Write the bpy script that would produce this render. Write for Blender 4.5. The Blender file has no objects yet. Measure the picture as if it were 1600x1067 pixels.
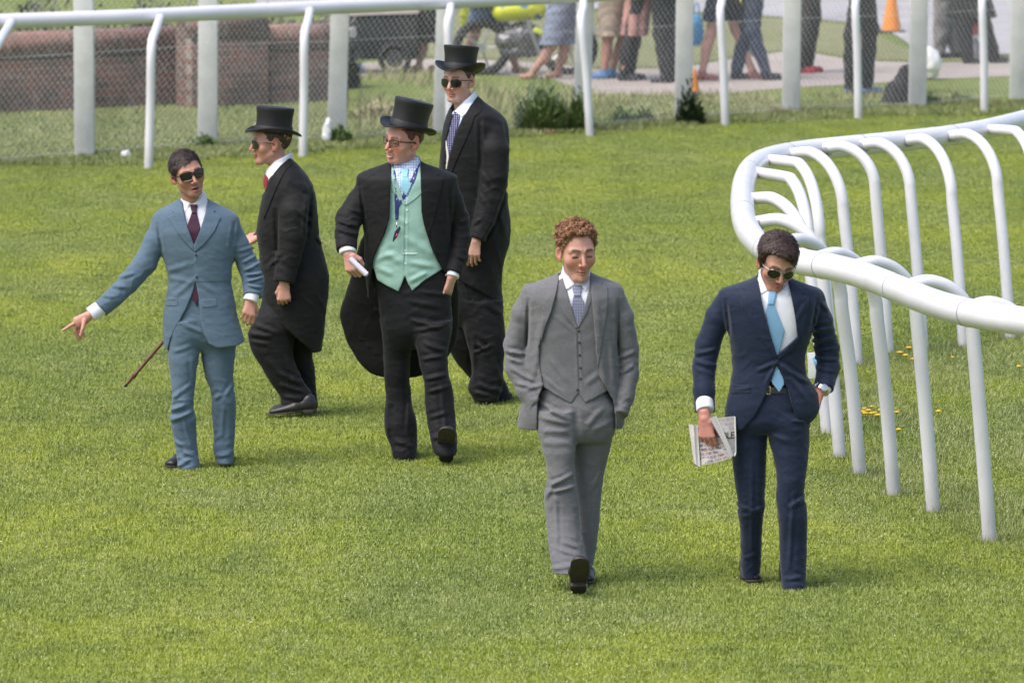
import bpy, bmesh, math, random, os
import numpy as np
from mathutils import Vector, Matrix, Euler

# ------------------------------------------------------------------ scene, camera, world, sun
S = bpy.context.scene
COL = S.collection
FPX, CX, CY = 10000.0, 800.0, 533.5          # focal length in photo pixels, picture centre
CAM_H = 4.3
PITCH = math.atan((CY + 500.0) / FPX)

cam_d = bpy.data.cameras.new("camera")
cam_d.sensor_width = 36.0
cam_d.lens = 36.0 * FPX / 1600.0
cam_d.clip_start = 0.5
cam_d.clip_end = 900.0
cam_d.dof.use_dof = True
cam_d.dof.focus_distance = 33.5
cam_d.dof.aperture_fstop = 6.0
cam = bpy.data.objects.new("camera", cam_d)
cam.location = (0, 0, CAM_H)
cam.rotation_euler = (math.pi / 2 - PITCH, 0, 0)
COL.objects.link(cam)
S.camera = cam

SUN_EL, SUN_AZ = math.radians(56), math.radians(-62)    # azimuth: 0 = from +Y, towards -X negative
world = bpy.data.worlds.new("World")
S.world = world
world.use_nodes = True
nt = world.node_tree
bg = nt.nodes["Background"]
sky = nt.nodes.new("ShaderNodeTexSky")
sky.sky_type = 'NISHITA'
sky.sun_disc = False
sky.sun_elevation = SUN_EL
sky.sun_rotation = math.radians(-62 + 180)
sky.altitude = 0
sky.air_density = 1.0
sky.dust_density = 4.0
sky.ozone_density = 1.0
nt.links.new(sky.outputs[0], bg.inputs[0])
bg.inputs[1].default_value = 0.15
sun_d = bpy.data.lights.new("sun", 'SUN')
sun_d.energy = 1.4
sun_d.angle = math.radians(36)
sun_d.color = (1.0, 0.965, 0.91)
sun = bpy.data.objects.new("sun", sun_d)
# light comes from the upper left, a little in front of the men (camera side)
_dir = Vector((-0.62, -0.45, 1.25)).normalized()
SUN_EL = math.asin(_dir.z)
sky.sun_elevation = SUN_EL
sky.sun_rotation = math.atan2(_dir.x, _dir.y)
sun.rotation_euler = _dir.to_track_quat('Z', 'Y').to_euler()
COL.objects.link(sun)
S.view_settings.view_transform = 'Standard'
S.view_settings.look = 'None'
S.view_settings.gamma = 1.0
S.view_settings.exposure = 0.76
S.cycles.use_denoising = True
S.cycles.max_bounces = 6
S.cycles.transparent_max_bounces = 8

# ------------------------------------------------------------------ picture <-> place
_ca, _sa = math.cos(PITCH), math.sin(PITCH)

def ray(px, py):
    u, v = (px - CX) / FPX, -(py - CY) / FPX
    return (u, _ca + v * _sa, -_sa + v * _ca)

def at_z(px, py, z=0.0):
    d = ray(px, py)
    t = (z - CAM_H) / d[2]
    return Vector((d[0] * t, d[1] * t, z))

def at_y(px, py, Y):
    d = ray(px, py)
    t = Y / d[1]
    return Vector((d[0] * t, Y, CAM_H + d[2] * t))

def mpp(Y):                                   # metres per photo pixel at distance Y
    return Y / FPX * 1.004

# ------------------------------------------------------------------ materials
MATS = {}

def nodes(name):
    m = bpy.data.materials.new(name)
    m.use_nodes = True
    t = m.node_tree
    b = t.nodes["Principled BSDF"]
    return m, t, b

def noise(t, scale, detail=3.0, rough=0.6, vec=None, dist=0.0):
    n = t.nodes.new("ShaderNodeTexNoise")
    n.inputs["Scale"].default_value = scale
    n.inputs["Detail"].default_value = detail
    n.inputs["Roughness"].default_value = rough
    n.inputs["Distortion"].default_value = dist
    if vec is not None:
        t.links.new(vec, n.inputs["Vector"])
    return n

def mapping(t, src, scale=(1, 1, 1), rot=(0, 0, 0), loc=(0, 0, 0)):
    m = t.nodes.new("ShaderNodeMapping")
    m.inputs["Scale"].default_value = scale
    m.inputs["Rotation"].default_value = rot
    m.inputs["Location"].default_value = loc
    t.links.new(src, m.inputs["Vector"])
    return m.outputs[0]

def ramp(t, fac, stops):
    r = t.nodes.new("ShaderNodeValToRGB")
    while len(r.color_ramp.elements) < len(stops):
        r.color_ramp.elements.new(0.5)
    for e, (p, c) in zip(r.color_ramp.elements, stops):
        e.position = p
        e.color = (c[0], c[1], c[2], 1)
    t.links.new(fac, r.inputs[0])
    return r.outputs[0]

def mix(t, fac, a, b, mode='MIX'):
    m = t.nodes.new("ShaderNodeMix")
    m.data_type = 'RGBA'
    m.blend_type = mode
    if isinstance(fac, (int, float)):
        m.inputs[0].default_value = fac
    else:
        t.links.new(fac, m.inputs[0])
    for i, v in ((6, a), (7, b)):
        if isinstance(v, (tuple, list)):
            m.inputs[i].default_value = (v[0], v[1], v[2], 1)
        else:
            t.links.new(v, m.inputs[i])
    return m.outputs[2]

def bump(t, b, h, strength=0.3, dist=0.002):
    n = t.nodes.new("ShaderNodeBump")
    n.inputs["Strength"].default_value = strength
    n.inputs["Distance"].default_value = dist
    t.links.new(h, n.inputs["Height"])
    t.links.new(n.outputs[0], b.inputs["Normal"])

def objco(t):
    return t.nodes.new("ShaderNodeTexCoord").outputs["Object"]

def posco(t):
    return t.nodes.new("ShaderNodeNewGeometry").outputs["Position"]

def plain(name, col, rough=0.6, var=0.12, scale=14.0, metal=0.0, bstr=0.15, spec=0.5, fine=None):
    """a plain procedural material: colour with uneven wear, a fine bump"""
    if name in MATS:
        return MATS[name]
    m, t, b = nodes(name)
    co = objco(t)
    n1 = noise(t, scale, 5, 0.65, co)
    dark = tuple(c * (1 - var) for c in col)
    lite = tuple(min(1, c * (1 + var)) for c in col)
    c = ramp(t, n1.outputs["Fac"], [(0.3, dark), (0.7, lite)])
    t.links.new(c, b.inputs["Base Color"])
    b.inputs["Roughness"].default_value = rough
    b.inputs["Metallic"].default_value = metal
    b.inputs["Specular IOR Level"].default_value = spec
    if bstr:
        n2 = noise(t, fine or scale * 12, 3, 0.6, co)
        bump(t, b, n2.outputs["Fac"], bstr, 0.002)
    MATS[name] = m
    return m

def cloth(name, col, var=0.16, rough=0.85, kind='plain', col2=None, sheen=0.15):
    """woven cloth; kind: plain / check / stripe / dots"""
    if name in MATS:
        return MATS[name]
    m, t, b = nodes(name)
    co = objco(t)
    n1 = noise(t, 9, 4, 0.6, co)
    n2 = noise(t, 260, 2, 0.7, mapping(t, co, (1, 1, 0.45)))
    c = ramp(t, n1.outputs["Fac"], [(0.3, tuple(x * (1 - var * .6) for x in col)), (0.7, tuple(x * (1 + var * .6) for x in col))])
    c = mix(t, ramp(t, n2.outputs["Fac"], [(0.35, (0, 0, 0)), (0.65, (1, 1, 1))]), c, tuple(min(1, x * (1 + var * 1.1)) for x in col))
    if kind in ('check', 'stripe', 'dots') and col2 is not None:
        sep = t.nodes.new("ShaderNodeSeparateXYZ")
        t.links.new(co, sep.inputs[0])
        def wave(out, period, sharp):
            a = t.nodes.new("ShaderNodeMath"); a.operation = 'MULTIPLY'
            t.links.new(out, a.inputs[0]); a.inputs[1].default_value = 2 * math.pi / period
            s = t.nodes.new("ShaderNodeMath"); s.operation = 'SINE'; t.links.new(a.outputs[0], s.inputs[0])
            g = t.nodes.new("ShaderNodeMath"); g.operation = 'GREATER_THAN'; t.links.new(s.outputs[0], g.inputs[0])
            g.inputs[1].default_value = sharp
            return g.outputs[0]
        if kind == 'stripe':
            f = wave(sep.outputs[0], 0.024, 0.9)
        elif kind == 'check':
            f1, f2 = wave(sep.outputs[0], 0.014, 0.35), wave(sep.outputs[2], 0.014, 0.35)
            mx = t.nodes.new("ShaderNodeMath"); mx.operation = 'MAXIMUM'
            t.links.new(f1, mx.inputs[0]); t.links.new(f2, mx.inputs[1]); f = mx.outputs[0]
        else:
            f1, f2 = wave(sep.outputs[0], 0.012, 0.35), wave(sep.outputs[2], 0.014, 0.35)
            mx = t.nodes.new("ShaderNodeMath"); mx.operation = 'MULTIPLY'
            t.links.new(f1, mx.inputs[0]); t.links.new(f2, mx.inputs[1]); f = mx.outputs[0]
        c = mix(t, f, c, col2)
    t.links.new(c, b.inputs["Base Color"])
    b.inputs["Roughness"].default_value = rough
    b.inputs["Specular IOR Level"].default_value = 0.25
    b.inputs["Sheen Weight"].default_value = sheen
    b.inputs["Sheen Roughness"].default_value = 0.5
    n3 = noise(t, 28, 4, 0.6, co)
    s = t.nodes.new("ShaderNodeMath"); s.operation = 'MULTIPLY_ADD'
    t.links.new(n3.outputs["Fac"], s.inputs[0]); s.inputs[1].default_value = 2.5
    t.links.new(n2.outputs["Fac"], s.inputs[2])
    bump(t, b, s.outputs[0], 0.28, 0.003)
    MATS[name] = m
    return m

def skin_mat(name):
    """skin; the colour attribute 'tint' carries brows, lips, flush and stubble"""
    if name in MATS:
        return MATS[name]
    m, t, b = nodes(name)
    a = t.nodes.new("ShaderNodeAttribute"); a.attribute_name = 'tint'
    n1 = noise(t, 45, 4, 0.6, objco(t))
    c = mix(t, ramp(t, n1.outputs["Fac"], [(0.3, (0, 0, 0)), (0.75, (0.14, 0.14, 0.14))]), a.outputs["Color"], (0.56, 0.24, 0.17))
    t.links.new(c, b.inputs["Base Color"])
    b.inputs["Roughness"].default_value = 0.48
    b.inputs["Subsurface Weight"].default_value = 0.08
    b.inputs["Subsurface Radius"].default_value = (0.012, 0.004, 0.002)
    b.inputs["Subsurface Scale"].default_value = 0.6
    n2 = noise(t, 160, 3, 0.6, objco(t))
    bump(t, b, n2.outputs["Fac"], 0.25, 0.0015)
    MATS[name] = m
    return m

def hair_mat(name, col):
    if name in MATS:
        return MATS[name]
    m, t, b = nodes(name)
    co = objco(t)
    n1 = noise(t, 90, 4, 0.65, mapping(t, co, (1.0, 0.35, 0.5), (0.5, 0.2, 0.1)))
    c = ramp(t, n1.outputs["Fac"], [(0.32, tuple(x * 0.45 for x in col)), (0.55, col), (0.75, tuple(min(1, x * 1.9) for x in col))])
    t.links.new(c, b.inputs["Base Color"])
    b.inputs["Roughness"].default_value = 0.55
    bump(t, b, n1.outputs["Fac"], 0.8, 0.004)
    MATS[name] = m
    return m

# ------------------------------------------------------------------ objects
def props(o, label=None, cat=None, group=None, kind=None):
    if label: o["label"] = label
    if cat: o["category"] = cat
    if group: o["group"] = group
    if kind: o["kind"] = kind
    return o

def thing(name, loc, label, cat, group=None):
    o = bpy.data.objects.new(name, None)
    o.empty_display_size = 0.1
    o.location = loc
    COL.objects.link(o)
    return props(o, label, cat, group)

def link_mesh(name, me, mat, parent=None, loc=(0, 0, 0), smooth=True):
    me.name = name
    if mat is not None:
        me.materials.append(mat)
    if smooth and len(me.polygons):
        me.polygons.foreach_set("use_smooth", np.ones(len(me.polygons), dtype=bool))
    o = bpy.data.objects.new(name, me)
    COL.objects.link(o)
    o.location = loc
    if parent is not None:
        o.parent = parent
    return o

def mesh_np(name, V, F):
    """V (n,3) F (m,k) arrays -> mesh"""
    me = bpy.data.meshes.new(name)
    V = np.asarray(V, dtype=np.float32); F = np.asarray(F, dtype=np.int32)
    k = F.shape[1]
    me.vertices.add(len(V)); me.vertices.foreach_set("co", V.ravel())
    me.loops.add(F.size); me.loops.foreach_set("vertex_index", F.ravel())
    me.polygons.add(len(F))
    me.polygons.foreach_set("loop_start", np.arange(0, F.size, k, dtype=np.int32))
    try:
        me.polygons.foreach_set("loop_total", np.full(len(F), k, dtype=np.int32))
    except Exception:
        pass
    me.update(calc_edges=True)
    me.validate()
    return me

class MB:
    """collects simple solids into one mesh"""
    def __init__(self):
        self.bm = bmesh.new()
    def box(self, c, s, rot=None, bevel=0.0):
        m = Matrix.Translation(c)
        if rot is not None:
            m = m @ (rot.to_4x4() if hasattr(rot, 'to_4x4') else Euler(rot).to_matrix().to_4x4())
        r = bmesh.ops.create_cube(self.bm, size=1.0, matrix=m @ Matrix.Diagonal((s[0], s[1], s[2], 1)))
        if bevel:
            es = list({e for v in r['verts'] for e in v.link_edges})
            bmesh.ops.bevel(self.bm, geom=es, offset=bevel, segments=2, affect='EDGES', profile=0.5)
        return self
    def tube(self, pts, rad, n=12, caps=True, flat=1.0):
        pts = [Vector(p) for p in pts]
        if not hasattr(rad, '__len__'):
            rad = [rad] * len(pts)
        rings = []
        up = Vector((0, 0, 1))
        side = None
        for i, p in enumerate(pts):
            a = pts[max(i - 1, 0)]; b = pts[min(i + 1, len(pts) - 1)]
            d = (b - a).normalized()
            if side is None:
                side = d.cross(up)
                if side.length < 0.05:
                    side = d.cross(Vector((0, 1, 0)))
            side = (side - d * side.dot(d)).normalized()
            w = d.cross(side)
            ring = []
            for k in range(n):
                an = 2 * math.pi * k / n
                ring.append(self.bm.verts.new(p + side * math.cos(an) * rad[i] + w * math.sin(an) * rad[i] * flat))
            rings.append(ring)
        for r0, r1 in zip(rings, rings[1:]):
            for k in range(n):
                self.bm.faces.new((r0[k], r0[(k + 1) % n], r1[(k + 1) % n], r1[k]))
        if caps:
            self.bm.faces.new(rings[0]); self.bm.faces.new(rings[-1][::-1])
        return self
    def lathe(self, prof, n=40, M=None, sx=1.0, sy=1.0, warp=None, close=True):
        rings = []
        for (r, z) in prof:
            ring = []
            for k in range(n):
                an = 2 * math.pi * k / n
                v = Vector((math.cos(an) * r * sx, math.sin(an) * r * sy, z))
                if warp: v = warp(v, an, r)
                if M is not None: v = M @ v
                ring.append(self.bm.verts.new(v))
            rings.append(ring)
        for r0, r1 in zip(rings, rings[1:]):
            for k in range(n):
                self.bm.faces.new((r0[k], r0[(k + 1) % n], r1[(k + 1) % n], r1[k]))
        if close:
            self.bm.faces.new(rings[0][::-1]); self.bm.faces.new(rings[-1])
        return self
    def prism(self, pts, d, off=None):
        """polygon (list of Vector) extruded along vector d"""
        a = [self.bm.verts.new(p) for p in pts]
        b = [self.bm.verts.new(Vector(p) + Vector(d)) for p in pts]
        n = len(a)
        self.bm.faces.new(a); self.bm.faces.new(b[::-1])
        for i in range(n):
            self.bm.faces.new((a[i], b[i], b[(i + 1) % n], a[(i + 1) % n]))
        return self
    def build(self, name, mat, parent=None, loc=(0, 0, 0), smooth=True, sharp=40):
        bmesh.ops.recalc_face_normals(self.bm, faces=self.bm.faces)
        if smooth:
            lim = math.radians(sharp)
            for e in self.bm.edges:
                if len(e.link_faces) == 2 and e.calc_face_angle(0) > lim:
                    e.smooth = False
        me = bpy.data.meshes.new(name)
        self.bm.to_mesh(me)
        self.bm.free()
        return link_mesh(name, me, mat, parent, loc, smooth)

def crom(pts, n):
    """Catmull-Rom through 3D points, n steps per span"""
    P = [Vector(p) for p in pts]
    P = [P[0] * 2 - P[1]] + P + [P[-1] * 2 - P[-2]]
    out = []
    for i in range(1, len(P) - 2):
        for k in range(n):
            t = k / n
            a, b, c, d = P[i - 1], P[i], P[i + 1], P[i + 2]
            out.append(0.5 * ((2 * b) + (c - a) * t + (2 * a - 5 * b + 4 * c - d) * t * t + (3 * b - a - 3 * c + d) * t ** 3))
    out.append(P[-2].copy())
    return out
# ------------------------------------------------------------------ ground
def grass_colour(t, kind):
    """turf colour from the place in the world, shared by the ground sheet and the blades"""
    po = posco(t)
    big = noise(t, 0.55, 4, 0.6, mapping(t, po, (1.0, 0.32, 1)), 0.6)
    mid = noise(t, 2.6, 4, 0.62, mapping(t, po, (1.0, 0.45, 1)), 0.4)
    fin = noise(t, 26, 3, 0.6, mapping(t, po, (1, 0.5, 1)))
    if kind == 'lawn':
        a, b_, c_ = (0.190, 0.255, 0.042), (0.275, 0.330, 0.034), (0.375, 0.410, 0.046)
        dk, dry = (0.130, 0.180, 0.034), (0.43, 0.42, 0.16)
    else:
        a, b_, c_ = (0.18, 0.235, 0.06), (0.25, 0.295, 0.085), (0.33, 0.345, 0.13)
        dk, dry = (0.14, 0.20, 0.05), (0.40, 0.36, 0.20)
    if kind == 'verge': a, b_, c_, dk, dry = (0.29, 0.275, 0.16), (0.36, 0.34, 0.21), (0.43, 0.39, 0.26), (0.25, 0.26, 0.15), (0.44, 0.38, 0.27)
    c = ramp(t, big.outputs["Fac"], [(0.3, a), (0.5, b_), (0.70, c_)])
    wv = t.nodes.new("ShaderNodeTexWave"); wv.bands_direction = 'Y'; wv.inputs["Scale"].default_value = 0.085; wv.inputs["Distortion"].default_value = 2.2; wv.inputs["Detail"].default_value = 2; wv.inputs["Detail Scale"].default_value = .4
    t.links.new(mapping(t, po, (1, 1, 1), (0, 0, .14)), wv.inputs[0])
    if kind == 'lawn':
        c = mix(t, ramp(t, wv.outputs["Fac"], [(0.35, (.35, .35, .35)), (0.65, (0, 0, 0))]), c, (0.19, 0.25, 0.065))
    hz = noise(t, 1.15, 3, 0.55, mapping(t, po, (0.8, 0.4, 1), loc=(31, 7, 0)), 0.5)
    c = mix(t, ramp(t, hz.outputs["Fac"], [(0.52, (0, 0, 0)), (0.68, (.55, .55, .55))]), c, (0.27, 0.31, 0.11) if kind == 'lawn' else (0.30, 0.30, 0.15))
    c = mix(t, ramp(t, mid.outputs["Fac"], [(0.34, (0.6, 0.6, 0.6)), (0.5, (0, 0, 0))]), c, dk)
    c = mix(t, ramp(t, mid.outputs["Fac"], [(0.58, (0, 0, 0)), (0.78, (0.55, 0.55, 0.55))]), c, dry)
    c = mix(t, ramp(t, fin.outputs["Fac"], [(0.3, (0.6, 0.6, 0.6)), (0.55, (0, 0, 0))]), c, dk)
    return c, mid, fin

def ground_mat(name, kind):
    m, t, b = nodes(name)
    c, mid, fin = grass_colour(t, kind)
    sp = noise(t, 60, 3, 0.7, mapping(t, posco(t), (1, 0.6, 1)))
    c = mix(t, ramp(t, sp.outputs["Fac"], [(0.35, (0.8, 0.8, 0.8)), (0.6, (0.1, 0.1, 0.1))]), c, (0.085, 0.115, 0.025))
    t.links.new(c, b.inputs["Base Color"])
    b.inputs["Roughness"].default_value = 0.95
    b.inputs["Specular IOR Level"].default_value = 0.1
    bump(t, b, sp.outputs["Fac"], 0.9, 0.02)
    return m

def blade_mat(name, kind):
    m, t, b = nodes(name)
    c, mid, fin = grass_colour(t, kind)
    a = t.nodes.new("ShaderNodeAttribute"); a.attribute_name = 'tone'
    c = mix(t, a.outputs["Fac"], c, (0.46, 0.50, 0.22) if kind == 'lawn' else (0.50, 0.46, 0.28))
    t.links.new(c, b.inputs["Base Color"])
    b.inputs["Roughness"].default_value = 0.5
    b.inputs["Specular IOR Level"].default_value = 0.35
    return m

LAWN, ROUGH = ground_mat("lawn_turf", 'lawn'), ground_mat("rough_turf", 'rough')
VERGE = ground_mat("verge_turf", "verge")
LAWN_B, ROUGH_B = blade_mat("lawn_blades", 'lawn'), blade_mat("rough_blades", 'rough')

# a gently uneven sheet out to the horizon
def sheet(name, x0, x1, y0, y1, z, mat, nx=2, ny=2):
    xs, ys = np.linspace(x0, x1, nx), np.linspace(y0, y1, ny)
    X, Y = np.meshgrid(xs, ys, indexing='ij')
    V = np.stack([X.ravel(), Y.ravel(), np.full(X.size, z)], 1)
    i = np.arange((nx - 1) * (ny - 1)); a = (i // (ny - 1)) * ny + i % (ny - 1)
    F = np.stack([a, a + ny, a + ny + 1, a + 1], 1)
    o = link_mesh(name, mesh_np(name, V, F), mat)
    return props(o, kind='structure')

def poly_sheet(name, pts, z, mat):
    me = bpy.data.meshes.new(name)
    bm = bmesh.new()
    f = bm.faces.new([bm.verts.new((p[0], p[1], z)) for p in pts])
    if f.calc_area() and f.normal.z < 0: f.normal_flip()
    bmesh.ops.triangulate(bm, faces=[f])
    bm.normal_update()
    bm.to_mesh(me); bm.free()
    return props(link_mesh(name, me, mat, smooth=False), kind='structure')

sheet("ground", -400, 400, -60, 800, 0.0, LAWN)
# the strip beyond the outer rail, left unmown
edge_px = [(-60, 262), (0, 260), (232, 255), (473, 238), (700, 222), (922, 207), (1132, 193), (1340, 183), (1538, 177), (1700, 170)]
edge = [at_z(x, y, 0) for x, y in edge_px]
poly_sheet("rough_ground", [(-60, edge[0].y)] + [(p.x, p.y) for p in edge] + [(60, edge[-1].y), (60, 300), (-60, 300)], 0.004, ROUGH)

# tarmac paths behind the fence
def tarmac(name, c1, c2):
    m, t, b = nodes(name)
    po = posco(t)
    n = noise(t, 1.1, 5, 0.6, po); n2 = noise(t, 45, 2, 0.6, po)
    c = ramp(t, n.outputs["Fac"], [(0.35, c1), (0.65, c2)])
    c = mix(t, ramp(t, n2.outputs["Fac"], [(0.4, (0.3, 0.3, 0.3)), (0.6, (0, 0, 0))]), c, tuple(x * .6 for x in c1))
    t.links.new(c, b.inputs["Base Color"]); b.inputs["Roughness"].default_value = 0.9
    bump(t, b, n2.outputs["Fac"], 0.4, 0.01)
    return m
PATH_M = tarmac("worn_path", (0.34, 0.29, 0.26), (0.43, 0.375, 0.34))
ROAD_M = tarmac("pale_road", (0.33, 0.32, 0.33), (0.44, 0.42, 0.43))
def gp(l, z=0.0):
    return [(at_z(x, y, 0).x, at_z(x, y, 0).y) for x, y in l]
def strip(name, front, back, z, mat):
    """a strip of ground between a front and a back edge, each given left to right in picture points"""
    xs = np.linspace(0, 1, 60)
    def res(l):
        q = np.array(gp(l)); d = np.r_[0, np.cumsum(np.hypot(*(q[1:] - q[:-1]).T))]; d /= d[-1]
        return np.stack([np.interp(xs, d, q[:, 0]), np.interp(xs, d, q[:, 1])], 1)
    a, b_ = res(front), res(back)
    V = [(x, y, z) for x, y in a] + [(x, y, z) for x, y in b_]
    F = [(i_, i_ + 1, 61 + i_, 60 + i_) for i_ in range(59)]
    return props(link_mesh(name, mesh_np(name, V, F), mat, smooth=False), kind='structure')
strip("path", [(560, 121), (700, 112), (860, 124), (930, 149), (1060, 150), (1150, 146), (1240, 138), (1340, 133), (1450, 125), (1700, 116)],
      [(560, 100), (700, 92), (860, 100), (930, 110), (1060, 108), (1150, 92), (1240, 80), (1340, 96), (1450, 100), (1700, 92)], 0.008, PATH_M)
strip("verge", [(500, 96), (700, 90), (860, 98), (930, 108), (1060, 106), (1150, 90), (1240, 78), (1340, 94), (1450, 98), (1700, 90)],
      [(500, 20), (700, 20), (860, 20), (930, 20), (1060, 24), (1150, 28), (1240, 34), (1340, 42), (1450, 94), (1700, 86)], 0.012, VERGE)
strip("road", [(400, 18), (700, 17), (860, 17), (930, 16), (1060, 20), (1150, 24), (1240, 30), (1340, 38), (1392, 52), (1450, 91), (1700, 83)],
      [(400, -60), (700, -60), (860, -60), (930, -60), (1060, -60), (1150, -60), (1240, -60), (1340, -60), (1392, -60), (1450, -60), (1700, -60)], 0.016, ROAD_M)
# ------------------------------------------------------------------ turf blades: a few square tufted patches set out over the turf
def blade_patch(name, size, n, h, w, mat, seed, lean=0.6, dryp=0.12):
    rs = np.random.RandomState(seed)
    # clumped positions
    P = rs.rand(n, 2) * size - size / 2
    k = rs.rand(n // 40 + 1, 2) * size - size / 2
    idx = rs.randint(0, len(k), n)
    g = rs.rand(n) < 0.45
    P[g] = k[idx[g]] + rs.normal(0, 0.02, (g.sum(), 2))
    an = rs.rand(n) * 2 * np.pi
    hh = h * (0.45 + 0.75 * rs.rand(n))
    ww = w * (0.6 + 0.8 * rs.rand(n))
    d = np.stack([np.cos(an), np.sin(an)], 1)
    sd = np.stack([-np.sin(an), np.cos(an)], 1)
    la = lean * hh * (0.2 + rs.rand(n))
    z0 = np.full(n, -0.002)
    b0 = np.concatenate([P - sd * ww[:, None] / 2, z0[:, None]], 1)
    b1 = np.concatenate([P + sd * ww[:, None] / 2, z0[:, None]], 1)
    m0 = np.concatenate([P + d * la[:, None] * .35 - sd * ww[:, None] * .42, (hh * .6)[:, None]], 1)
    m1 = np.concatenate([P + d * la[:, None] * .35 + sd * ww[:, None] * .42, (hh * .6)[:, None]], 1)
    tp = np.concatenate([P + d * la[:, None], hh[:, None] * 0.98], 1)
    V = np.stack([b0, b1, m1, m0, tp], 1).reshape(-1, 3)
    i = np.arange(n) * 5
    F = np.concatenate([np.stack([i, i + 1, i + 2], 1), np.stack([i, i + 2, i + 3], 1), np.stack([i + 3, i + 2, i + 4], 1)])
    me = mesh_np(name, V, F)
    at = me.attributes.new('tone', 'FLOAT', 'POINT')
    tone = np.repeat(np.where(rs.rand(n) < dryp, 0.4 + 0.6 * rs.rand(n), 0.06 * rs.rand(n)), 5)
    at.data.foreach_set('value', tone.astype(np.float32))
    me.materials.append(mat)
    return me

def scatter(name, pts, patches, seed):
    """one object: the patches are instanced on the given points by geometry nodes"""
    me = bpy.data.meshes.new(name)
    V = np.array(pts, dtype=np.float32)
    me.vertices.add(len(V)); me.vertices.foreach_set("co", V.ravel())
    o = bpy.data.objects.new(name, me); COL.objects.link(o)
    ng = bpy.data.node_groups.new(name, 'GeometryNodeTree')
    ng.interface.new_socket("Geometry", in_out='INPUT', socket_type='NodeSocketGeometry')
    ng.interface.new_socket("Geometry", in_out='OUTPUT', socket_type='NodeSocketGeometry')
    gi, go = ng.nodes.new('NodeGroupInput'), ng.nodes.new('NodeGroupOutput')
    join = ng.nodes.new('GeometryNodeJoinGeometry')
    rnd = ng.nodes.new('FunctionNodeRandomValue'); rnd.data_type = 'INT'
    rnd.inputs[4].default_value = 0; rnd.inputs[5].default_value = len(patches) - 1
    rnd.inputs["Seed"].default_value = seed
    rot = ng.nodes.new('FunctionNodeRandomValue'); rot.data_type = 'INT'
    rot.inputs[4].default_value = 0; rot.inputs[5].default_value = 3; rot.inputs["Seed"].default_value = seed + 5
    rm = ng.nodes.new('ShaderNodeMath'); rm.operation = 'MULTIPLY'; rm.inputs[1].default_value = math.pi / 2
    ng.links.new(rot.outputs[2], rm.inputs[0])
    cx = ng.nodes.new('ShaderNodeCombineXYZ'); ng.links.new(rm.outputs[0], cx.inputs[2])
    for i, pm in enumerate(patches):
        src = bpy.data.objects.new(name + "_tuft", pm)       # not linked to the scene
        oi = ng.nodes.new('GeometryNodeObjectInfo'); oi.inputs[0].default_value = src
        cmp_ = ng.nodes.new('FunctionNodeCompare'); cmp_.data_type = 'INT'; cmp_.operation = 'EQUAL'
        ng.links.new(rnd.outputs[2], cmp_.inputs[2]); cmp_.inputs[3].default_value = i
        ip = ng.nodes.new('GeometryNodeInstanceOnPoints')
        ng.links.new(gi.outputs[0], ip.inputs['Points'])
        ng.links.new(cmp_.outputs[0], ip.inputs['Selection'])
        ng.links.new(oi.outputs['Geometry'], ip.inputs['Instance'])
        ng.links.new(cx.outputs[0], ip.inputs['Rotation'])
        ng.links.new(ip.outputs[0], join.inputs[0])
    ng.links.new(join.outputs[0], go.inputs[0])
    md = o.modifiers.new("scatter", 'NODES'); md.node_group = ng
    return props(o, kind='stuff')

def edge_y(x):
    ex = [p.x for p in edge]; ey = [p.y for p in edge]
    return float(np.interp(x, ex, ey))

lp, rp = [], []
ST = 0.5
for iy in range(int(26 / ST), int(76 / ST)):
    y = iy * ST
    half = y * 0.0845 + 1.0
    for ix in range(int(-half / ST) - 1, int(half / ST) + 2):
        x = ix * ST
        if y < edge_y(x) - 0.2:
            lp.append((x, y, 0.0))
        elif y < 65.5:
            rp.append((x, y, 0.004))
FASTG = os.environ.get("NOGRASS")
if not FASTG:
    scatter("lawn_grass", lp, [blade_patch("lawn_tuft", ST * 1.08, 4200, 0.017, 0.0024, LAWN_B, s, 1.0, 0.10) for s in (1, 2, 3, 4)], 3)
    scatter("rough_grass", rp, [blade_patch("rough_tuft", ST * 1.15, 1300, 0.050, 0.0055, ROUGH_B, s, 0.9, 0.12) for s in (11, 12, 13)], 9)

# longer, paler grass inside the bend of the running rail and round the feet of its posts
rsi = np.random.RandomState(31)
bend = [(1302, 585), (1420, 545), (1610, 520), (1760, 520), (1760, 960), (1640, 893), (1547, 848), (1459, 802), (1397, 776), (1344, 744), (1313, 718), (1293, 680), (1289, 640)]
bw_ = np.array([[at_z(x, y, 0).x, at_z(x, y, 0).y] for x, y in bend])
def in_poly(x, y):
    c = False
    for i_ in range(len(bw_)):
        a_, b__ = bw_[i_], bw_[(i_ + 1) % len(bw_)]
        if (a_[1] > y) != (b__[1] > y) and x < a_[0] + (y - a_[1]) * (b__[0] - a_[0]) / (b__[1] - a_[1]): c = not c
    return c
V, F, T = [], [], []
pts_ = []
while len(pts_) < 30000:
    x, y = rsi.uniform(bw_[:, 0].min(), bw_[:, 0].max()), rsi.uniform(bw_[:, 1].min(), bw_[:, 1].max())
    if in_poly(x, y) and math.sin(x * 4.1) * math.sin(y * 1.7) + .5 * math.sin(x * 9 + y * 2) > -.9 + 1.1 * rsi.rand(): pts_.append((x, y, 1.0))
for bx, by in [(1340, 571), (1303, 604), (1289, 640), (1293, 678), (1313, 716), (1344, 742), (1397, 774), (1459, 800), (1547, 846), (1389, 552), (1443, 548), (1506, 543), (1579, 530)]:
    q = at_z(bx, by, 0)
    for _ in range(170):
        a_ = rsi.rand() * 6.28; r_ = .035 + abs(rsi.normal(0, .035)); pts_.append((q.x + math.cos(a_) * r_, q.y + math.sin(a_) * r_, 1.25))
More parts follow.
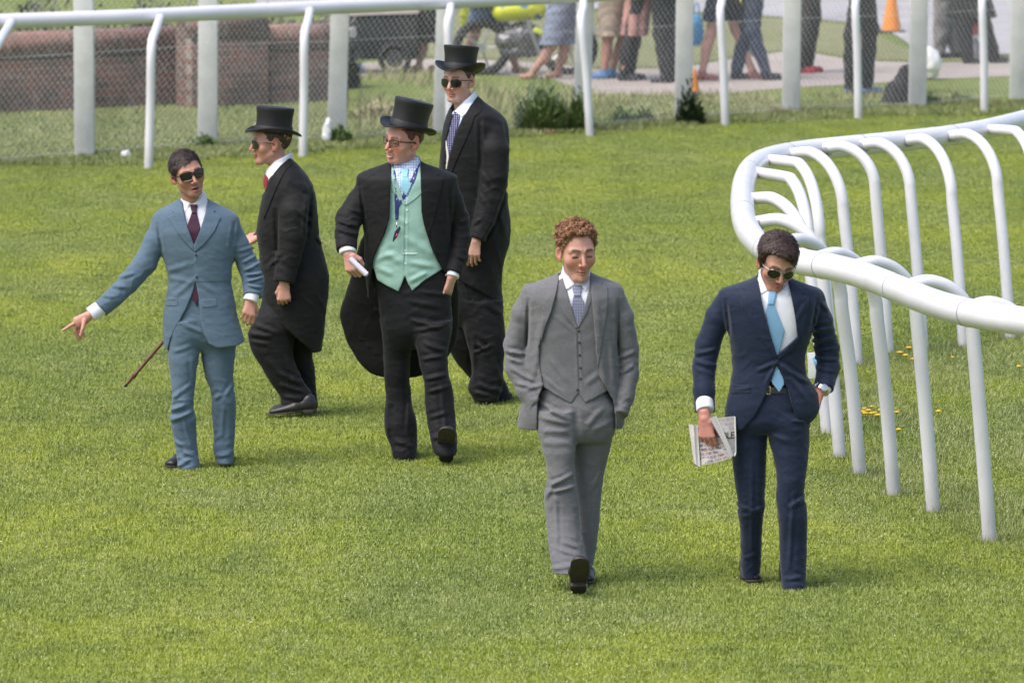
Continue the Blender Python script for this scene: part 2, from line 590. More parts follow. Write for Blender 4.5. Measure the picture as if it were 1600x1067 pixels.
for x, y, g_ in pts_:
    h_ = (.018 + .030 * rsi.rand()) * g_; az = rsi.rand() * 6.283; w_ = .0010 + .0012 * rsi.rand(); c_, s_ = math.cos(az), math.sin(az); k = len(V)
    V += [(x - s_ * w_, y + c_ * w_, 0), (x + s_ * w_, y - c_ * w_, 0), (x + c_ * h_ * .6, y + s_ * h_ * .6, h_)]
    F.append((k, k + 1, k + 2)); T += [rsi.rand() * .5] * 3
me = mesh_np("uncut_grass", V, F); at_ = me.attributes.new('tone', 'FLOAT', 'POINT'); at_.data.foreach_set('value', np.array(T, np.float32))
props(link_mesh("uncut_grass", me, blade_mat("uncut_blades", 'rough'), smooth=False), kind='stuff')

# tiny pale upright specks scattered over the mown turf, far too many to count
rsc = np.random.RandomState(21)
V, F = [], []
while len(F) < 9000:
    px, py = rsc.uniform(-30, 1630), 200 + 880 * rsc.rand() ** .8
    p = at_z(px, py, 0)
    if p.y > edge_y(p.x): continue
    g_ = math.sin(p.x * 1.3 + 2) * math.sin(p.y * .5) + .6 * math.sin(p.x * 3.1 + p.y * .9)
    if g_ < .1 and rsc.rand() < .75: continue
    z_ = .012 + .010 * rsc.rand(); r_ = .0016 + .0022 * rsc.rand() ** 2; a_ = rsc.rand() * 3.1
    c_, s_ = math.cos(a_) * r_, math.sin(a_) * r_
    k = len(V); t_ = rsc.uniform(.3, 1)
    V += [(p.x - c_, p.y - s_, z_), (p.x + c_, p.y + s_, z_), (p.x + c_ * .6, p.y + s_, z_ + r_ * 1.6 * t_), (p.x - c_ * .6, p.y - s_, z_ + r_ * 1.6 * t_)]
    F.append((k, k + 1, k + 2, k + 3))
props(link_mesh("pale_specks", mesh_np("pale_specks", V, F), plain("speck_white", (0.74, 0.76, 0.62), .6, .1, 20, 0, 0), smooth=False), kind='stuff')

# ------------------------------------------------------------------ running rails
def rail_plastic(name, dirty=0.0):
    m, t, b = nodes(name)
    co = posco(t)
    n = noise(t, 2.2, 5, 0.6, co); n2 = noise(t, 30, 4, 0.7, mapping(t, co, (1, 1, 0.3)))
    c = ramp(t, n.outputs["Fac"], [(0.3, (0.66, 0.655, 0.70)), (0.7, (0.76, 0.75, 0.79))])
    c = mix(t, ramp(t, n2.outputs["Fac"], [(0.60, (0, 0, 0)), (0.75, (0.35, 0.35, 0.35))]), c, (0.50, 0.48, 0.48))
    # soil splashed up from the turf
    sp = t.nodes.new("ShaderNodeSeparateXYZ"); t.links.new(co, sp.inputs[0])
    mr = t.nodes.new("ShaderNodeMapRange"); t.links.new(sp.outputs[2], mr.inputs[0])
    mr.inputs[1].default_value = 0.0; mr.inputs[2].default_value = 0.26; mr.inputs[3].default_value = 0.75; mr.inputs[4].default_value = 0.0
    mu = t.nodes.new("ShaderNodeMath"); mu.operation = 'MULTIPLY'
    t.links.new(mr.outputs[0], mu.inputs[0]); t.links.new(n2.outputs["Fac"], mu.inputs[1])
    c = mix(t, mu.outputs[0], c, (0.20, 0.19, 0.15))
    t.links.new(c, b.inputs["Base Color"])
    b.inputs["Roughness"].default_value = 0.26
    b.inputs["Specular IOR Level"].default_value = 0.5
    bump(t, b, n2.outputs["Fac"], 0.08, 0.003)
    return m
RAIL = rail_plastic("white_rail_plastic")
JOINT = plain("rail_joint", (0.30, 0.30, 0.33), 0.5)
RZ = 1.29
near_rail_px = [(1760, 517), (1680, 512), (1600, 502), (1550, 495), (1500, 486), (1450, 471), (1400, 450), (1350, 430), (1300, 417), (1255, 410), (1215, 400),
                (1185, 383), (1166, 358), (1160, 330), (1160, 300), (1166, 272), (1182, 254), (1210, 244), (1250, 237), (1292, 232), (1356, 226),
                (1424, 219), (1480, 213), (1540, 203), (1600, 188), (1680, 168), (1760, 150)]
rail_root = thing("running_rail", (at_z(1600, 860, 0).x, at_z(1600, 860, 0).y, 0), "white plastic racecourse rail in a tight S bend on curved posts, right of the men", "rail")
ro = Vector(rail_root.location)
path = crom([at_z(x, y, RZ) for x, y in near_rail_px], 10)
# smooth the traced path a little
for _ in range(40):
    path = [path[0]] + [(path[i - 1] + path[i] * 2 + path[i + 1]) / 4 for i in range(1, len(path) - 1)] + [path[-1]]
MB().tube([p - ro for p in path], 0.069, n=28).build("rail_tube", RAIL, rail_root)
# sleeves where two lengths of rail meet
for k in range(14, len(path) - 5, 23):
    a, b_ = path[k], path[k + 1]
    d = (b_ - a).normalized()
    MB().tube([a - ro - d * 0.004, a - ro + d * 0.004], 0.0705, n=28).build("rail_joint", JOINT, rail_root)
posts_px = [((1541, 203), (1640, 530)), ((1480, 213), (1579, 530)), ((1408, 220), (1506, 543)), ((1336, 228), (1443, 548)), ((1272, 234), (1389, 552)),
            ((1225, 241), (1340, 571)), ((1190, 250), (1303, 604)), ((1168, 268), (1289, 640)), ((1160, 312), (1293, 678)), ((1163, 350), (1313, 716)),
            ((1190, 388), (1344, 742)), ((1252, 410), (1397, 774)), ((1322, 421), (1459, 800)), ((1400, 450), (1547, 846)), ((1490, 484), (1640, 895))]
for e_px, b_px in posts_px:
    e = at_z(e_px[0], e_px[1], RZ)
    e = min(path, key=lambda p: (p - e).length)
    b0 = at_z(b_px[0], b_px[1], 0)
    e = e - ro; b0 = b0 - ro
    h = Vector((b0.x - e.x, b0.y - e.y, 0)); L = h.length; hd = h / max(L, 1e-4)
    R = min(0.48, 0.50 * L)
    top = RZ + 0.028
    pts = [e + Vector((0, 0, 0.004)) + hd * 0.05]
    lean = 0.20 * L                                       # the leg slants outwards a little
    cxp = e + hd * (L - lean - R); cxp.z = top - R
    pts.append(Vector((cxp.x, cxp.y, top)))
    for k in range(1, 9):
        an = math.pi / 2 * k / 8
        pts.append(Vector((cxp.x + hd.x * R * math.sin(an), cxp.y + hd.y * R * math.sin(an), cxp.z + R * math.cos(an))))
    pts.append(Vector((b0.x - hd.x * lean * 0.5, b0.y - hd.y * lean * 0.5, 0.55)))
    pts.append(Vector((b0.x, b0.y, -0.02)))
    pp = crom(pts, 6)
    for _ in range(5): pp = [pp[0]] + [(pp[q - 1] + pp[q] * 2 + pp[q + 1]) / 4 for q in range(1, len(pp) - 1)] + [pp[-1]]
    po = MB().tube(pp, 0.0365, n=18).build("post", RAIL, rail_root)
    MB().tube([e + hd * 0.07 + Vector((0, 0, 0.004)), e + hd * 0.10 + Vector((0, 0, 0.006))], 0.0395, n=18).build("clamp", JOINT, po)

# outer rail at the back
far_root = thing("running_rail", at_z(473, 245, 0), "long straight white racecourse rail along the far edge of the turf", "rail")
fo = Vector(far_root.location)
far_px = [(-150, 41), (0, 34), (200, 27), (400, 17.5), (600, 8), (840, -3), (1050, -14), (1340, -24), (1560, -31), (1750, -38)]
fpath = crom([at_z(x, y, 1.30) for x, y in far_px], 4)
MB().tube([p - fo for p in fpath], 0.068, n=20).build("rail_tube", RAIL, far_root)
for (bx, by, tx) in [(-16, 286, -4), (232, 264, 243), (473, 246, 482), (703, 224, 706), (922, 214, 915), (1133, 197, 1132), (1341, 186, 1343), (1538, 179, 1541)]:
    b0 = at_z(bx, by, 0)
    tp = at_y(tx - 5, 12, b0.y); tp.z = 1.2
    ex_ = tp.x + 0.015
    e = Vector((ex_, float(np.interp(ex_, [p.x for p in fpath], [p.y for p in fpath])), 1.29))
    b0 = Vector((b0.x, b0.y, 0))
    pts = [Vector((b0.x, b0.y, -0.02)), Vector((b0.x + (tp.x - b0.x) * .5, b0.y, 0.6)), Vector((tp.x - .01, b0.y, 1.08)),
           Vector((tp.x + 0.01, b0.y + (e.y - b0.y) * .3, 1.20)), Vector((e.x, e.y, 1.29))]
    MB().tube([p - fo for p in crom(pts, 6)], 0.040, n=14).build("post", RAIL, far_root)

# ------------------------------------------------------------------ wire fence on square concrete posts
CONC = plain("painted_concrete", (0.60, 0.61, 0.60), 0.9, 0.12, 5.0, 0, 0.5, 0.3, 40)
WIRE = plain("galvanised_wire", (0.62, 0.62, 0.62), 0.5, 0.1, 8.0, 0.0, 0.0)
cps = [(-60, 262, 30, -60), (132, 247, 31, 132), (324, 231, 30, 326), (525, 223, 29, 532), (690, 212, 28, 697), (908, 203, 27, 915), (1068, 191, 27, 1070), (1236, 178, 27, 1238), (1434, 170, 27, 1436), (1592, 156, 27, 1592), (1760, 148, 27, 1760)]
fence = thing("wire_fence", at_z(690, 212, 0), "chicken wire fence on thick white square posts behind the far rail", "fence")
wo = Vector(fence.location)
line = []
for (bx, by, wpx, tx) in cps:
    b0 = at_z(bx, by, 0)
    w = wpx * mpp(b0.y)
    line.append(b0)
    tilt = (tx - bx) * mpp(b0.y) / 1.35
    bm = MB().box((0, 0, 1.0), (w, w * .95, 2.04), bevel=0.012)
    for v in bm.bm.verts:
        v.co.x += tilt * v.co.z + random.Random(bx).uniform(-.002, .002)
    bm.build("post", CONC, fence, b0 - wo + Vector((0, 0.06, 0)))
def fence_pt(x):
    xs = [p.x for p in line]
    y = float(np.interp(x, xs, [p.y for p in line]))
    return y - 0.035
V, F = [], []
cw, chh, rw = 0.025, 0.035, 0.0015
x = line[0].x
iw = 0
rsw = np.random.RandomState(4)
def wseg(a, b, r):
    a = np.array(a); b = np.array(b)
    d = b - a; L = np.linalg.norm(d)
    if L < 1e-6: return
    d /= L
    s1 = np.cross(d, (0, 1, 0)); s1 /= max(np.linalg.norm(s1), 1e-6)
    s2 = np.cross(d, s1)
    n0 = len(V)
    for p in (a, b):
        V.append(p + s1 * r); V.append(p + s2 * r); V.append(p - s1 * r); V.append(p - s2 * r)
    for k in range(4):
        F.append((n0 + k, n0 + (k + 1) % 4, n0 + 4 + (k + 1) % 4, n0 + 4 + k))
xend = line[-1].x
while x < xend:
    y = fence_pt(x)
    z = 0.03
    k = 0
    skew = 0.010 * math.sin(x * 1.7) + 0.30 * 0.0
    while z < 1.84:
        # hexagonal netting: a twisted upright, then two legs
        sgn = 1 if (k + iw) % 2 else -1
        wob = 0.012 * math.sin(z * 5 + x * 3) + 0.02 * math.sin(x * 2.1 + z * 2)
        xa = x + sgn * cw * 0.27
        yb = y + 0.012 * math.sin(z * 4 + x * 5)
        shear = 0.16 * z
        wseg((xa + shear + wob, yb, z), (xa + shear + wob + 0.004, yb, z + chh * .4), rw * 1.4)
        wob2 = 0.012 * math.sin((z + chh) * 5 + x * 3) + 0.02 * math.sin(x * 2.1 + (z + chh) * 2)
        xb = x - sgn * cw * 0.27
        wseg((xa + shear + wob + 0.006, yb, z + chh * .45), (xb + 0.16 * (z + chh) + wob2, yb, z + chh), rw)
        z += chh; k += 1
    x += cw; iw += 1
# straining wires
for zz in (0.06, 0.95, 1.84):
    for p0, p1 in zip(line, line[1:]):
        wseg((p0.x, p0.y - 0.04, zz), (p1.x, p1.y - 0.04, zz), 0.002)
V = np.array(V) - np.array(wo)
link_mesh("wire_netting", mesh_np("wire_netting", V, F), WIRE, fence, smooth=False)
# ------------------------------------------------------------------ solid modelling with distance fields
f32 = np.float32
from concurrent.futures import ThreadPoolExecutor
POOL = ThreadPoolExecutor(4)

def smin(a, b, k):
    h = np.clip(0.5 + 0.5 * (b - a) / k, 0, 1)
    return b + (a - b) * h - k * h * (1 - h)
def smax(a, b, k):
    return -smin(-a, -b, k)
def smooth01(a, b, x):
    t = np.clip((x - a) / (b - a), 0, 1)
    return t * t * (3 - 2 * t)

def ellip(P, c, r):
    x, y, z = (P[0] - c[0]), (P[1] - c[1]), (P[2] - c[2])
    k = np.sqrt((x / r[0]) ** 2 + (y / r[1]) ** 2 + (z / r[2]) ** 2) + 1e-6
    k2 = np.sqrt((x / r[0] ** 2) ** 2 + (y / r[1] ** 2) ** 2 + (z / r[2] ** 2) ** 2) + 1e-6
    return k * (k - 1) / k2

def cone(P, a, b, ra, rb):
    a = np.asarray(a, dtype=float); b = np.asarray(b, dtype=float)
    d = b - a; L2 = float(d @ d) + 1e-12
    x, y, z = P[0] - a[0], P[1] - a[1], P[2] - a[2]
    t = np.clip((x * d[0] + y * d[1] + z * d[2]) / L2, 0, 1)
    return np.sqrt((x - d[0] * t) ** 2 + (y - d[1] * t) ** 2 + (z - d[2] * t) ** 2) - (ra + (rb - ra) * t)

def econe(P, a, b, ra, rb, flat=(0, 1, 0)):
    """capsule of elliptic section: ra/rb = (half width across, half thickness along 'flat')"""
    a = np.asarray(a, dtype=float); b = np.asarray(b, dtype=float)
    d = b - a; L = math.sqrt(float(d @ d)) + 1e-9
    ax = d / L
    n = np.asarray(flat, dtype=float); n = n - ax * (n @ ax); n /= (np.linalg.norm(n) + 1e-9)
    w = np.cross(ax, n)
    x, y, z = P[0] - a[0], P[1] - a[1], P[2] - a[2]
    s = x * ax[0] + y * ax[1] + z * ax[2]
    t = np.clip(s / L, 0, 1)
    da = s - t * L
    dw = x * w[0] + y * w[1] + z * w[2]
    dn = x * n[0] + y * n[1] + z * n[2]
    rs = ra[0] + (rb[0] - ra[0]) * t
    rd = ra[1] + (rb[1] - ra[1]) * t
    rm = np.minimum(rs, rd)
    q = np.sqrt(dw * dw + dn * dn + da * da) + 1e-9
    k = np.sqrt((dw / rs) ** 2 + (dn / rd) ** 2 + (da / rm) ** 2) + 1e-9
    return np.maximum(q - q / k, (k - 1) * rm * 0.6 - 0.002) * 0.9

def chain(P, pts, rad, k=0.01, flat=(0, 1, 0)):
    d = None
    for i in range(len(pts) - 1):
        ra, rb = rad[i], rad[i + 1]
        if not hasattr(ra, '__len__'): ra = (ra, ra)
        if not hasattr(rb, '__len__'): rb = (rb, rb)
        e = econe(P, pts[i], pts[i + 1], ra, rb, flat)
        d = e if d is None else smin(d, e, k)
    return d

def pchip(xk, yk, xq):
    xk = np.asarray(xk, float); yk = np.asarray(yk, float)
    h = np.diff(xk); s = np.diff(yk) / h
    m = np.zeros_like(yk)
    m[0], m[-1] = s[0], s[-1]
    for i in range(1, len(yk) - 1):
        m[i] = 0 if s[i - 1] * s[i] <= 0 else (s[i - 1] * h[i] + s[i] * h[i - 1]) / (h[i] + h[i - 1])
        lim = 3 * min(abs(s[i - 1]), abs(s[i]))
        m[i] = max(-lim, min(lim, m[i]))
    i = np.clip(np.searchsorted(xk, xq) - 1, 0, len(h) - 1)
    t = (xq - xk[i]) / h[i]
    t = np.clip(t, 0, 1)
    return ((1 + 2 * t) * (1 - t) ** 2) * yk[i] + t * (1 - t) ** 2 * h[i] * m[i] + t * t * (3 - 2 * t) * yk[i + 1] + t * t * (t - 1) * h[i] * m[i + 1]

class ZLoft:
    """solid whose level sections are (super)ellipses; rows (z, xl, xr, yc, ry)"""
    def __init__(s, rows, e=2.0, cap=0.01, top=True, bottom=True):
        rows = sorted(rows)
        r = np.array(rows, float)
        z = r[:, 0]
        for i in range(1, len(z)):
            if z[i] <= z[i - 1]: z[i] = z[i - 1] + 1e-4
        s.z0, s.z1 = z[0], z[-1]
        s.zt = np.linspace(s.z0, s.z1, 240)
        s.cx = pchip(z, (r[:, 1] + r[:, 2]) / 2, s.zt)
        s.rx = np.maximum(pchip(z, (r[:, 2] - r[:, 1]) / 2, s.zt), 0.004)
        s.cy = pchip(z, r[:, 3], s.zt)
        s.ry = np.maximum(pchip(z, r[:, 4], s.zt), 0.004)
        s.e, s.cap = e, cap
    def at(s, P):
        return [np.interp(P[2], s.zt, a) for a in (s.cx, s.rx, s.cy, s.ry)]
    def __call__(s, P):
        cx, rx, cy, ry = s.at(P)
        dx, dy = P[0] - cx, P[1] - cy
        r = np.sqrt(dx * dx + dy * dy) + 1e-6
        if s.e == 2.0:
            k = np.sqrt((dx / rx) ** 2 + (dy / ry) ** 2) + 1e-6
        else:
            k = (np.abs(dx / rx) ** s.e + np.abs(dy / ry) ** s.e) ** (1 / s.e) + 1e-6
        d = (r - r / k) * 0.9
        return smax(smax(d, P[2] - s.z1, s.cap), s.z0 - P[2], s.cap)

def poly2(x, z, poly):
    """signed distance to a polygon in the x/z plane (negative inside)"""
    p = np.asarray(poly, float)
    n = len(p)
    best = np.full(x.shape, 1e9)
    inside = np.zeros(x.shape, bool)
    for i in range(n):
        a, b = p[i], p[(i + 1) % n]
        ex, ez = b[0] - a[0], b[1] - a[1]
        wx, wz = x - a[0], z - a[1]
        t = np.clip((wx * ex + wz * ez) / (ex * ex + ez * ez + 1e-12), 0, 1)
        dx, dz = wx - ex * t, wz - ez * t
        best = np.minimum(best, dx * dx + dz * dz)
        c = ((a[1] <= z) & (b[1] > z)) | ((b[1] <= z) & (a[1] > z))
        if abs(ez) > 1e-12:
            inside ^= c & (x < a[0] + (z - a[1]) * ex / ez)
    d = np.sqrt(best)
    return np.where(inside, -d, d)

def seg2(x, z, a, b):
    ex, ez = b[0] - a[0], b[1] - a[1]
    wx, wz = x - a[0], z - a[1]
    t = np.clip((wx * ex + wz * ez) / (ex * ex + ez * ez + 1e-12), 0, 1)
    return np.sqrt((wx - ex * t) ** 2 + (wz - ez * t) ** 2), t

_rw = np.random.RandomState(77)
_WV = [(_rw.normal(0, 1, 3), _rw.rand() * 6.28) for _ in range(48)]
def wob(P, lam, seed=0, squash=(1, 1, 1), n=6):
    """smooth wandering field about -1..1 with features of size lam"""
    s = 0
    x, y, z = P[0] * squash[0], P[1] * squash[1], P[2] * squash[2]
    x2 = x + 0.25 * lam * np.sin(2.1 * z / lam + seed)
    z2 = z + 0.25 * lam * np.sin(1.7 * x / lam + seed * 2.3)
    for i in range(n):
        v, ph = _WV[(i * 7 + seed * 5) % 48]
        v = v / np.linalg.norm(v) * (0.8 + 0.25 * i)
        s = s + np.sin((x2 * v[0] + y * v[1] + z2 * v[2]) * 3.6 / lam + ph)
    return s / n * 1.4

def rumple(P, amp=1.0):
    """thin wandering creases of worn cloth"""
    a = 1 - np.abs(wob(P, 0.13, 8, (1.0, 1.0, 1.5), 4)); b = 1 - np.abs(wob(P, 0.075, 9, (1.3, 1.0, 1.0), 4))
    return amp * (0.0012 * np.clip(a, 0, 1) ** 6 + 0.0012 * np.clip(b, 0, 1) ** 6 + 0.0006 * wob(P, 0.03, 5, n=4))

def surface_nets(G, xs, ys, zs):
    ins = G < 0
    nx, ny, nz = G.shape
    a = ins[:-1, :-1, :-1]
    allin = a.copy(); anyin = a.copy()
    for dx in (0, 1):
        for dy in (0, 1):
            for dz in (0, 1):
                if dx + dy + dz == 0: continue
                b = ins[dx:nx - 1 + dx, dy:ny - 1 + dy, dz:nz - 1 + dz]
                allin &= b; anyin |= b
    act = anyin & ~allin
    I, J, K = np.nonzero(act)
    n = len(I)
    vid = np.full(act.shape, -1, np.int32)
    vid[I, J, K] = np.arange(n)
    acc = np.zeros((n, 3)); cnt = np.zeros(n)
    ax = (xs, ys, zs)
    for d in range(3):
        o = [q for q in range(3) if q != d]
        for u in (0, 1):
            for v in (0, 1):
                off = [0, 0, 0]; off[o[0]] = u; off[o[1]] = v
                off2 = list(off); off2[d] = 1
                g0 = G[I + off[0], J + off[1], K + off[2]]
                g1 = G[I + off2[0], J + off2[1], K + off2[2]]
                m = (g0 < 0) != (g1 < 0)
                t = np.where(m, g0 / np.where(g0 == g1, 1, g0 - g1), 0)
                t = np.clip(t, 0, 1)
                p = np.stack([xs[I + off[0]], ys[J + off[1]], zs[K + off[2]]], 1)
                base = [I, J, K][d]
                step = ax[d][np.minimum(base + 1, len(ax[d]) - 1)] - ax[d][base]
                p[:, d] += t * step
                acc[m] += p[m]; cnt[m] += 1
    Vv = acc / cnt[:, None]
    faces = []
    # x edges
    for d in range(3):
        sl0 = [slice(1, -1)] * 3; sl1 = [slice(1, -1)] * 3
        sl0[d] = slice(0, -1); sl1[d] = slice(1, None)
        A = ins[tuple(sl0)]; B = ins[tuple(sl1)]
        e = np.nonzero(A != B)
        i, j, k = [e[q] + (0 if q == d else 1) for q in range(3)]
        o = [q for q in range(3) if q != d]
        c = [i, j, k]
        def cell(u, v):
            cc = [c[0].copy(), c[1].copy(), c[2].copy()]
            cc[o[0]] = cc[o[0]] - u; cc[o[1]] = cc[o[1]] - v
            return vid[cc[0], cc[1], cc[2]]
        q = np.stack([cell(0, 0), cell(1, 0), cell(1, 1), cell(0, 1)], 1)
        inA = A[e]
        flip = inA if d != 1 else ~inA
        q[~flip] = q[~flip][:, ::-1]
        faces.append(q)
    F = np.concatenate(faces)
    F = F[(F >= 0).all(1)]
    return Vv, F

def grid_axis(lo, hi, h, fine=None):
    """even steps h; fine = [(lo, hi, step)] bands"""
    out = [lo]
    while out[-1] < hi:
        p = out[-1]; s = h
        if fine:
            for a, b, q in fine:
                if a - 0.004 <= p <= b: s = min(s, q)
        out.append(p + s)
    n = (-len(out)) % 8
    for _ in range(n): out.append(out[-1] + h)
    return np.array(out)

def solid(name, f, lo, hi, h, mat, parent, finez=None, finex=None, tint=None, loc=(0, 0, 0), smooth_it=0, hy=None):
    xs = grid_axis(lo[0], hi[0], h, finex); ys = grid_axis(lo[1], hi[1], hy or h); zs = grid_axis(lo[2], hi[2], h, finez)
    bx, by, bz = len(xs) // 8, len(ys) // 8, len(zs) // 8
    def ctr(a): return (a.reshape(-1, 8)[:, 3] + a.reshape(-1, 8)[:, 4]) / 2
    cx, cy, cz = ctr(xs), ctr(ys), ctr(zs)
    def ext(a):
        r = a.reshape(-1, 8); nxt = np.append(r[1:, 0], r[-1, 7])
        return (nxt - r[:, 0]) / 2
    ex, ey, ez = ext(xs), ext(ys), ext(zs)
    CXg, CYg, CZg = np.meshgrid(cx, cy, cz, indexing='ij')
    EX, EY, EZ = np.meshgrid(ex, ey, ez, indexing='ij')
    fc = f((CXg, CYg, CZg))
    diag = np.sqrt(EX ** 2 + EY ** 2 + EZ ** 2)
    act = np.abs(fc) < diag * 1.35 + 0.010
    G = np.empty((bx, 8, by, 8, bz, 8), f32)
    G[:] = np.where(fc < 0, -1.0, 1.0).astype(f32)[:, None, :, None, :, None]
    bi, bj, bk = np.nonzero(act)
    X8, Y8, Z8 = xs.reshape(-1, 8), ys.reshape(-1, 8), zs.reshape(-1, 8)
    CH = 160
    X8, Y8, Z8 = X8.astype(f32), Y8.astype(f32), Z8.astype(f32)
    def work(s):
        i, j, k = bi[s:s + CH], bj[s:s + CH], bk[s:s + CH]
        n = len(i)
        PX = np.broadcast_to(X8[i][:, :, None, None], (n, 8, 8, 8)).ravel()
        PY = np.broadcast_to(Y8[j][:, None, :, None], (n, 8, 8, 8)).ravel()
        PZ = np.broadcast_to(Z8[k][:, None, None, :], (n, 8, 8, 8)).ravel()
        return s, f((PX, PY, PZ)).reshape(n, 8, 8, 8).astype(f32)
    for s, v in POOL.map(work, range(0, len(bi), CH)):
        G[bi[s:s + CH], :, bj[s:s + CH], :, bk[s:s + CH], :] = v
    G = G.reshape(len(xs), len(ys), len(zs))
    V, F = surface_nets(G, xs, ys, zs)
    # relax the net a little
    if smooth_it:
        for _ in range(smooth_it):
            A = np.zeros_like(V); c = np.zeros(len(V))
            for q in range(4):
                a, b = F[:, q], F[:, (q + 1) % 4]
                for u, w in ((a, b), (b, a)):
                    for d in range(3):
                        A[:, d] += np.bincount(u, V[w, d], minlength=len(V))
                    c += np.bincount(u, minlength=len(V))
            V = V * 0.5 + 0.5 * A / np.maximum(c, 1)[:, None]
    me = mesh_np(name, V, F)
    if tint is not None:
        colr = tint((V[:, 0], V[:, 1], V[:, 2]))
        at = me.attributes.new('tint', 'FLOAT_COLOR', 'POINT')
        c4 = np.concatenate([colr, np.ones((len(V), 1))], 1).astype(f32)
        if len(me.vertices) == len(V):
            at.data.foreach_set('color', c4.ravel())
    return link_mesh(name, me, mat, parent, loc)

# ------------------------------------------------------------------ head, hand, shoe
class Frame:
    """a local frame: world-ish point P -> local coordinates"""
    def __init__(s, c, R, sc=1.0):
        s.c = np.array(c, float); s.R = np.array(R, float); s.sc = sc
    def loc(s, P):
        x, y, z = P[0] - s.c[0], P[1] - s.c[1], P[2] - s.c[2]
        R = s.R
        return ((x * R[0, 0] + y * R[1, 0] + z * R[2, 0]) / s.sc, (x * R[0, 1] + y * R[1, 1] + z * R[2, 1]) / s.sc,
                (x * R[0, 2] + y * R[1, 2] + z * R[2, 2]) / s.sc)
    def pt(s, p):
        return s.c + s.R @ (np.array(p, float) * s.sc)
    def mat(s):
        M = Matrix.Identity(4)
        for i in range(3):
            for j in range(3):
                M[i][j] = s.R[i, j] * s.sc
            M[i][3] = s.c[i]
        return M

def head_frame(c, yaw, pitch, roll, sc=1.0):
    """yaw: degrees towards the right of the picture; pitch: down; roll: clockwise as seen"""
    y, p, r = math.radians(yaw), math.radians(pitch), math.radians(roll)
    M = Matrix.Rotation(y, 3, 'Z') @ Matrix.Rotation(p, 3, 'X') @ Matrix.Rotation(r, 3, 'Y')
    return Frame(c, np.array(M), sc)

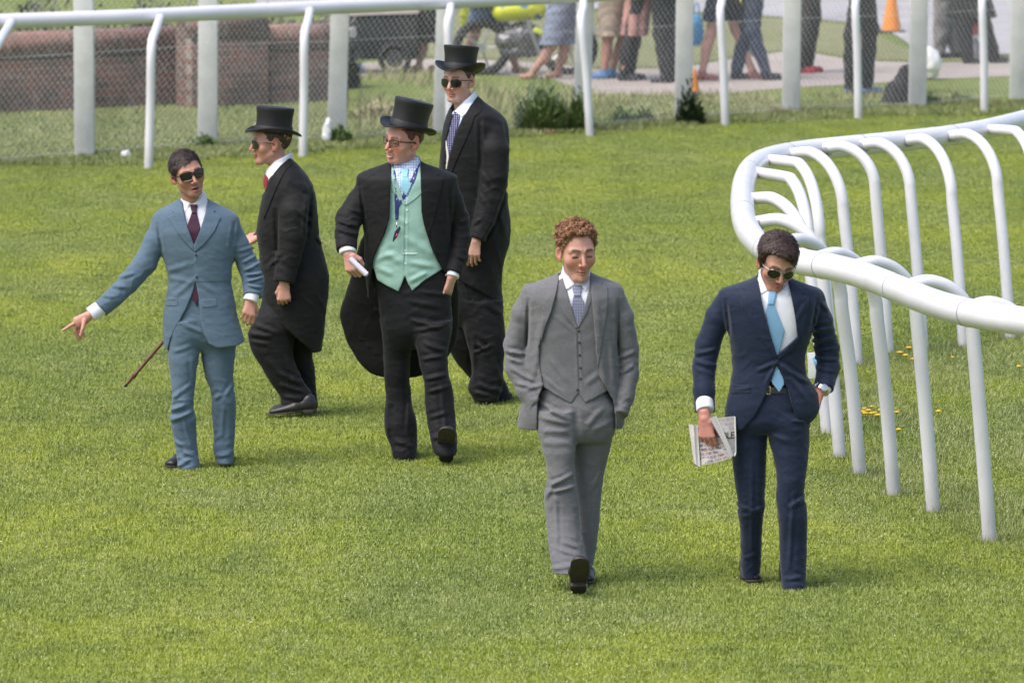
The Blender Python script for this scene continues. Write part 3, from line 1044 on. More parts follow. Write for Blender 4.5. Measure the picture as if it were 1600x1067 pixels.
def head_field(p, o):
    """local frame: face looks along -y, z = 0 at the eyes, metres"""
    x, y, z = p
    z = np.where(z < 0, z / o.get('long', 1.0), z)
    ax = np.abs(x)
    Q = (ax, y, z)
    jw = o.get('jaw', 1.0); fat = o.get('fat', 0.0)
    d = ellip(Q, (0, 0.018, 0.034), (0.075, 0.097, 0.083))
    d = smin(d, ellip(Q, (0, -0.022, -0.006), (0.066, 0.064, 0.078)), 0.02)
    d = smin(d, ellip(Q, (0, -0.018, -0.064), ((0.053 + fat) * jw, 0.060, 0.044)), 0.022)
    d = smin(d, cone(Q, (0, -0.066, -0.099), (0.016 * jw, -0.060, -0.097), 0.0185, 0.016), 0.018)
    d = smin(d, cone(Q, (0.050 * jw, 0.006, -0.055), (0.022, -0.050, -0.098), 0.014, 0.012), 0.02)      # jaw line
    d = smin(d, ellip(Q, (0.042, -0.049, -0.028), (0.024, 0.021, 0.022)), 0.024)        # cheek
    d = smin(d, cone(Q, (0.010, -0.081, 0.021), (0.046, -0.064, 0.020), 0.009, 0.008), 0.016)  # brow
    d = smax(d, -ellip(Q, (0.031, -0.101, 0.001), (0.020, 0.0225, 0.0135)), 0.014)       # sockets
    d = smin(d, ellip(Q, (0.031, -0.0705, 0.0), (0.0150, 0.0125, 0.0125)), 0.005)         # eyeball and lid
    op = o.get('eye_open', 0.0)
    lidz = 0.001 - 0.006 * (1 - op)
    ln = np.sqrt(((z - lidz + 12 * (ax - 0.031) ** 2)) ** 2 + (y + 0.085) ** 2)
    d = np.where((ax > 0.018) & (ax < 0.045), smax(d, -(ln - 0.0022), 0.002), d)
    ns = o.get('nose', 1.0)
    d = smin(d, cone(Q, (0, -0.083, 0.010), (0, -0.083 - 0.022 * ns, -0.034), 0.0075, 0.0098), 0.009)  # nose
    d = smin(d, ellip(Q, (0.0125, -0.091, -0.039), (0.0078, 0.0095, 0.0072)), 0.005)
    d = smax(d, -ellip(Q, (0.007, -0.099, -0.0475), (0.0034, 0.0045, 0.003)), 0.002)
    d = smax(d, -cone(Q, (0.020, -0.094, -0.044), (0.032, -0.083, -0.064), 0.0008, 0.0002), 0.008)       # cheek fold
    mo, wd = o.get('mouth', 0.0), o.get('mouth_w', 0.023)
    sm = o.get('smile', 0.0)
    up = -0.0655 + sm * 0.35 * (ax / 0.025) ** 2 * 0.01 * 4
    cyy = -0.089 + 7.0 * ax * ax
    zz = z - sm * (ax / 0.025) ** 2 * 0.008
    L1 = np.sqrt((zz + 0.0640 - mo * .15) ** 2 * 1.1 + (y - cyy) ** 2) - 0.0046 * np.clip(1.15 - (ax / wd) ** 2, 0.05, 1)
    L2 = np.sqrt((zz + 0.0745 + mo) ** 2 * 1.1 + (y - cyy - 0.001) ** 2) - 0.0054 * np.clip(1.1 - (ax / wd) ** 2, 0.05, 1)
    L = smin(L1, L2, 0.002)
    L = np.where(ax < wd * 1.15, L, 0.05)
    d = smin(d, L, 0.005)
    sl = np.sqrt((zz + 0.0695 + mo * .5) ** 2 / (1 + mo * 120) ** 2 + ((y - cyy + 0.006) * 0.45) ** 2) - 0.0024
    sl = np.where(ax < wd, sl, 0.05)
    d = smax(d, -sl, 0.002)
    d = smax(d, -ellip(Q, (0, -0.090, -0.0855 - mo), (0.018, 0.006, 0.004)), 0.006)
    # ears
    e1 = ellip(Q, (0.077, 0.014, -0.010), (0.010, 0.019, 0.031))
    th = math.radians(24)
    ex = (ax - 0.072) * math.cos(th) - (y - 0.010) * math.sin(th)
    ey = (ax - 0.072) * math.sin(th) + (y - 0.010) * math.cos(th)
    e1 = ellip((ex, ey, z), (0.004, 0.006, -0.008 ), (0.0075, 0.0185 , 0.0315))
    e1 = smax(e1, -ellip((ex, ey, z), (0.011, -0.001, -0.003), (0.0075, 0.011, 0.019)), 0.003)
    e1 = smin(e1, ellip((ex, ey, z), (0.003, -0.004, -0.032), (0.006, 0.009, 0.010)), 0.004)
    d = smin(d, e1, 0.006)
    return d

def head_tint(p, o, skin):
    x, y, z = p
    z = np.where(z < 0, z / o.get('long', 1.0), z)
    ax = np.abs(x)
    n = len(x)
    c = np.tile(np.array(skin, float), (n, 1))
    def lay(m, col):
        m = np.clip(m, 0, 1)[:, None]
        c[:] = c * (1 - m) + np.array(col) * m
    front = smooth01(-0.02, -0.055, y)
    flush = tuple(min(1, s * k) for s, k in zip(skin, (1.02, 0.66, 0.62)))
    lay(front * np.exp(-(((ax - 0.040) / 0.020) ** 2 + ((z + 0.034) / 0.020) ** 2)) * 0.75, flush)
    lay(front * np.exp(-((ax / 0.014) ** 2 + ((z + 0.036) / 0.014) ** 2)) * 0.7, flush)
    lay(smooth01(0.070, 0.078, ax) * 0.6, flush)
    st = o.get('stubble', 0.0)
    lay(smooth01(-0.045, -0.075, z) * smooth01(0.03, 0.0, y) * st, tuple(s * 0.60 for s in skin))
    sm = o.get('smile', 0.0); mo = o.get('mouth', 0.0); wd = o.get('mouth_w', 0.023)
    zz = z - sm * (ax / 0.025) ** 2 * 0.008
    lip = smooth01(1.0, 0.72, ((ax / (wd + .002)) ** 2 + ((zz + 0.0695 + mo * .4) / (0.0115 + mo * .6)) ** 2)) * (y < -0.075)
    lay(lip * 0.85, (0.40, 0.13, 0.115))
    if o.get('teeth'):
        tt = smooth01(1.0, 0.6, ((ax / (wd * .85)) ** 2 + ((zz + 0.0690 + mo * .3) / (0.0048 + mo * .4)) ** 2)) * (y < -0.072)
        lay(tt, (0.72, 0.66, 0.56))
    elif mo > 0:
        tt = smooth01(1.0, 0.6, ((ax / (wd * .8)) ** 2 + ((zz + 0.0695 + mo * .5) / (0.003 + mo * .45)) ** 2)) * (y < -0.072)
        lay(tt, (0.06, 0.02, 0.02))
    lay(np.exp(-((zz + 0.0695 + mo * .45) / 0.0016) ** 2) * (ax < wd) * (y < -0.072) * .8 * (0 if mo > 0.002 else 1), (0.13, 0.035, 0.035))
    bc = o.get('brow', (0.06, 0.035, 0.02))
    bz = 0.0215 + 0.004 * np.sin((ax - 0.010) / 0.040 * 3.1)
    lay(np.exp(-(((z - bz) / o.get('brow_w', 0.0046)) ** 2)) * smooth01(0.009, 0.015, ax) * smooth01(0.052, 0.044, ax) * (y < -0.03) * 1.0, bc)
    lay(np.exp(-(((ax - 0.031) / 0.015) ** 2 + ((z - 0.003) / 0.009) ** 2)) * front * .45, tuple(s * k for s, k in zip(skin, (.62, .50, .52))))
    # lashes under the lids
    lid = np.exp(-(((z + 0.0045 + 12 * (ax - 0.031) ** 2) / o.get('lash', 0.0030)) ** 2)) * smooth01(0.015, 0.020, ax) * smooth01(0.047, 0.042, ax) * (y < -0.03)
    lay(lid * 0.95, (0.03, 0.015, 0.012))
    return c

def hand_field(p, o):
    """local frame: wrist at 0, fingers towards -z, palm side +y, thumb side +x (mirror with 'm'). curls in degrees"""
    m = o.get('m', 1)
    P = (p[0] * m, p[1], p[2])
    d = econe(P, (0, 0, 0.03), (0.0, 0, -0.012), (0.026, 0.021), (0.029, 0.018))
    d = smin(d, econe(P, (0.010, 0.0, -0.02), (0.022, 0.001, -0.078), (0.020, 0.014), (0.016, 0.0115)), 0.012)
    d = smin(d, econe(P, (-0.010, 0.0, -0.02), (-0.024, 0.001, -0.072), (0.019, 0.014), (0.015, 0.011)), 0.012)
    d = smin(d, econe(P, (0, 0.001, -0.03), (0.0, 0.001, -0.076), (0.022, 0.014), (0.022, 0.012)), 0.012)
    curls = o.get('curl', (30, 35, 40, 45))
    spread = o.get('spread', 3)
    base = [(0.030, -0.082), (0.0105, -0.087), (-0.0095, -0.084), (-0.028, -0.076)]
    lens = [(0.040, 0.024, 0.019), (0.044, 0.028, 0.020), (0.041, 0.026, 0.019), (0.032, 0.020, 0.017)]
    rads = [0.0092, 0.0094, 0.0089, 0.0080]
    for i in range(4):
        bx, bz = base[i]
        a = np.array([bx, 0.002, bz])
        sp = math.radians((1.5 - i) * spread)
        c = 0.0
        r = rads[i]
        for j, L in enumerate(lens[i]):
            cu = curls[i] if not hasattr(curls[i], '__len__') else curls[i][j]
            c += math.radians(cu * (0.9 if j == 0 else 1.1 if j == 1 else 0.7)) if not hasattr(curls[i], '__len__') else math.radians(cu)
            dr = np.array([math.sin(sp) * math.cos(c), math.sin(c), -math.cos(sp) * math.cos(c)])
            b = a + dr * L
            e = cone(P, a, b, r, r * 0.91)
            d = smin(d, e, 0.0055 if j == 0 else 0.0022)
            a = b; r *= 0.91
    t = o.get('thumb', ((0.022, 0.004, -0.018), (0.046, 0.016, -0.046), (0.050, 0.024, -0.074), (0.044, 0.028, -0.098)))
    d = smin(d, cone(P, t[0], t[1], 0.0155, 0.0125), 0.010)
    d = smin(d, cone(P, t[1], t[2], 0.0118, 0.0102), 0.004)
    d = smin(d, cone(P, t[2], t[3], 0.0100, 0.0085), 0.003)
    return d

def hand_frame(c, fingers, palm, sc=1.0):
    """fingers: direction the fingers point; palm: direction the palm faces"""
    z = -Vector(fingers).normalized()
    y = Vector(palm); y = (y - z * y.dot(z)).normalized()
    x = y.cross(z)
    R = np.array([[x[i], y[i], z[i]] for i in range(3)])
    return Frame(c, R, sc)

def shoe_field(P, L=0.29):
    """heel at 0, toe towards -y, sole on z = 0"""
    x, y, z = P
    d = econe(P, (0, -0.035, 0.040), (0, -0.12, 0.036), (0.034, 0.040), (0.043, 0.034), (0, 0, 1))
    d = smin(d, econe(P, (0, -0.12, 0.034), (0.0, -L + 0.045, 0.022), (0.044, 0.033), (0.034, 0.020), (0, 0, 1)), 0.02)
    d = smin(d, econe(P, (0, -0.032, 0.045), (0, -0.040, 0.070), (0.032, 0.036), (0.034, 0.040), (0, 1, 0)), 0.02)
    return smax(d, 0.010 - z, 0.004)

def sole_field(P, L=0.29):
    x, y, z = P
    d2 = econe((x, y, z * 0), (0, -0.035, 0), (0, -0.10, 0), (0.035, 0.035), (0.035, 0.035), (0, 0, 1))
    d2 = smin(d2, econe((x, y, z * 0), (0, -0.15, 0), (0, -L + 0.046, 0), (0.045, 0.045), (0.041, 0.041), (0, 0, 1)), 0.03)
    sl = smax(smax(d2, z - 0.013, 0.002), 0.006 - z, 0.002)
    heel = smax(smax(smax(d2, z - 0.008, 0.001), -0.012 - z, 0.001), -0.075 - y, 0.001)
    return np.minimum(sl, heel)
# ------------------------------------------------------------------ a man in a suit, from traced outlines at his own distance
SKIN = skin_mat("skin")
ONLY = os.environ.get("ONLY")

class Man:
    def __init__(s, key, foot, label, cat="person"):
        s.key = key
        p = at_z(foot[0], foot[1], 0)
        s.O = Vector((p.x, p.y, 0)); s.Y = p.y
        s.m = mpp(s.Y)
        s.root = thing("person", s.O, label, cat)
    def p(s, px, py, dy=0.0):
        v = at_y(px, py, s.Y + dy) - s.O
        return (v.x, v.y, v.z)
    def rows(s, rr):
        out = []
        for r in rr:
            py, xl, xr, yc, ry = r
            a, b = s.p(xl, py, yc), s.p(xr, py, yc)
            out.append((a[2], a[0], b[0], yc, ry))
        return out
    def poly(s, pts, dy=-0.11):
        return [(s.p(x, y, dy)[0], s.p(x, y, dy)[2]) for x, y in pts]
    def g(s, px, py):
        v = at_z(px, py, 0) - s.O
        return np.array((v.x, v.y, 0.0))
    def chain_pts(s, rr):
        """rr: (px, py, dy, half width px, half thickness m)"""
        return [s.p(r[0], r[1], r[2]) for r in rr], [(r[3] * s.m, r[4]) for r in rr]

def sleeve(pts, rad, cut=True, k=0.014, flat=(0, 1, 0)):
    """tube along pts, its end cut square"""
    pts = [np.array(p) for p in pts]
    e = pts[-1]; d = pts[-1] - pts[-2]; d = d / np.linalg.norm(d)
    r = rad[-1]; mr = max(r)
    far = e + d * mr
    def f(P):
        v = None
        for i in range(len(pts) - 1):
            last = i == len(pts) - 2
            b = far if (last and cut) else pts[i + 1]
            rb = rad[i + 1]
            c = econe(P, pts[i], b, rad[i], rb, flat)
            if last and cut:
                c = smax(c, (P[0] - e[0]) * d[0] + (P[1] - e[1]) * d[1] + (P[2] - e[2]) * d[2], 0.004)
            v = c if v is None else smin(v, c, k)
        return v
    return f

def creases(man, lst, dy=-0.10):
    pr = []
    for c in lst:
        a, b = man.p(c[0], c[1], dy), man.p(c[2], c[3], dy)
        pr.append(((a[0], a[2]), (b[0], b[2]), c[4] * man.m, c[5] * 0.00135))
    def f(P):
        s = 0.0
        for a, b, w, amp in pr:
            d, t = seg2(P[0], P[2], a, b)
            g = np.exp(-(d / w) ** 2) - 0.55 * np.exp(-((d - 1.9 * w) / w) ** 2)
            s = s + amp * g * np.clip(np.sin(np.clip(t * 0.9 + 0.08, 0, 1) * np.pi) * 1.4, 0, 1)
        return s
    return f

def bunches(man, lst, dy=-0.05):
    """gathered folds: (px, py, radius px, direction of the folds' normal in degrees, wavelength px, amplitude mm)"""
    pr = []
    for i, c in enumerate(lst):
        a = man.p(c[0], c[1], dy)
        an = math.radians(c[3])
        pr.append((a, c[2] * man.m, math.cos(an), math.sin(an), c[4] * man.m, c[5] * 0.0014, i))
    def f(P):
        s = 0.0
        for a, R, cx, sz, lam, amp, i in pr:
            x, z = P[0] - a[0], P[2] - a[2]
            r2 = (x * x + z * z) / (R * R)
            u = x * cx + z * sz; v = -x * sz + z * cx
            ph = u / lam * 6.283 + 1.6 * np.sin(v / lam * 1.9 + i * 2.1) + 0.9 * np.sin(v / lam * 3.7 + P[1] / lam * 2.0 + i) + P[1] / lam * 2.5
            w = 1 - np.abs(np.sin(ph * .5))
            gate = 0.55 + 0.45 * np.sin(u / lam * 1.3 + v / lam * .8 + i * 1.7) * np.cos(v / lam * 1.1 + i)
            s = s + 1.25 * amp * np.exp(-r2 * 1.2) * (w ** 1.6 - 0.28) * gate
        return s
    return f

def legs_field(man, legs, pelvis, k=0.02, e=2.15):
    L = [ZLoft(man.rows(r), e=e, cap=0.006) for r in legs]
    Pv = ZLoft(man.rows(pelvis), e=2.3, cap=0.02)
    def f(P):
        d = L[0](P)
        for q in L[1:]:
            d = np.minimum(d, q(P))
        return smin(d, Pv(P), k)
    return f

def bbox(man, x0, y0, x1, y1, d0, d1):
    """picture box -> local box with a depth range"""
    a = man.p(x0, y1, 0); b = man.p(x1, y0, 0)
    return (a[0], d0, a[2] - 0.03), (b[0], d1, b[2] + 0.03)

def polyline_mesh(man, pts, rad, mat, name, parent):
    MB().tube([Vector(p) for p in pts], rad, n=8).build(name, mat, parent)

def top_hat(man, fr, mat, band, parent, w=0.082, l=0.100, h=0.145, brim=0.048, curl=0.022, flare=1.02, z0=0.055, tilt=0.0):
    """built in the head's frame; sides of the brim curl up, front and back dip"""
    M = fr.mat() @ Matrix.Rotation(tilt, 4, 'X')
    def warp(v, an, r):
        s = abs(math.cos(an))
        over = max(0.0, (r - 1.0))
        nx, ny = math.cos(an) * (w + over * brim), math.sin(an) * (l + over * brim * 1.0)
        z = v.z
        if over > 0:
            z += curl * 1.25 * (over ** 1.6) * (s ** 1.5) - 0.012 * over * (1 - s) ** 1.2
        else:
            nx, ny = math.cos(an) * w * r, math.sin(an) * l * r
        return Vector((nx, ny + 0.012, z + z0))
    hm = MB()
    prof = [(0.02, h), (0.5, h + 0.002), (0.94 * flare, h), (0.985 * flare, h - 0.002), (1.0 * flare, h - 0.008)]
    for i in range(1, 13):
        t = i / 12
        prof.append((1.0 * (1 - t) + flare * (1 - t) * 0 + t * 1.0 + (flare - 1) * (1 - t) ** 2 - 0.045 * math.sin(math.pi * min(1, t * 1.0)) ** 1.2 + 0.0, (h - 0.008) * (1 - t)))
    def warp2(v, an, r):
        nx, ny = math.cos(an) * w * r, math.sin(an) * l * r
        return Vector((nx, ny + 0.012, v.z + z0))
    rings = [(r, z) for r, z in prof]
    hm.lathe([(r, z) for r, z in rings], n=48, M=M, warp=lambda v, an, r: warp2(v, an, r))
    hat = hm.build("top_hat", mat, parent)
    bm = MB()
    th = 0.0035
    pr = [(0.985, 0.0), (1.0, th)] + [(1 + t, th) for t in (0.2, 0.4, 0.6, 0.75, 0.88, 0.96)] + [(1.01 + 0, 0)]
    up = [(1 + t, th) for t in (0.0, 0.15, 0.3, 0.45, 0.6, 0.75, 0.88, 0.97)]
    dn = [(1 + t, -th * .3) for t in (0.97, 0.88, 0.75, 0.6, 0.45, 0.3, 0.15, 0.0)]
    ed = [(1.0 + 1.01, th * 1.3), (1.0 + 1.025, th * 0.4), (1.0 + 1.01, -th * .9)]
    bm.lathe([(0.93, th)] + up + ed + dn + [(0.93, -th * .3)], n=64, M=M, warp=warp, close=False)
    bm.build("brim", mat, hat)
    bb = MB()
    bb.lathe([(1.003, 0.004), (1.016, 0.005), (1.006, 0.034), (0.99, 0.036)], n=48, M=M, warp=lambda v, an, r: warp2(v, an, r), close=False)
    bb.build("hat_band", band, hat)
    return hat

def lens_poly(kind, side):
    """outline of one lens in the head frame (x, z), side = +1 / -1"""
    pts = []
    for k in range(24):
        a = 2 * math.pi * k / 24
        c, s_ = math.cos(a), math.sin(a)
        if kind == 'aviator':
            rx, rz = 0.0280, 0.0230
            x = rx * c; z = rz * s_
            if s_ < 0: x += -0.0 + 0.004 * (-s_); z *= 1.0
            x *= (1 - 0.10 * s_ * (1 if s_ < 0 else 0) * -1)
            pts.append((side * (0.0335 + x), -0.005 + z - 0.002))
        elif kind == 'wayfarer':
            n = 4.2
            x = 0.0285 * math.copysign(abs(c) ** (2 / n), c); z = 0.0205 * math.copysign(abs(s_) ** (2 / n), s_)
            x *= 1 + 0.10 * (z / 0.0175)
            pts.append((side * (0.0325 + x), -0.001 + z))
        else:
            n = 3.2
            x = 0.0245 * math.copysign(abs(c) ** (2 / n), c); z = 0.0150 * math.copysign(abs(s_) ** (2 / n), s_)
            pts.append((side * (0.0325 + x), -0.002 + z))
    return pts

def glasses(fr, kind, lens_m, frame_m, parent, name="sunglasses", rim=0.0022):
    def y_at(x): return -0.0955 + 5.5 * x * x + (0.0 if kind != 'aviator' else -0.001)
    g = MB()
    for s_ in (-1, 1):
        out = lens_poly(kind, s_)
        cx = sum(p[0] for p in out) / 24; cz = sum(p[1] for p in out) / 24
        ring = [Vector(fr.pt((x, y_at(x), z))) for x, z in out]
        g.tube(ring + [ring[0]], rim * fr.sc, n=6, caps=False)
        # temple arm
        a = Vector(fr.pt((s_ * 0.058, y_at(0.058) + 0.002, 0.008))); b = Vector(fr.pt((s_ * 0.0755, -0.045, 0.006)))
        c = Vector(fr.pt((s_ * 0.0805, 0.000, 0.002))); d = Vector(fr.pt((s_ * 0.0800, 0.020, -0.012)))
        g.tube([a, b, c, d], (0.0022 if kind in ('aviator',) else 0.0030) * fr.sc, n=6)
    zb = 0.004 if kind != 'aviator' else 0.006
    g.tube([Vector(fr.pt((-0.010, y_at(0.01) - 0.001, zb))), Vector(fr.pt((0, y_at(0) - 0.003, zb + 0.002))), Vector(fr.pt((0.010, y_at(0.01) - 0.001, zb)))], rim * 1.2 * fr.sc, n=6)
    if kind == 'aviator':
        g.tube([Vector(fr.pt((-0.030, y_at(0.03) - 0.001, 0.0135))), Vector(fr.pt((0, y_at(0) - 0.002, 0.0145))), Vector(fr.pt((0.030, y_at(0.03) - 0.001, 0.0135)))], rim * fr.sc, n=6)
    go = g.build(name, frame_m, parent)
    for s_ in (-1, 1):
        out = lens_poly(kind, s_)
        mbm = MB(); bm = mbm.bm
        cx = sum(p[0] for p in out) / 24; cz = sum(p[1] for p in out) / 24
        rings = []
        for sc_, dy in ((1.0, 0.0), (0.6, -0.0012), (0.25, -0.0016)):
            rings.append([bm.verts.new(fr.pt((cx + (x - cx) * sc_, y_at(cx + (x - cx) * sc_) + dy, cz + (z - cz) * sc_))) for x, z in out])
        back = [bm.verts.new(fr.pt((x, y_at(x) + 0.0025, z))) for x, z in out]
        for r0, r1 in list(zip(rings, rings[1:])) + [(rings[0], back)]:
            for k in range(24):
                bm.faces.new((r0[k], r0[(k + 1) % 24], r1[(k + 1) % 24], r1[k]))
        bm.faces.new(rings[-1]); bm.faces.new(back)
        mbm.build("lens", lens_m, go)
    return go

def hair_field(fr, style):
    def f(P):
        x, y, z = fr.loc(P)
        ax = np.abs(x)
        t = style.get('t', 0.008)
        ln = style.get('line', 0.062)
        # height above which hair grows, by distance from the front of the head
        hl = np.interp(y, [-0.12, -0.085, -0.070, -0.055, -0.040, -0.028, -0.014, 0.0, 0.012, 0.034, 0.06, 0.11, 0.14],
                       [ln + .004, ln, ln - 0.003, style.get('temple', 0.050), 0.034, 0.006, style.get('burn', -0.026), -0.024, 0.020, 0.012, -0.050, -0.066, -0.068])
        hl = hl + style.get('part', 0.0) * x * (y < -0.03) - style.get('widow', 0.0) * np.exp(-(x / 0.018) ** 2) * (y < -0.045)
        hl = hl + wob((x, y * 0.2, z * 0.2), 0.016, 3) * 0.004
        g = smooth01(-0.002, style.get('ramp', 0.022), z - hl)
        up = smooth01(0.0, 0.10, z)
        d = ellip((x, y, z), (0, 0.018, 0.034), (0.0745, 0.0965, 0.0825))
        if style.get('curly'):
            c1 = wob((x, y, z), 0.024, 1, n=5); c2 = wob((x, y, z), 0.013, 2, n=5)
            d = d - g * (0.002 + 0.014 * up) - g * (0.0025 + 0.0100 * up) * c1 - g * (0.0015 + 0.0055 * up) * c2 + (1 - g) * 0.006
        else:
            a = style.get('comb', 0.6)
            u = x * math.cos(a) + y * math.sin(a)
            vol = t * (0.7 + style.get('top', 1.0) * up)
            d = d - g * vol - g * 0.0016 * wob((u, y * 0.25, z * 0.5), 0.007, 4) - g * 0.0030 * wob((u, y * 0.4, z * 0.5), 0.022, 5) + (1 - g) * 0.006
            q = style.get('quiff')
            if q:
                d = smin(d, ellip((x - q[0], y, z), (0, -0.058, 0.094), (0.052, 0.034, 0.022)) - 0.002 * wob((u, y * .3, z), 0.01, 2) + (1 - g) * .01, 0.014)
        d = smax(d, -ellip((ax, y, z), (0.084, 0.012, -0.010), (0.018, 0.019, 0.034)), 0.004)
        return d * 0.8
    return f

def shell(name, base, off, poly_field, mat, parent, box, h=0.003, ymax=0.0, inner=0.012, sharp=0.0012):
    """a flat piece of cloth lying on the surface of the field base, cut to an outline"""
    def f(P):
        b = base(P)
        return smax(smax(smax(b - off, poly_field(P[0], P[2]), sharp), -(b + inner), sharp), P[1] - ymax, 0.002)
    return solid(name, f, box[0], box[1], h, mat, parent)

def shell_px(man, name, base, off, poly_px, mat, parent, h=0.003, dy=-0.11, ymax=0.0, inner=0.012, d0=-0.28, sharp=0.0012):
    pl = man.poly(poly_px, dy)
    xs_, zs_ = [p[0] for p in pl], [p[1] for p in pl]
    return shell(name, base, off, lambda x, z: poly2(x, z, pl), mat, parent, ((min(xs_) - .02, d0, min(zs_) - .02), (max(xs_) + .02, ymax + .02, max(zs_) + .02)), h, ymax, inner, sharp)

def strands(fr, field, mat, parent, style, n, hat=None):
    """fine locks lying on the hair, so that it does not end in a moulded edge"""
    rs = np.random.RandomState(int(n))
    c = fr.c
    me = parent.data
    co = np.empty(len(me.vertices) * 3, f32); me.vertices.foreach_get("co", co); co = co.reshape(-1, 3)
    nr = np.empty(len(me.vertices) * 3, f32); me.vertices.foreach_get("normal", nr); nr = nr.reshape(-1, 3)
    idx = rs.randint(0, len(co), n)
    P0, N0 = co[idx].astype(float), nr[idx].astype(float)
    R = fr.R
    a = style.get('comb', .6)
    flow = R @ np.array(style.get('flow', (-math.sin(a) * .9, -.55 * math.cos(a), -.55)))
    V, F = [], []
    curly = style.get('curly')
    for p, nn in zip(P0, N0):
        d = flow + rs.normal(0, .30 if not curly else 1.2, 3)
        if not curly:
            lp = R.T @ (p - fr.c)
            if lp[1] > 0.02: d = R @ np.array((0, .4, -1.0)) + rs.normal(0, .2, 3)
        d = d - nn * (d @ nn); L_ = np.linalg.norm(d)
        if L_ < 1e-3: continue
        d /= L_
        sd = np.cross(d, nn)
        L = (.010 + .014 * rs.rand()) * fr.sc * style.get('len', 1.0); w = (.0011 + .0010 * rs.rand()) * fr.sc
        lift = (.0015 + .0035 * rs.rand()) * (1.8 if curly else 1)
        k = len(V)
        b = .5 + rs.rand()
        q0 = p - nn * .0015; q1 = p + d * L * .5 + nn * lift + sd * (rs.normal(0, .002)); q2 = p + d * L * (.9 if not curly else .6) + nn * lift * (.2 if not curly else .4) + sd * (rs.normal(0, .003 if not curly else .008))
        V += [q0 - sd * w, q0 + sd * w, q1 + sd * w, q1 - sd * w, q2]
        F += [(k, k + 1, k + 2), (k, k + 2, k + 3), (k + 3, k + 2, k + 4)]
    link_mesh("hair_locks", mesh_np("hair_locks", V, F), mat, parent)

def finish_head(man, fr, o, parent, style, hmat, hat=None):
    if style is not None:
        c = fr.c
        hf = hair_field(fr, style)
        if hat is not None:
            base = hf
            hf = lambda P: smax(base(P), (fr.loc(P)[2] - hat), 0.003)
        ho = solid("hair", hf, c - 0.16, c + 0.17, 0.0030, hmat, parent)
        if hat is None:
            strands(fr, hf, hair_mat(hmat.name + '_locks', tuple(min(1, q * 1.9) for q in style['col'])), ho, style, 6500)

def shoe(man, heel, toe_dir, up, mat, sole_m, parent, L=0.29, sc=1.0):
    """heel: local point under the heel; toe_dir, up: directions"""
    y = -Vector(toe_dir).normalized()
    z = Vector(up); z = (z - y * y.dot(z)).normalized()
    x = y.cross(z)
    R = np.array([[x[i], y[i], z[i]] for i in range(3)])
    fr = Frame(heel, R, sc)
    c = fr.pt((0, -0.14, 0.05))
    f = lambda P: shoe_field(fr.loc(P), L) * sc
    g = lambda P: sole_field(fr.loc(P), L) * sc
    so = solid("shoe", f, c - 0.20, c + 0.20, 0.005, mat, parent)
    solid("sole", g, c - 0.20, c + 0.20, 0.004, sole_m, so)
    return fr

def shoe_toe(man, toe_px, dirn, mat, sole_m, parent, L=0.29):
    """flat on the turf, the tip of the toe at a picture point"""
    d = np.array((dirn[0], dirn[1], 0.0)); d = d / np.linalg.norm(d)
    heel = man.g(*toe_px) - d * L
    heel[2] = 0.012
    return shoe(man, heel, d, (0, 0, 1), mat, sole_m, parent, L)

def buttons(man, pts, T, mat, parent, r=0.0075, dy=-0.11, y0=-0.30):
    """small sewn buttons set on the surface of the field T"""
    b = MB()
    for (px, py) in pts:
        q = man.p(px, py, dy)
        ys = np.linspace(y0, 0.05, 400)
        v = T((np.full(400, q[0]), ys, np.full(400, q[2])))
        i = int(np.argmax(v < 0)) if (v < 0).any() else 200
        c = Vector((q[0], ys[i] - 0.001, q[2]))
        M = Matrix.Translation(c) @ Matrix.Rotation(math.pi / 2, 4, 'X')
        b = MB(); b.lathe([(r * .5, 0.0022), (r * .8, 0.003), (r, 0.002), (r, -0.002)], n=14, M=M)
        b.build("button", mat, parent)

def surf_y(T, x, z, y0=-0.40, y1=0.1):
    ys = np.linspace(y0, y1, 600)
    v = T((np.full(600, x), ys, np.full(600, z)))
    return ys[int(np.argmax(v < 0))] if (v < 0).any() else 0.0
# common materials
BLACK_SHOE = plain("black_leather", (0.018, 0.017, 0.018), 0.42, 0.2, 20, 0, 0.15, 0.5)
SOLE = plain("worn_sole", (0.045, 0.035, 0.030), 0.7, 0.3, 25, 0, 0.3)
GLASS_BLACK = plain("black_frame", (0.012, 0.012, 0.013), 0.22, 0.05, 20, 0, 0.0)
LENS_DARK = plain("dark_lens", (0.012, 0.011, 0.012), 0.08, 0.05, 20, 0, 0.0, 0.7)
METAL = plain("bright_metal", (0.72, 0.70, 0.66), 0.25, 0.05, 20, 1.0, 0.0)
GOLD = plain("gold_metal", (0.80, 0.58, 0.25), 0.25, 0.05, 20, 1.0, 0.0)
SILK_HAT = plain("black_silk_plush", (0.008, 0.0075, 0.009), 0.5, 0.25, 18, 0, 0.25, 0.45)
HAT_BAND = plain("hat_ribbon", (0.010, 0.010, 0.012), 0.6, 0.1, 18, 0, 0.2)
WHITE_SHIRT = cloth("white_shirting", (0.70, 0.71, 0.77), 0.04, 0.75)
BUTTON_DARK = plain("dark_button", (0.02, 0.02, 0.022), 0.35, 0.1, 20, 0, 0.0)
SKIN_A, SKIN_B, SKIN_C = (0.46, 0.235, 0.17), (0.52, 0.275, 0.21), (0.44, 0.23, 0.165)

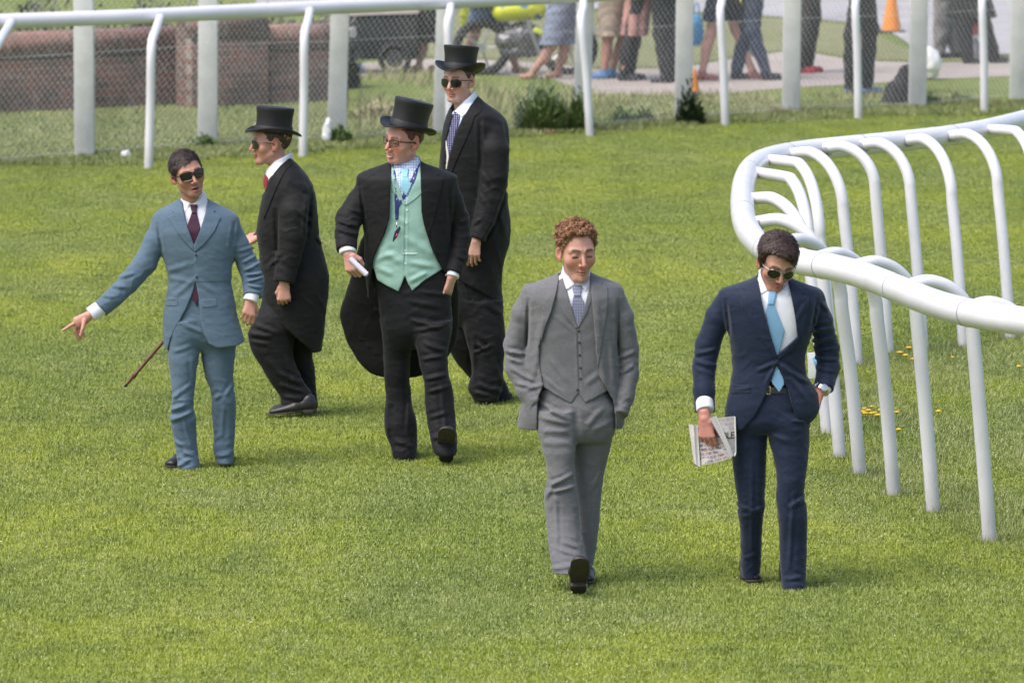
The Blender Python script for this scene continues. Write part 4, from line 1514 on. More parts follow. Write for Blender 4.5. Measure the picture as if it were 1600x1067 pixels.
def make_shirt(M, base, ring_rows, wings, cuffs, lim_py, mat, box, under=0.016, wing=0.009, ymax=0.0, h=0.0042, name="shirt", back=1.0):
    """base: the coat's torso field; ring: the collar band round the neck; wings: outlines of the collar points; cuffs: tubes"""
    ring = ZLoft(M.rows(ring_rows), cap=0.003)
    lim = M.p(box[0], lim_py, 0)[2]
    wp = [M.poly(w) for w in wings]
    cf = [sleeve(*M.chain_pts(c)) for c in cuffs]
    def both(P):
        return np.minimum(base(P) + under, ring(P))
    def f(P):
        s = both(P)
        w = None
        for q in wp:
            d = poly2(P[0], P[2], q); w = d if w is None else np.minimum(w, d)
        if w is not None:
            s = np.minimum(s, smax(smax(s - wing, w, 0.0015), P[1] - ymax, 0.004))
        s = smax(s, lim - P[2], .003)
        for c in cf: s = np.minimum(s, c(P))
        return s
    lo, hi = bbox(M, *box, -0.30, 0.22)
    return solid(name, f, lo, hi, h, mat, M.root), both

def make_tie(M, both, knot, blade, mat, ymax=0.0, name="tie", ko=0.014, bo=0.008):
    k, b = M.poly(knot), M.poly(blade)
    allp = k + b
    f = lambda P: smax(smax(np.minimum(smax(both(P) - ko, poly2(P[0], P[2], k), .004), smax(both(P) - bo, poly2(P[0], P[2], b), .002)), P[1] - ymax, .003), -(both(P) + 0.012), .002)
    xs_, zs_ = [p[0] for p in allp], [p[1] for p in allp]
    return solid(name, f, (min(xs_) - .02, -.30, min(zs_) - .02), (max(xs_) + .02, ymax + .02, max(zs_) + .02), 0.003, mat, M.root)

def make_body(M, fr, fo, neck, parts, hands, skin, box, head_px, fine, yr=(-0.28, 0.24), neck_r=(.056, .060), hand_col=(0.52, 0.25, 0.19), wrists=()):
    """parts: fields of the clothes with how far the body lies inside; hands: (frame, options) ; fine: picture boxes needing a fine net"""
    def f(P):
        d = head_field(fr.loc(P), fo) * fr.sc
        d = smin(d, cone(P, fr.pt((0, .020, -.055)), neck, *neck_r), .02)
        for q, ins in parts:
            d = smin(d, q(P) + ins, .015)
        for a, b, ra, rb in wrists:
            d = smin(d, cone(P, a, b, ra, rb), .004)
        for hf, ho in hands:
            d = smin(d, hand_field(hf.loc(P), ho) * hf.sc, .006)
        return d
    lo, hi = bbox(M, *box, *yr)
    fz = [(M.p(0, head_px[3], 0)[2], M.p(0, head_px[1], 0)[2] + .03, .0028)]
    fx = [(M.p(head_px[0], 500)[0], M.p(head_px[2], 500)[0], .0028)]
    for b in fine:
        fz.append((M.p(0, b[3], -.05)[2] - .02, M.p(0, b[1], -.05)[2] + .02, .003))
        fx.append((M.p(b[0], 500)[0], M.p(b[2], 500)[0], .003))
    def tint(P):
        Lp = fr.loc(P)
        near = (Lp[2] > -0.17) & (np.abs(Lp[0]) < 0.12) & (Lp[2] < .2) & (np.abs(Lp[1]) < .2)
        c = head_tint(Lp, fo, skin)
        c[~near] = hand_col
        return c
    return solid("body", f, lo, hi, 0.009, SKIN, M.root, finez=fz, finex=fx, hy=.0034, tint=tint)

def prism_cut(poly, ylim=0.02, k=0.004):
    return lambda P: smax(poly2(P[0], P[2], poly), P[1] - ylim, k)

def torso_in(t, M, py, k=0.02):
    z = M.p(300, py, 0)[2]
    return lambda P: smax(t(P), z - P[2], k)
# ------------------------------------------------------------------ man in the blue suit, pointing
def man_blue():
    M = Man('1', (305, 731), "man in a light blue suit and black sunglasses pointing to the left with outstretched arm")
    root = M.root
    SUIT = cloth("blue_worsted", (0.083, 0.128, 0.176), 0.16)
    TIE = cloth("plum_silk", (0.045, 0.012, 0.030), 0.2, 0.45)
    # --- trousers
    legL = [(500, 264, 318, -0.02, .10), (520, 262, 314, -0.02, .095), (545, 262, 312.5, -0.02, .09), (565, 263, 310, -0.03, .085), (585, 266, 306, -0.03, .078), (610, 268, 303.5, -0.04, .072),
            (630, 268, 302.5, -0.05, .07), (640, 266.5, 302, -0.05, .07), (652, 265.5, 306, -0.05, .072), (666, 267, 306.5, -0.04, .07), (680, 270.5, 307, -0.03, .07), (693, 273, 308, -0.03, .07),
            (704, 275, 309, -0.03, .075), (718, 276, 310.5, -0.04, .08), (728, 277, 311.5, -0.05, .085), (732, 279, 311.5, -0.05, .085)]
    legR = [(500, 312, 372, 0.02, .10), (530, 312, 370, .02, .095), (555, 314, 367.5, .03, .09), (588, 321, 364, .03, .08), (606, 328, 366.5, .03, .075), (625, 330.5, 368, .03, .072),
            (650, 331.5, 368.5, .05, .07), (668, 333, 367.5, .06, .068), (682, 334, 366.5, .06, .068), (700, 333.5, 365.5, .06, .07), (713, 336, 364.5, .06, .074), (724, 339, 363.5, .05, .078)]
    pelvis = [(436, 270, 350, 0, .098), (480, 264, 362, 0, .11), (505, 263, 371, 0, .115), (530, 263, 370, 0, .10), (548, 285, 345, 0.0, .05)]
    tf = legs_field(M, [legL, legR], pelvis)
    cr = creases(M, [(270, 622, 283, 611, 3, 6), (268, 640, 290, 632, 3, 8), (267, 656, 303, 642, 3.5, 9), (283, 612, 300, 600, 3, 4), (272, 690, 286, 697, 3, 6), (290, 707, 304, 712, 3, 6),
                     (278, 727, 298, 716, 3, 7), (300, 560, 303, 600, 3, 3), (285, 650, 300, 700, 2.5, 4), (290, 508, 318, 520, 3, 4), (270, 550, 300, 540, 3, 3),
                     (348, 640, 344, 700, 3, 4), (362, 605, 352, 620, 3, 7), (334, 625, 345, 618, 3, 5), (338, 716, 360, 712, 3, 6), (335, 690, 345, 680, 3, 4)])
    bu = bunches(M, [(285, 635, 26, 80, 15, 4.0), (288, 712, 24, 85, 14, 4.5), (350, 618, 22, 75, 14, 3), (350, 708, 22, 88, 13, 4), (318, 510, 40, 60, 18, 2.5)])
    TR = lambda P: tf(P) - cr(P) - bu(P) - 0.0025 * wob(P, 0.10, 1, (1, 1, .6)) - rumple(P, 1.2)
    lo, hi = bbox(M, 255, 428, 378, 736, -0.26, 0.30)
    solid("trousers", TR, lo, hi, 0.0055, SUIT, root)
    # --- jacket
    torso = ZLoft(M.rows([(304, 286, 318, .045, .050), (309, 282, 322, .04, .058), (314, 275, 330, .035, .070), (320, 263, 343, .03, .085), (327, 250, 357, .02, .100), (334, 241, 368, .015, .108),
                          (345, 238, 373, .01, .116), (362, 241, 372, 0, .124), (390, 250, 366.5, 0, .126), (405, 256, 363.5, 0, .122), (422, 260, 361.5, 0, .118), (440, 262.5, 361, 0, .116), (455, 260.5, 363.5, 0, .120),
                          (475, 257.5, 367.5, 0, .126), (500, 255, 373, 0, .132), (525, 255, 380, 0, .138), (545, 257, 384, 0, .142)]), e=2.25, cap=0.004)
    sl1, r1 = M.chain_pts([(250, 348, .01, 12, .055), (243, 375, 0, 17, .065), (226, 412, -0.02, 17.5, .062), (200, 443, -.05, 16, .056), (178, 464, -.09, 14.5, .050), (157, 483, -.12, 14, .046)])
    sl2, r2 = M.chain_pts([(361, 350, .01, 12, .055), (372, 382, .03, 16.5, .066), (388, 415, .03, 16.5, .062), (396, 440, 0, 16.5, .060), (394.5, 463, -.04, 14.5, .052)])
    S1, S2 = sleeve(sl1, r1), sleeve(sl2, r2)
    cr2 = creases(M, [(186, 432, 212, 426, 3, 5), (172, 445, 200, 448, 3, 5), (160, 460, 182, 462, 2.5, 4), (262, 424, 300, 410, 4, 3), (262, 434, 300, 440, 4, 3), (302, 438, 270, 465, 3.5, 3), (310, 438, 345, 462, 4, 3),
                      (366, 350, 361, 395, 2.5, -5), (246, 352, 254, 396, 2.5, -5), (378, 412, 402, 400, 2.2, 6), (382, 424, 410, 410, 2.2, 7), (384, 430, 410, 428, 2, 7), (386, 440, 411, 434, 2, 7), (388, 446, 410, 450, 2, 6),
                      (372, 394, 396, 388, 2.5, 4), (260, 468, 276, 466, 2, 1.5), (300, 500, 275, 530, 4, 3)], -0.08)
    bu2 = bunches(M, [(394, 425, 26, 75, 11, 3.6), (210, 425, 34, -45, 16, 3.2), (178, 458, 24, -45, 14, 2.5), (300, 425, 60, 90, 26, 1.6)])
    vee = M.poly([(280, 290), (283, 312), (286, 325), (292, 352), (303, 384), (312, 362), (320, 335), (324, 312), (326, 290)])
    low = M.poly([(305.5, 441), (301, 458), (291, 482), (277, 508), (266, 530), (262, 545), (262, 575), (345, 575), (337, 542), (327, 537), (319, 522), (314, 500), (310, 462)])
    hemR = M.poly([(330, 541.5), (372, 537.5), (383, 533), (400, 520), (400, 575), (330, 575)], 0)
    edge = M.poly([(303, 392), (305.5, 441), (306.5, 441), (304.5, 392)])
    def JK(P):
        t = torso(P)
        x, z = P[0], P[2]
        front = smooth01(0.02, -0.02, P[1])
        rel = 0.0
        de, _ = seg2(x, z, edge[0], edge[1])
        rel = rel + 0.003 * smooth01(0.0, 0.006, (x - np.interp(z, [edge[1][1], edge[0][1]], [edge[1][0], edge[0][0]]))) * (z > edge[1][1])
        t = t - rel * front
        s = smin(S1(P), S2(P), 0.01)
        t = smin(t, s, 0.014) - cr2(P) - bu2(P) - 0.0022 * wob(P, 0.11, 2, (1, 1, .7)) - rumple(P)
        fr_ = P[1] - 0.0
        t = smax(t, -smax(poly2(x, z, vee), P[1] - 0.03, .004), 0.003)
        t = smax(t, -smax(poly2(x, z, low), P[1] - 0.02, .004), 0.003)
        t = smax(t, -poly2(x, z, hemR), 0.003)
        return t
    lo, hi = bbox(M, 135, 298, 422, 556, -0.26, 0.20)
    jk = solid("jacket", JK, lo, hi, 0.005, SUIT, root)
    for pl in ([(282, 311), (275, 321), (267.5, 331.5), (272, 333.5), (261, 341), (275, 361), (290, 379), (303.5, 393), (303.5, 383), (292, 352), (285, 325)],
               [(324, 309), (331, 320), (337, 330.5), (333, 333), (345, 341), (335, 362), (318, 383), (304, 394), (303, 384), (312, 362), (321, 335)]):
        shell_px(M, "lapel", JK, 0.0060, pl, SUIT, jk, 0.0032, ymax=-0.02)
    for pl in ([(259, 467), (278, 466), (278, 478), (258, 480)], [(314, 467.5), (338, 467), (340, 479), (316, 480)], [(323, 352), (337, 349), (338, 352.5), (324, 356)]):
        shell_px(M, "pocket_flap", JK, 0.0028, pl, SUIT, jk, 0.0032, ymax=-0.02)
    buttons(M, [(306.5, 398.5), (307.5, 432.5)], JK, BUTTON_DARK, jk, 0.0065)
    # --- shirt, collar, tie
    shb = lambda P: torso(P) + 0.016
    colL, colR = M.poly([(281, 305), (297, 320), (287, 335), (280, 318)]), M.poly([(323, 300), (327, 312), (318, 333), (304, 321)])
    neckring = ZLoft(M.rows([(300, 285, 321, .03, .060), (322, 280, 326, .02, .068)]), cap=0.003)
    cuf1, cr1_ = M.chain_pts([(165, 476, -.11, 12.5, .042), (141, 492, -.135, 12, .036)])
    cuf2, cr2_ = M.chain_pts([(395, 458, -.04, 11, .038), (391, 471, -.055, 12.5, .041)])
    C1, C2 = sleeve(cuf1, cr1_), sleeve(cuf2, cr2_)
    lim = M.p(300, 440, 0)[2]
    def SH(P):
        x, z = P[0], P[2]
        s = shb(P)
        c = smax(np.minimum(neckring(P), s) - 0.006, np.minimum(poly2(x, z, colL), poly2(x, z, colR)), 0.002)
        c = smax(c, P[1] + 0.0, 0.004)
        band = smax(neckring(P), -0.2 - P[1], .004)
        return np.minimum(smax(np.minimum(np.minimum(s, c), band), lim - P[2], .003), np.minimum(C1(P), C2(P)))
    lo, hi = bbox(M, 128, 296, 412, 500, -0.24, 0.16)
    solid("shirt", SH, lo, hi, 0.0042, WHITE_SHIRT, root)
    knot, blade = M.poly([(295.5, 321), (308, 321), (306.5, 334), (299.5, 334)]), M.poly([(299, 333), (307, 333), (313, 356), (305, 400), (292, 354)])
    low_t = M.poly([(300, 455), (309, 455), (309, 470), (304, 480), (300, 470)])
    def TI(P):
        s = np.minimum(shb(P), neckring(P))
        x, z = P[0], P[2]
        return smax(np.minimum(smax(s - 0.015, poly2(x, z, knot), .005), smax(s - 0.008, poly2(x, z, blade), .003)), P[1], .003)
    lo, hi = bbox(M, 286, 312, 320, 484, -0.22, 0.02)
    solid("tie", TI, lo, hi, 0.003, TIE, root)
    shell_px(M, "tie_end", lambda P: np.minimum(tf(P), torso(P) + .010), 0.004, [(298, 443), (312, 443), (312, 462), (307, 478), (300, 466)], TIE, root, .003, ymax=-.02)
    # --- body: head, neck, hands, the rest under the cloth
    hc = M.p(293, 271, -0.03)
    fr = head_frame(hc, 20, 2, -15, 1.08)
    fo = dict(mouth=0.008, mouth_w=0.026, stubble=0.35, jaw=1.0, brow=(0.05, 0.03, 0.02), nose=1.05)
    nb = M.p(302, 322, 0.02)
    hf1 = Frame  # pointing hand, built finger by finger
    k_ = 1.0
    W = np.array(M.p(141, 492, -.135)); Kn = np.array(M.p(121, 504, -.15))
    it = [np.array(M.p(*q)) for q in ((121, 502, -.15), (108, 510, -.165), (98, 516.5, -.175))]
    mt = [np.array(M.p(*q)) for q in ((119, 506, -.148), (116.5, 518, -.150), (122, 529, -.14))]
    rt = [np.array(M.p(*q)) for q in ((123, 508, -.135), (122, 520, -.135), (127, 528, -.125))]
    lt = [np.array(M.p(*q)) for q in ((128, 508, -.125), (128.5, 519, -.12), (132, 525, -.115))]
    tt = [np.array(M.p(*q)) for q in ((132, 501, -.165), (129, 514, -.185), (126, 524, -.185))]
    def hand1(P):
        d = econe(P, W, Kn, (0.026, .018), (0.034, 0.020), (0.3, 1, 0.2))
        d = smin(d, cone(P, np.array(M.p(133, 500, -.13)), np.array(M.p(122, 507, -.14)), .022, .018), .012)
        for q, r in ((it, .0092), (mt, .0092), (rt, .0088), (lt, .0080)):
            d = smin(d, np.minimum(cone(P, q[0], q[1], r * 1.1, r), cone(P, q[1], q[2], r, r * .8)), .004)
        d = smin(d, np.minimum(cone(P, tt[0], tt[1], .0125, .0108), cone(P, tt[1], tt[2], .0105, .0085)), .005)
        return d
    hfr2 = hand_frame(M.p(391.5, 469, -.05), (-0.12, -0.35, -1.0), (-0.25, 0.95, -0.2), 1.0)
    ho2 = dict(curl=(38, 42, 46, 48), spread=3, m=1, thumb=((0.022, 0.004, -0.018), (0.044, 0.018, -0.044), (0.046, 0.030, -0.070), (0.038, 0.036, -0.090)))
    bl = M.p(300, 500, 0)[2]
    def BODY(P):
        d = head_field(fr.loc(P), fo) * fr.sc
        d = smin(d, cone(P, fr.pt((0, .018, -.055)), nb, .056, .060), .02)
        d = smin(d, smax(torso(P) + 0.034, bl - P[2], .02), .02)
        d = np.minimum(d, np.minimum(S1(P), S2(P)) + 0.018)
        d = np.minimum(d, tf(P) + 0.022)
        d = smin(d, hand1(P), 0.004)
        d = smin(d, np.minimum(cone(P, sl1[-1], W, .028, .025), cone(P, sl2[-1], hfr2.c, .028, .026)), .004)
        return smin(d, hand_field(hfr2.loc(P), ho2), .006)
    lo, hi = bbox(M, 90, 226, 416, 732, -0.26, 0.20)
    zt, zb = M.p(0, 225, 0)[2], M.p(0, 330, 0)[2]
    h0, h1 = M.p(0, 536, -.1)[2], M.p(0, 455, -.1)[2]
    def tint(P):
        Lp = fr.loc(P)
        near = (Lp[2] > -0.16) & (np.abs(Lp[0]) < 0.12) & (Lp[2] < .2)
        c = head_tint(Lp, fo, SKIN_A)
        c[~near] = (0.52, 0.25, 0.19)
        return c
    body = solid("body", BODY, lo, hi, 0.009, SKIN, root, finez=[(zb, zt + .03, .0028), (h0 - .02, h1, .003)], finex=[(M.p(92, 500)[0], M.p(150, 500)[0], .003), (M.p(255, 300)[0], M.p(335, 300)[0], .0028), (M.p(370, 300)[0], M.p(412, 300)[0], .003)], hy=.0034, tint=tint)
    finish_head(M, fr, fo, root, dict(t=0.003, top=.8, line=0.069, temple=0.060, widow=.009, part=0.16, comb=0.9, len=1.5, col=(0.030, 0.019, 0.017), ramp=.012), hair_mat("dark_brown_hair", (0.030, 0.019, 0.017)))
    glasses(fr, 'wayfarer', LENS_DARK, GLASS_BLACK, root, rim=0.0030)
    # ring
    q = hfr2.loc
    # shoes
    shoe_toe(M, (259, 735), (-0.50, -0.86), BLACK_SHOE, SOLE, root, L=.27)
    shoe_toe(M, (351, 727), (0.08, -1), BLACK_SHOE, SOLE, root, L=.27)
    return M
if not ONLY or '1' in ONLY: man_blue()
# ------------------------------------------------------------------ man in the grey three-piece suit
def man_grey():
    M = Man('5', (912, 912), "young curly haired man in a grey three piece suit, hands in his pockets")
    root = M.root
    SUIT = cloth("grey_worsted", (0.125, 0.125, 0.135), 0.22)
    VEST = SUIT
    TIE = cloth("silver_blue_silk", (0.15, 0.16, 0.24), 0.1, 0.45, 'dots', (0.38, 0.40, 0.50))
    legL = [(640, 839, 905, -0.05, .10), (672, 840, 899, -0.06, .095), (700, 847, 899, -0.08, .088), (731, 854, 897, -0.09, .08), (747, 855, 898, -.10, .078), (764, 850.5, 902, -.10, .078), (790, 851, 904, -.10, .076),
            (829, 854.5, 906, -.13, .078), (856, 858, 910, -.17, .082), (874, 860.5, 913, -.20, .086), (886, 863, 915, -.22, .088), (895, 865, 913, -.235, .086)]
    legR = [(640, 890, 962, 0.03, .10), (665, 893, 961, .04, .10), (698, 896, 953.5, .06, .09), (731, 897, 945.5, .08, .082), (765, 900, 940, .09, .076), (800, 903, 936.5, .10, .074), (830, 904, 934, .11, .074),
            (869, 905, 929, .12, .076), (888, 906, 925, .12, .078), (906, 908, 926.5, .10, .080), (914, 908, 926.5, .09, .082)]
    pelvis = [(604, 846, 944, 0, .105), (620, 843, 955, 0, .112), (640, 840, 961.5, 0, .12), (662, 840.5, 961, 0, .118), (690, 850, 952, 0, .08)]
    tf = legs_field(M, [legL, legR], pelvis)
    cr = creases(M, [(843, 650, 895, 662, 3.5, 4), (845, 672, 893, 672, 4, 4), (850, 690, 895, 690, 4, 3), (898, 640, 905, 690, 4, -5), (857, 755, 896, 738, 3, 5), (862, 765, 900, 757, 3, 7), (852, 775, 866, 752, 3, 5),
                     (870, 850, 905, 862, 3, 6), (880, 840, 905, 850, 3, 4), (862, 880, 905, 872, 3, 5), (925, 770, 940, 740, 3, 4), (940, 640, 915, 665, 4, 4), (955, 660, 925, 672, 4, 3), (868, 775, 870, 860, 3, 3.5), (908, 830, 920, 880, 3, 4),
                     (845, 630, 890, 655, 3, 5)])
    bu = bunches(M, [(875, 757, 26, 75, 15, 3.0), (885, 868, 24, 80, 13, 4), (868, 675, 26, 90, 16, 2.5), (925, 660, 26, 110, 15, 2), (918, 880, 16, 85, 12, 3)])
    TR = lambda P: tf(P) - cr(P) - bu(P) - 0.0025 * wob(P, 0.10, 4, (1, 1, .6)) - rumple(P, 1.2)
    lo, hi = bbox(M, 830, 600, 970, 920, -0.36, 0.26)
    solid("trousers", TR, lo, hi, 0.0055, SUIT, root)
    torso = ZLoft(M.rows([(416, 886, 915, .050, .052), (423, 878, 921, .045, .060), (430, 866, 932, .035, .078), (437, 848, 951, .025, .098), (443, 832, 966, .015, .110), (450, 822, 972, .01, .118),
                          (465, 820, 973, 0, .128), (490, 823, 969, 0, .132), (520, 824, 966, 0, .130), (550, 822, 966, 0, .124), (575, 822, 968, 0, .122), (600, 824, 968, 0, .126), (630, 815, 972, 0, .132),
                          (655, 810, 975, .01, .135), (668, 809, 974, .02, .132)]), e=2.3, cap=0.004)
    slL, rL = M.chain_pts([(829, 456, .015, 13, .058), (817, 490, .03, 18, .068), (805, 540, .05, 18.5, .068), (810, 575, .03, 20, .064), (826, 608, -.02, 19, .058), (842, 632, -.06, 16, .052)])
    slR, rR = M.chain_pts([(962, 458, .015, 13, .058), (973, 495, .03, 16.5, .068), (981, 545, .05, 16.5, .068), (983, 585, .03, 14.5, .062), (977, 620, -.01, 13.5, .056), (970, 647, -.04, 12, .050)])
    S1, S2 = sleeve(slL, rL), sleeve(slR, rR)
    cr2 = creases(M, [(792, 552, 822, 556, 3, 7), (794, 562, 818, 570, 3, 6), (800, 578, 836, 598, 3, 5), (806, 600, 840, 606, 3, 5), (848, 500, 838, 560, 4, 4), (826, 470, 823, 550, 2.5, -5), (966, 470, 966, 560, 2.5, -5), (972, 560, 993, 552, 3, 6),
                      (972, 585, 992, 572, 3, 5), (938, 560, 948, 610, 4, 4), (932, 470, 938, 540, 4, 2.5), (822, 610, 850, 600, 3, 4), (846, 560, 838, 598, 4, -4), (955, 540, 960, 600, 3.5, 4), (826, 600, 846, 640, 3, 4)], -.1)
    bu2 = bunches(M, [(808, 565, 26, 80, 15, 3), (830, 615, 24, 60, 14, 3), (983, 565, 24, 85, 15, 3), (975, 620, 22, 85, 14, 2.5), (835, 530, 40, 70, 22, 1.6)])
    vee = M.poly([(870, 395), (873, 425), (872, 445), (866, 470), (861, 488), (852, 510), (847, 524), (843, 540), (842.5, 560), (845, 585), (849, 602), (840, 625), (839, 680), (963, 680), (961, 640), (958, 626), (950, 612), (937, 590), (932, 555), (930, 530), (926, 482), (923, 455), (922, 430), (926, 395)])
    def JK(P):
        t = torso(P)
        t = smin(t, smin(S1(P), S2(P), .01), 0.012) - cr2(P) - bu2(P) - 0.0022 * wob(P, 0.11, 2, (1, 1, .7)) - rumple(P)
        # the fronts hang away from the waistcoat
        t = smax(t, -smax(poly2(P[0], P[2], vee), P[1] - 0.03, .004), 0.003)
        return t
    lo, hi = bbox(M, 776, 408, 1006, 672, -0.26, 0.22)
    jk = solid("jacket", JK, lo, hi, 0.005, SUIT, root)
    for pl in ([(874, 423), (868, 428), (858, 438), (852, 443), (856, 447), (846, 450), (848, 480), (846, 512), (845, 535), (853, 508), (861, 487), (868, 462), (873, 440)],
               [(921, 424), (928, 429), (938, 438), (943, 443), (939, 447), (950, 450), (950, 480), (944, 515), (937, 560), (934, 575), (931, 535), (927, 485), (923, 440)]):
        shell_px(M, "lapel", JK, 0.0060, pl, SUIT, jk, 0.0032, ymax=-0.02)
    buttons(M, [(842, 541)], JK, BUTTON_DARK, jk, 0.0055)
    # waistcoat
    vtop = M.poly([(873, 395), (880, 432), (890, 470), (902, 510), (912, 485), (921, 455), (925, 395)])
    vbot = M.poly([(843, 601), (865, 615), (892, 630.5), (897, 624), (904, 614), (914, 629.5), (926, 624), (945, 614), (960, 606), (960, 680), (836, 680)])
    crv = creases(M, [(903, 512, 906, 614, 1.6, -3), (860, 560, 890, 600, 4, 3), (935, 585, 915, 600, 4, 3), (850, 590, 880, 615, 3, 3), (862, 490, 900, 520, 3, 1.5)], -.11)
    def VS(P):
        v = torso(P) + 0.012 - 0.0018 * wob(P, 0.09, 6) - crv(P)
        v = smax(v, -smax(poly2(P[0], P[2], vtop), P[1] - .03, .003), .002)
        return smax(v, -smax(poly2(P[0], P[2], vbot), P[1] - .2, .003), .002)
    lo, hi = bbox(M, 820, 420, 972, 634, -0.16, 0.16)
    vs = solid("waistcoat", VS, lo, hi, 0.0045, VEST, root)
    for pl in ([(873, 440), (880, 436), (890, 470), (902, 510), (902, 514), (897, 512), (877, 486), (868, 462)], [(923, 440), (924, 470), (917, 490), (903, 514), (902, 510), (912, 485), (920, 452)]):
        shell_px(M, "waistcoat_lapel", VS, 0.0035, pl, VEST, vs, 0.003, ymax=-0.02)
    buttons(M, [(904.5, 517), (905.5, 535), (906, 555), (907, 574.5), (907, 592), (902.5, 609)], VS, BUTTON_DARK, vs, 0.0062)
    sh, both = make_shirt(M, torso, [(414, 879, 921, .035, .062), (444, 876, 925, .015, .075)], [[(878, 419), (899, 445), (878, 458), (872, 440), (874, 424)], [(921, 421), (903, 444), (916, 456.5), (923, 436)]], [], 520, WHITE_SHIRT, (862, 408, 936, 525), under=0.020)
    make_tie(M, both, [(893, 447), (909, 447), (907, 463), (897, 463)], [(896, 462), (908, 462), (915, 478), (903, 512), (893, 478)], TIE)
    # head bent down
    hc = M.p(901.5, 393, -0.05)
    fr = head_frame(hc, 17, 9, -2, 1.10)
    fo = dict(mouth=0.0, mouth_w=0.023, smile=0.5, stubble=0.12, jaw=0.86, long=1.07, brow_w=.0058, eye_open=0.4, lash=0.0040, brow=(0.03, 0.015, 0.01), nose=1.1)
    # a little of the wrist shows at the right pocket
    hR = hand_frame(M.p(968, 645, -.05), (-0.35, 0.1, -1), (-.9, .3, 0), 1.0)
    hL = hand_frame(M.p(846, 637, -.07), (0.5, 0.2, -1), (.6, .7, 0), 0.9)
    make_body(M, fr, fo, np.array(M.p(900, 440, .03)), [(torso_in(torso, M, 580), .036), (tf, .022), (S1, .02), (S2, .02)], [], SKIN_B,
              (786, 338, 1000, 905), (858, 340, 940, 455), [(955, 636, 985, 672)], wrists=[])
    finish_head(M, fr, fo, root, dict(t=0.010, line=0.098, temple=0.088, curly=True, ramp=0.010, part=0.0, widow=.014, len=.8, col=(0.20, 0.10, 0.055)), hair_mat("ginger_hair", (0.21, 0.105, 0.055)))
    # striding foot: heel down, sole towards us
    heel = M.g(903, 929) + np.array((0, 0, .012))
    shoe(M, heel, (0.03, -0.79, 0.61), (0, 0.61, 0.79), BLACK_SHOE, SOLE, root, L=.29, sc=1.08)
    shoe_toe(M, (918, 917), (0.05, -1), BLACK_SHOE, SOLE, root, L=.29)
    return M

def torso_in_old(t, M, py, k=0.02):
    z = M.p(300, py, 0)[2]
    return lambda P: smax(t(P), z - P[2], k)
if not ONLY or '5' in ONLY: man_grey()
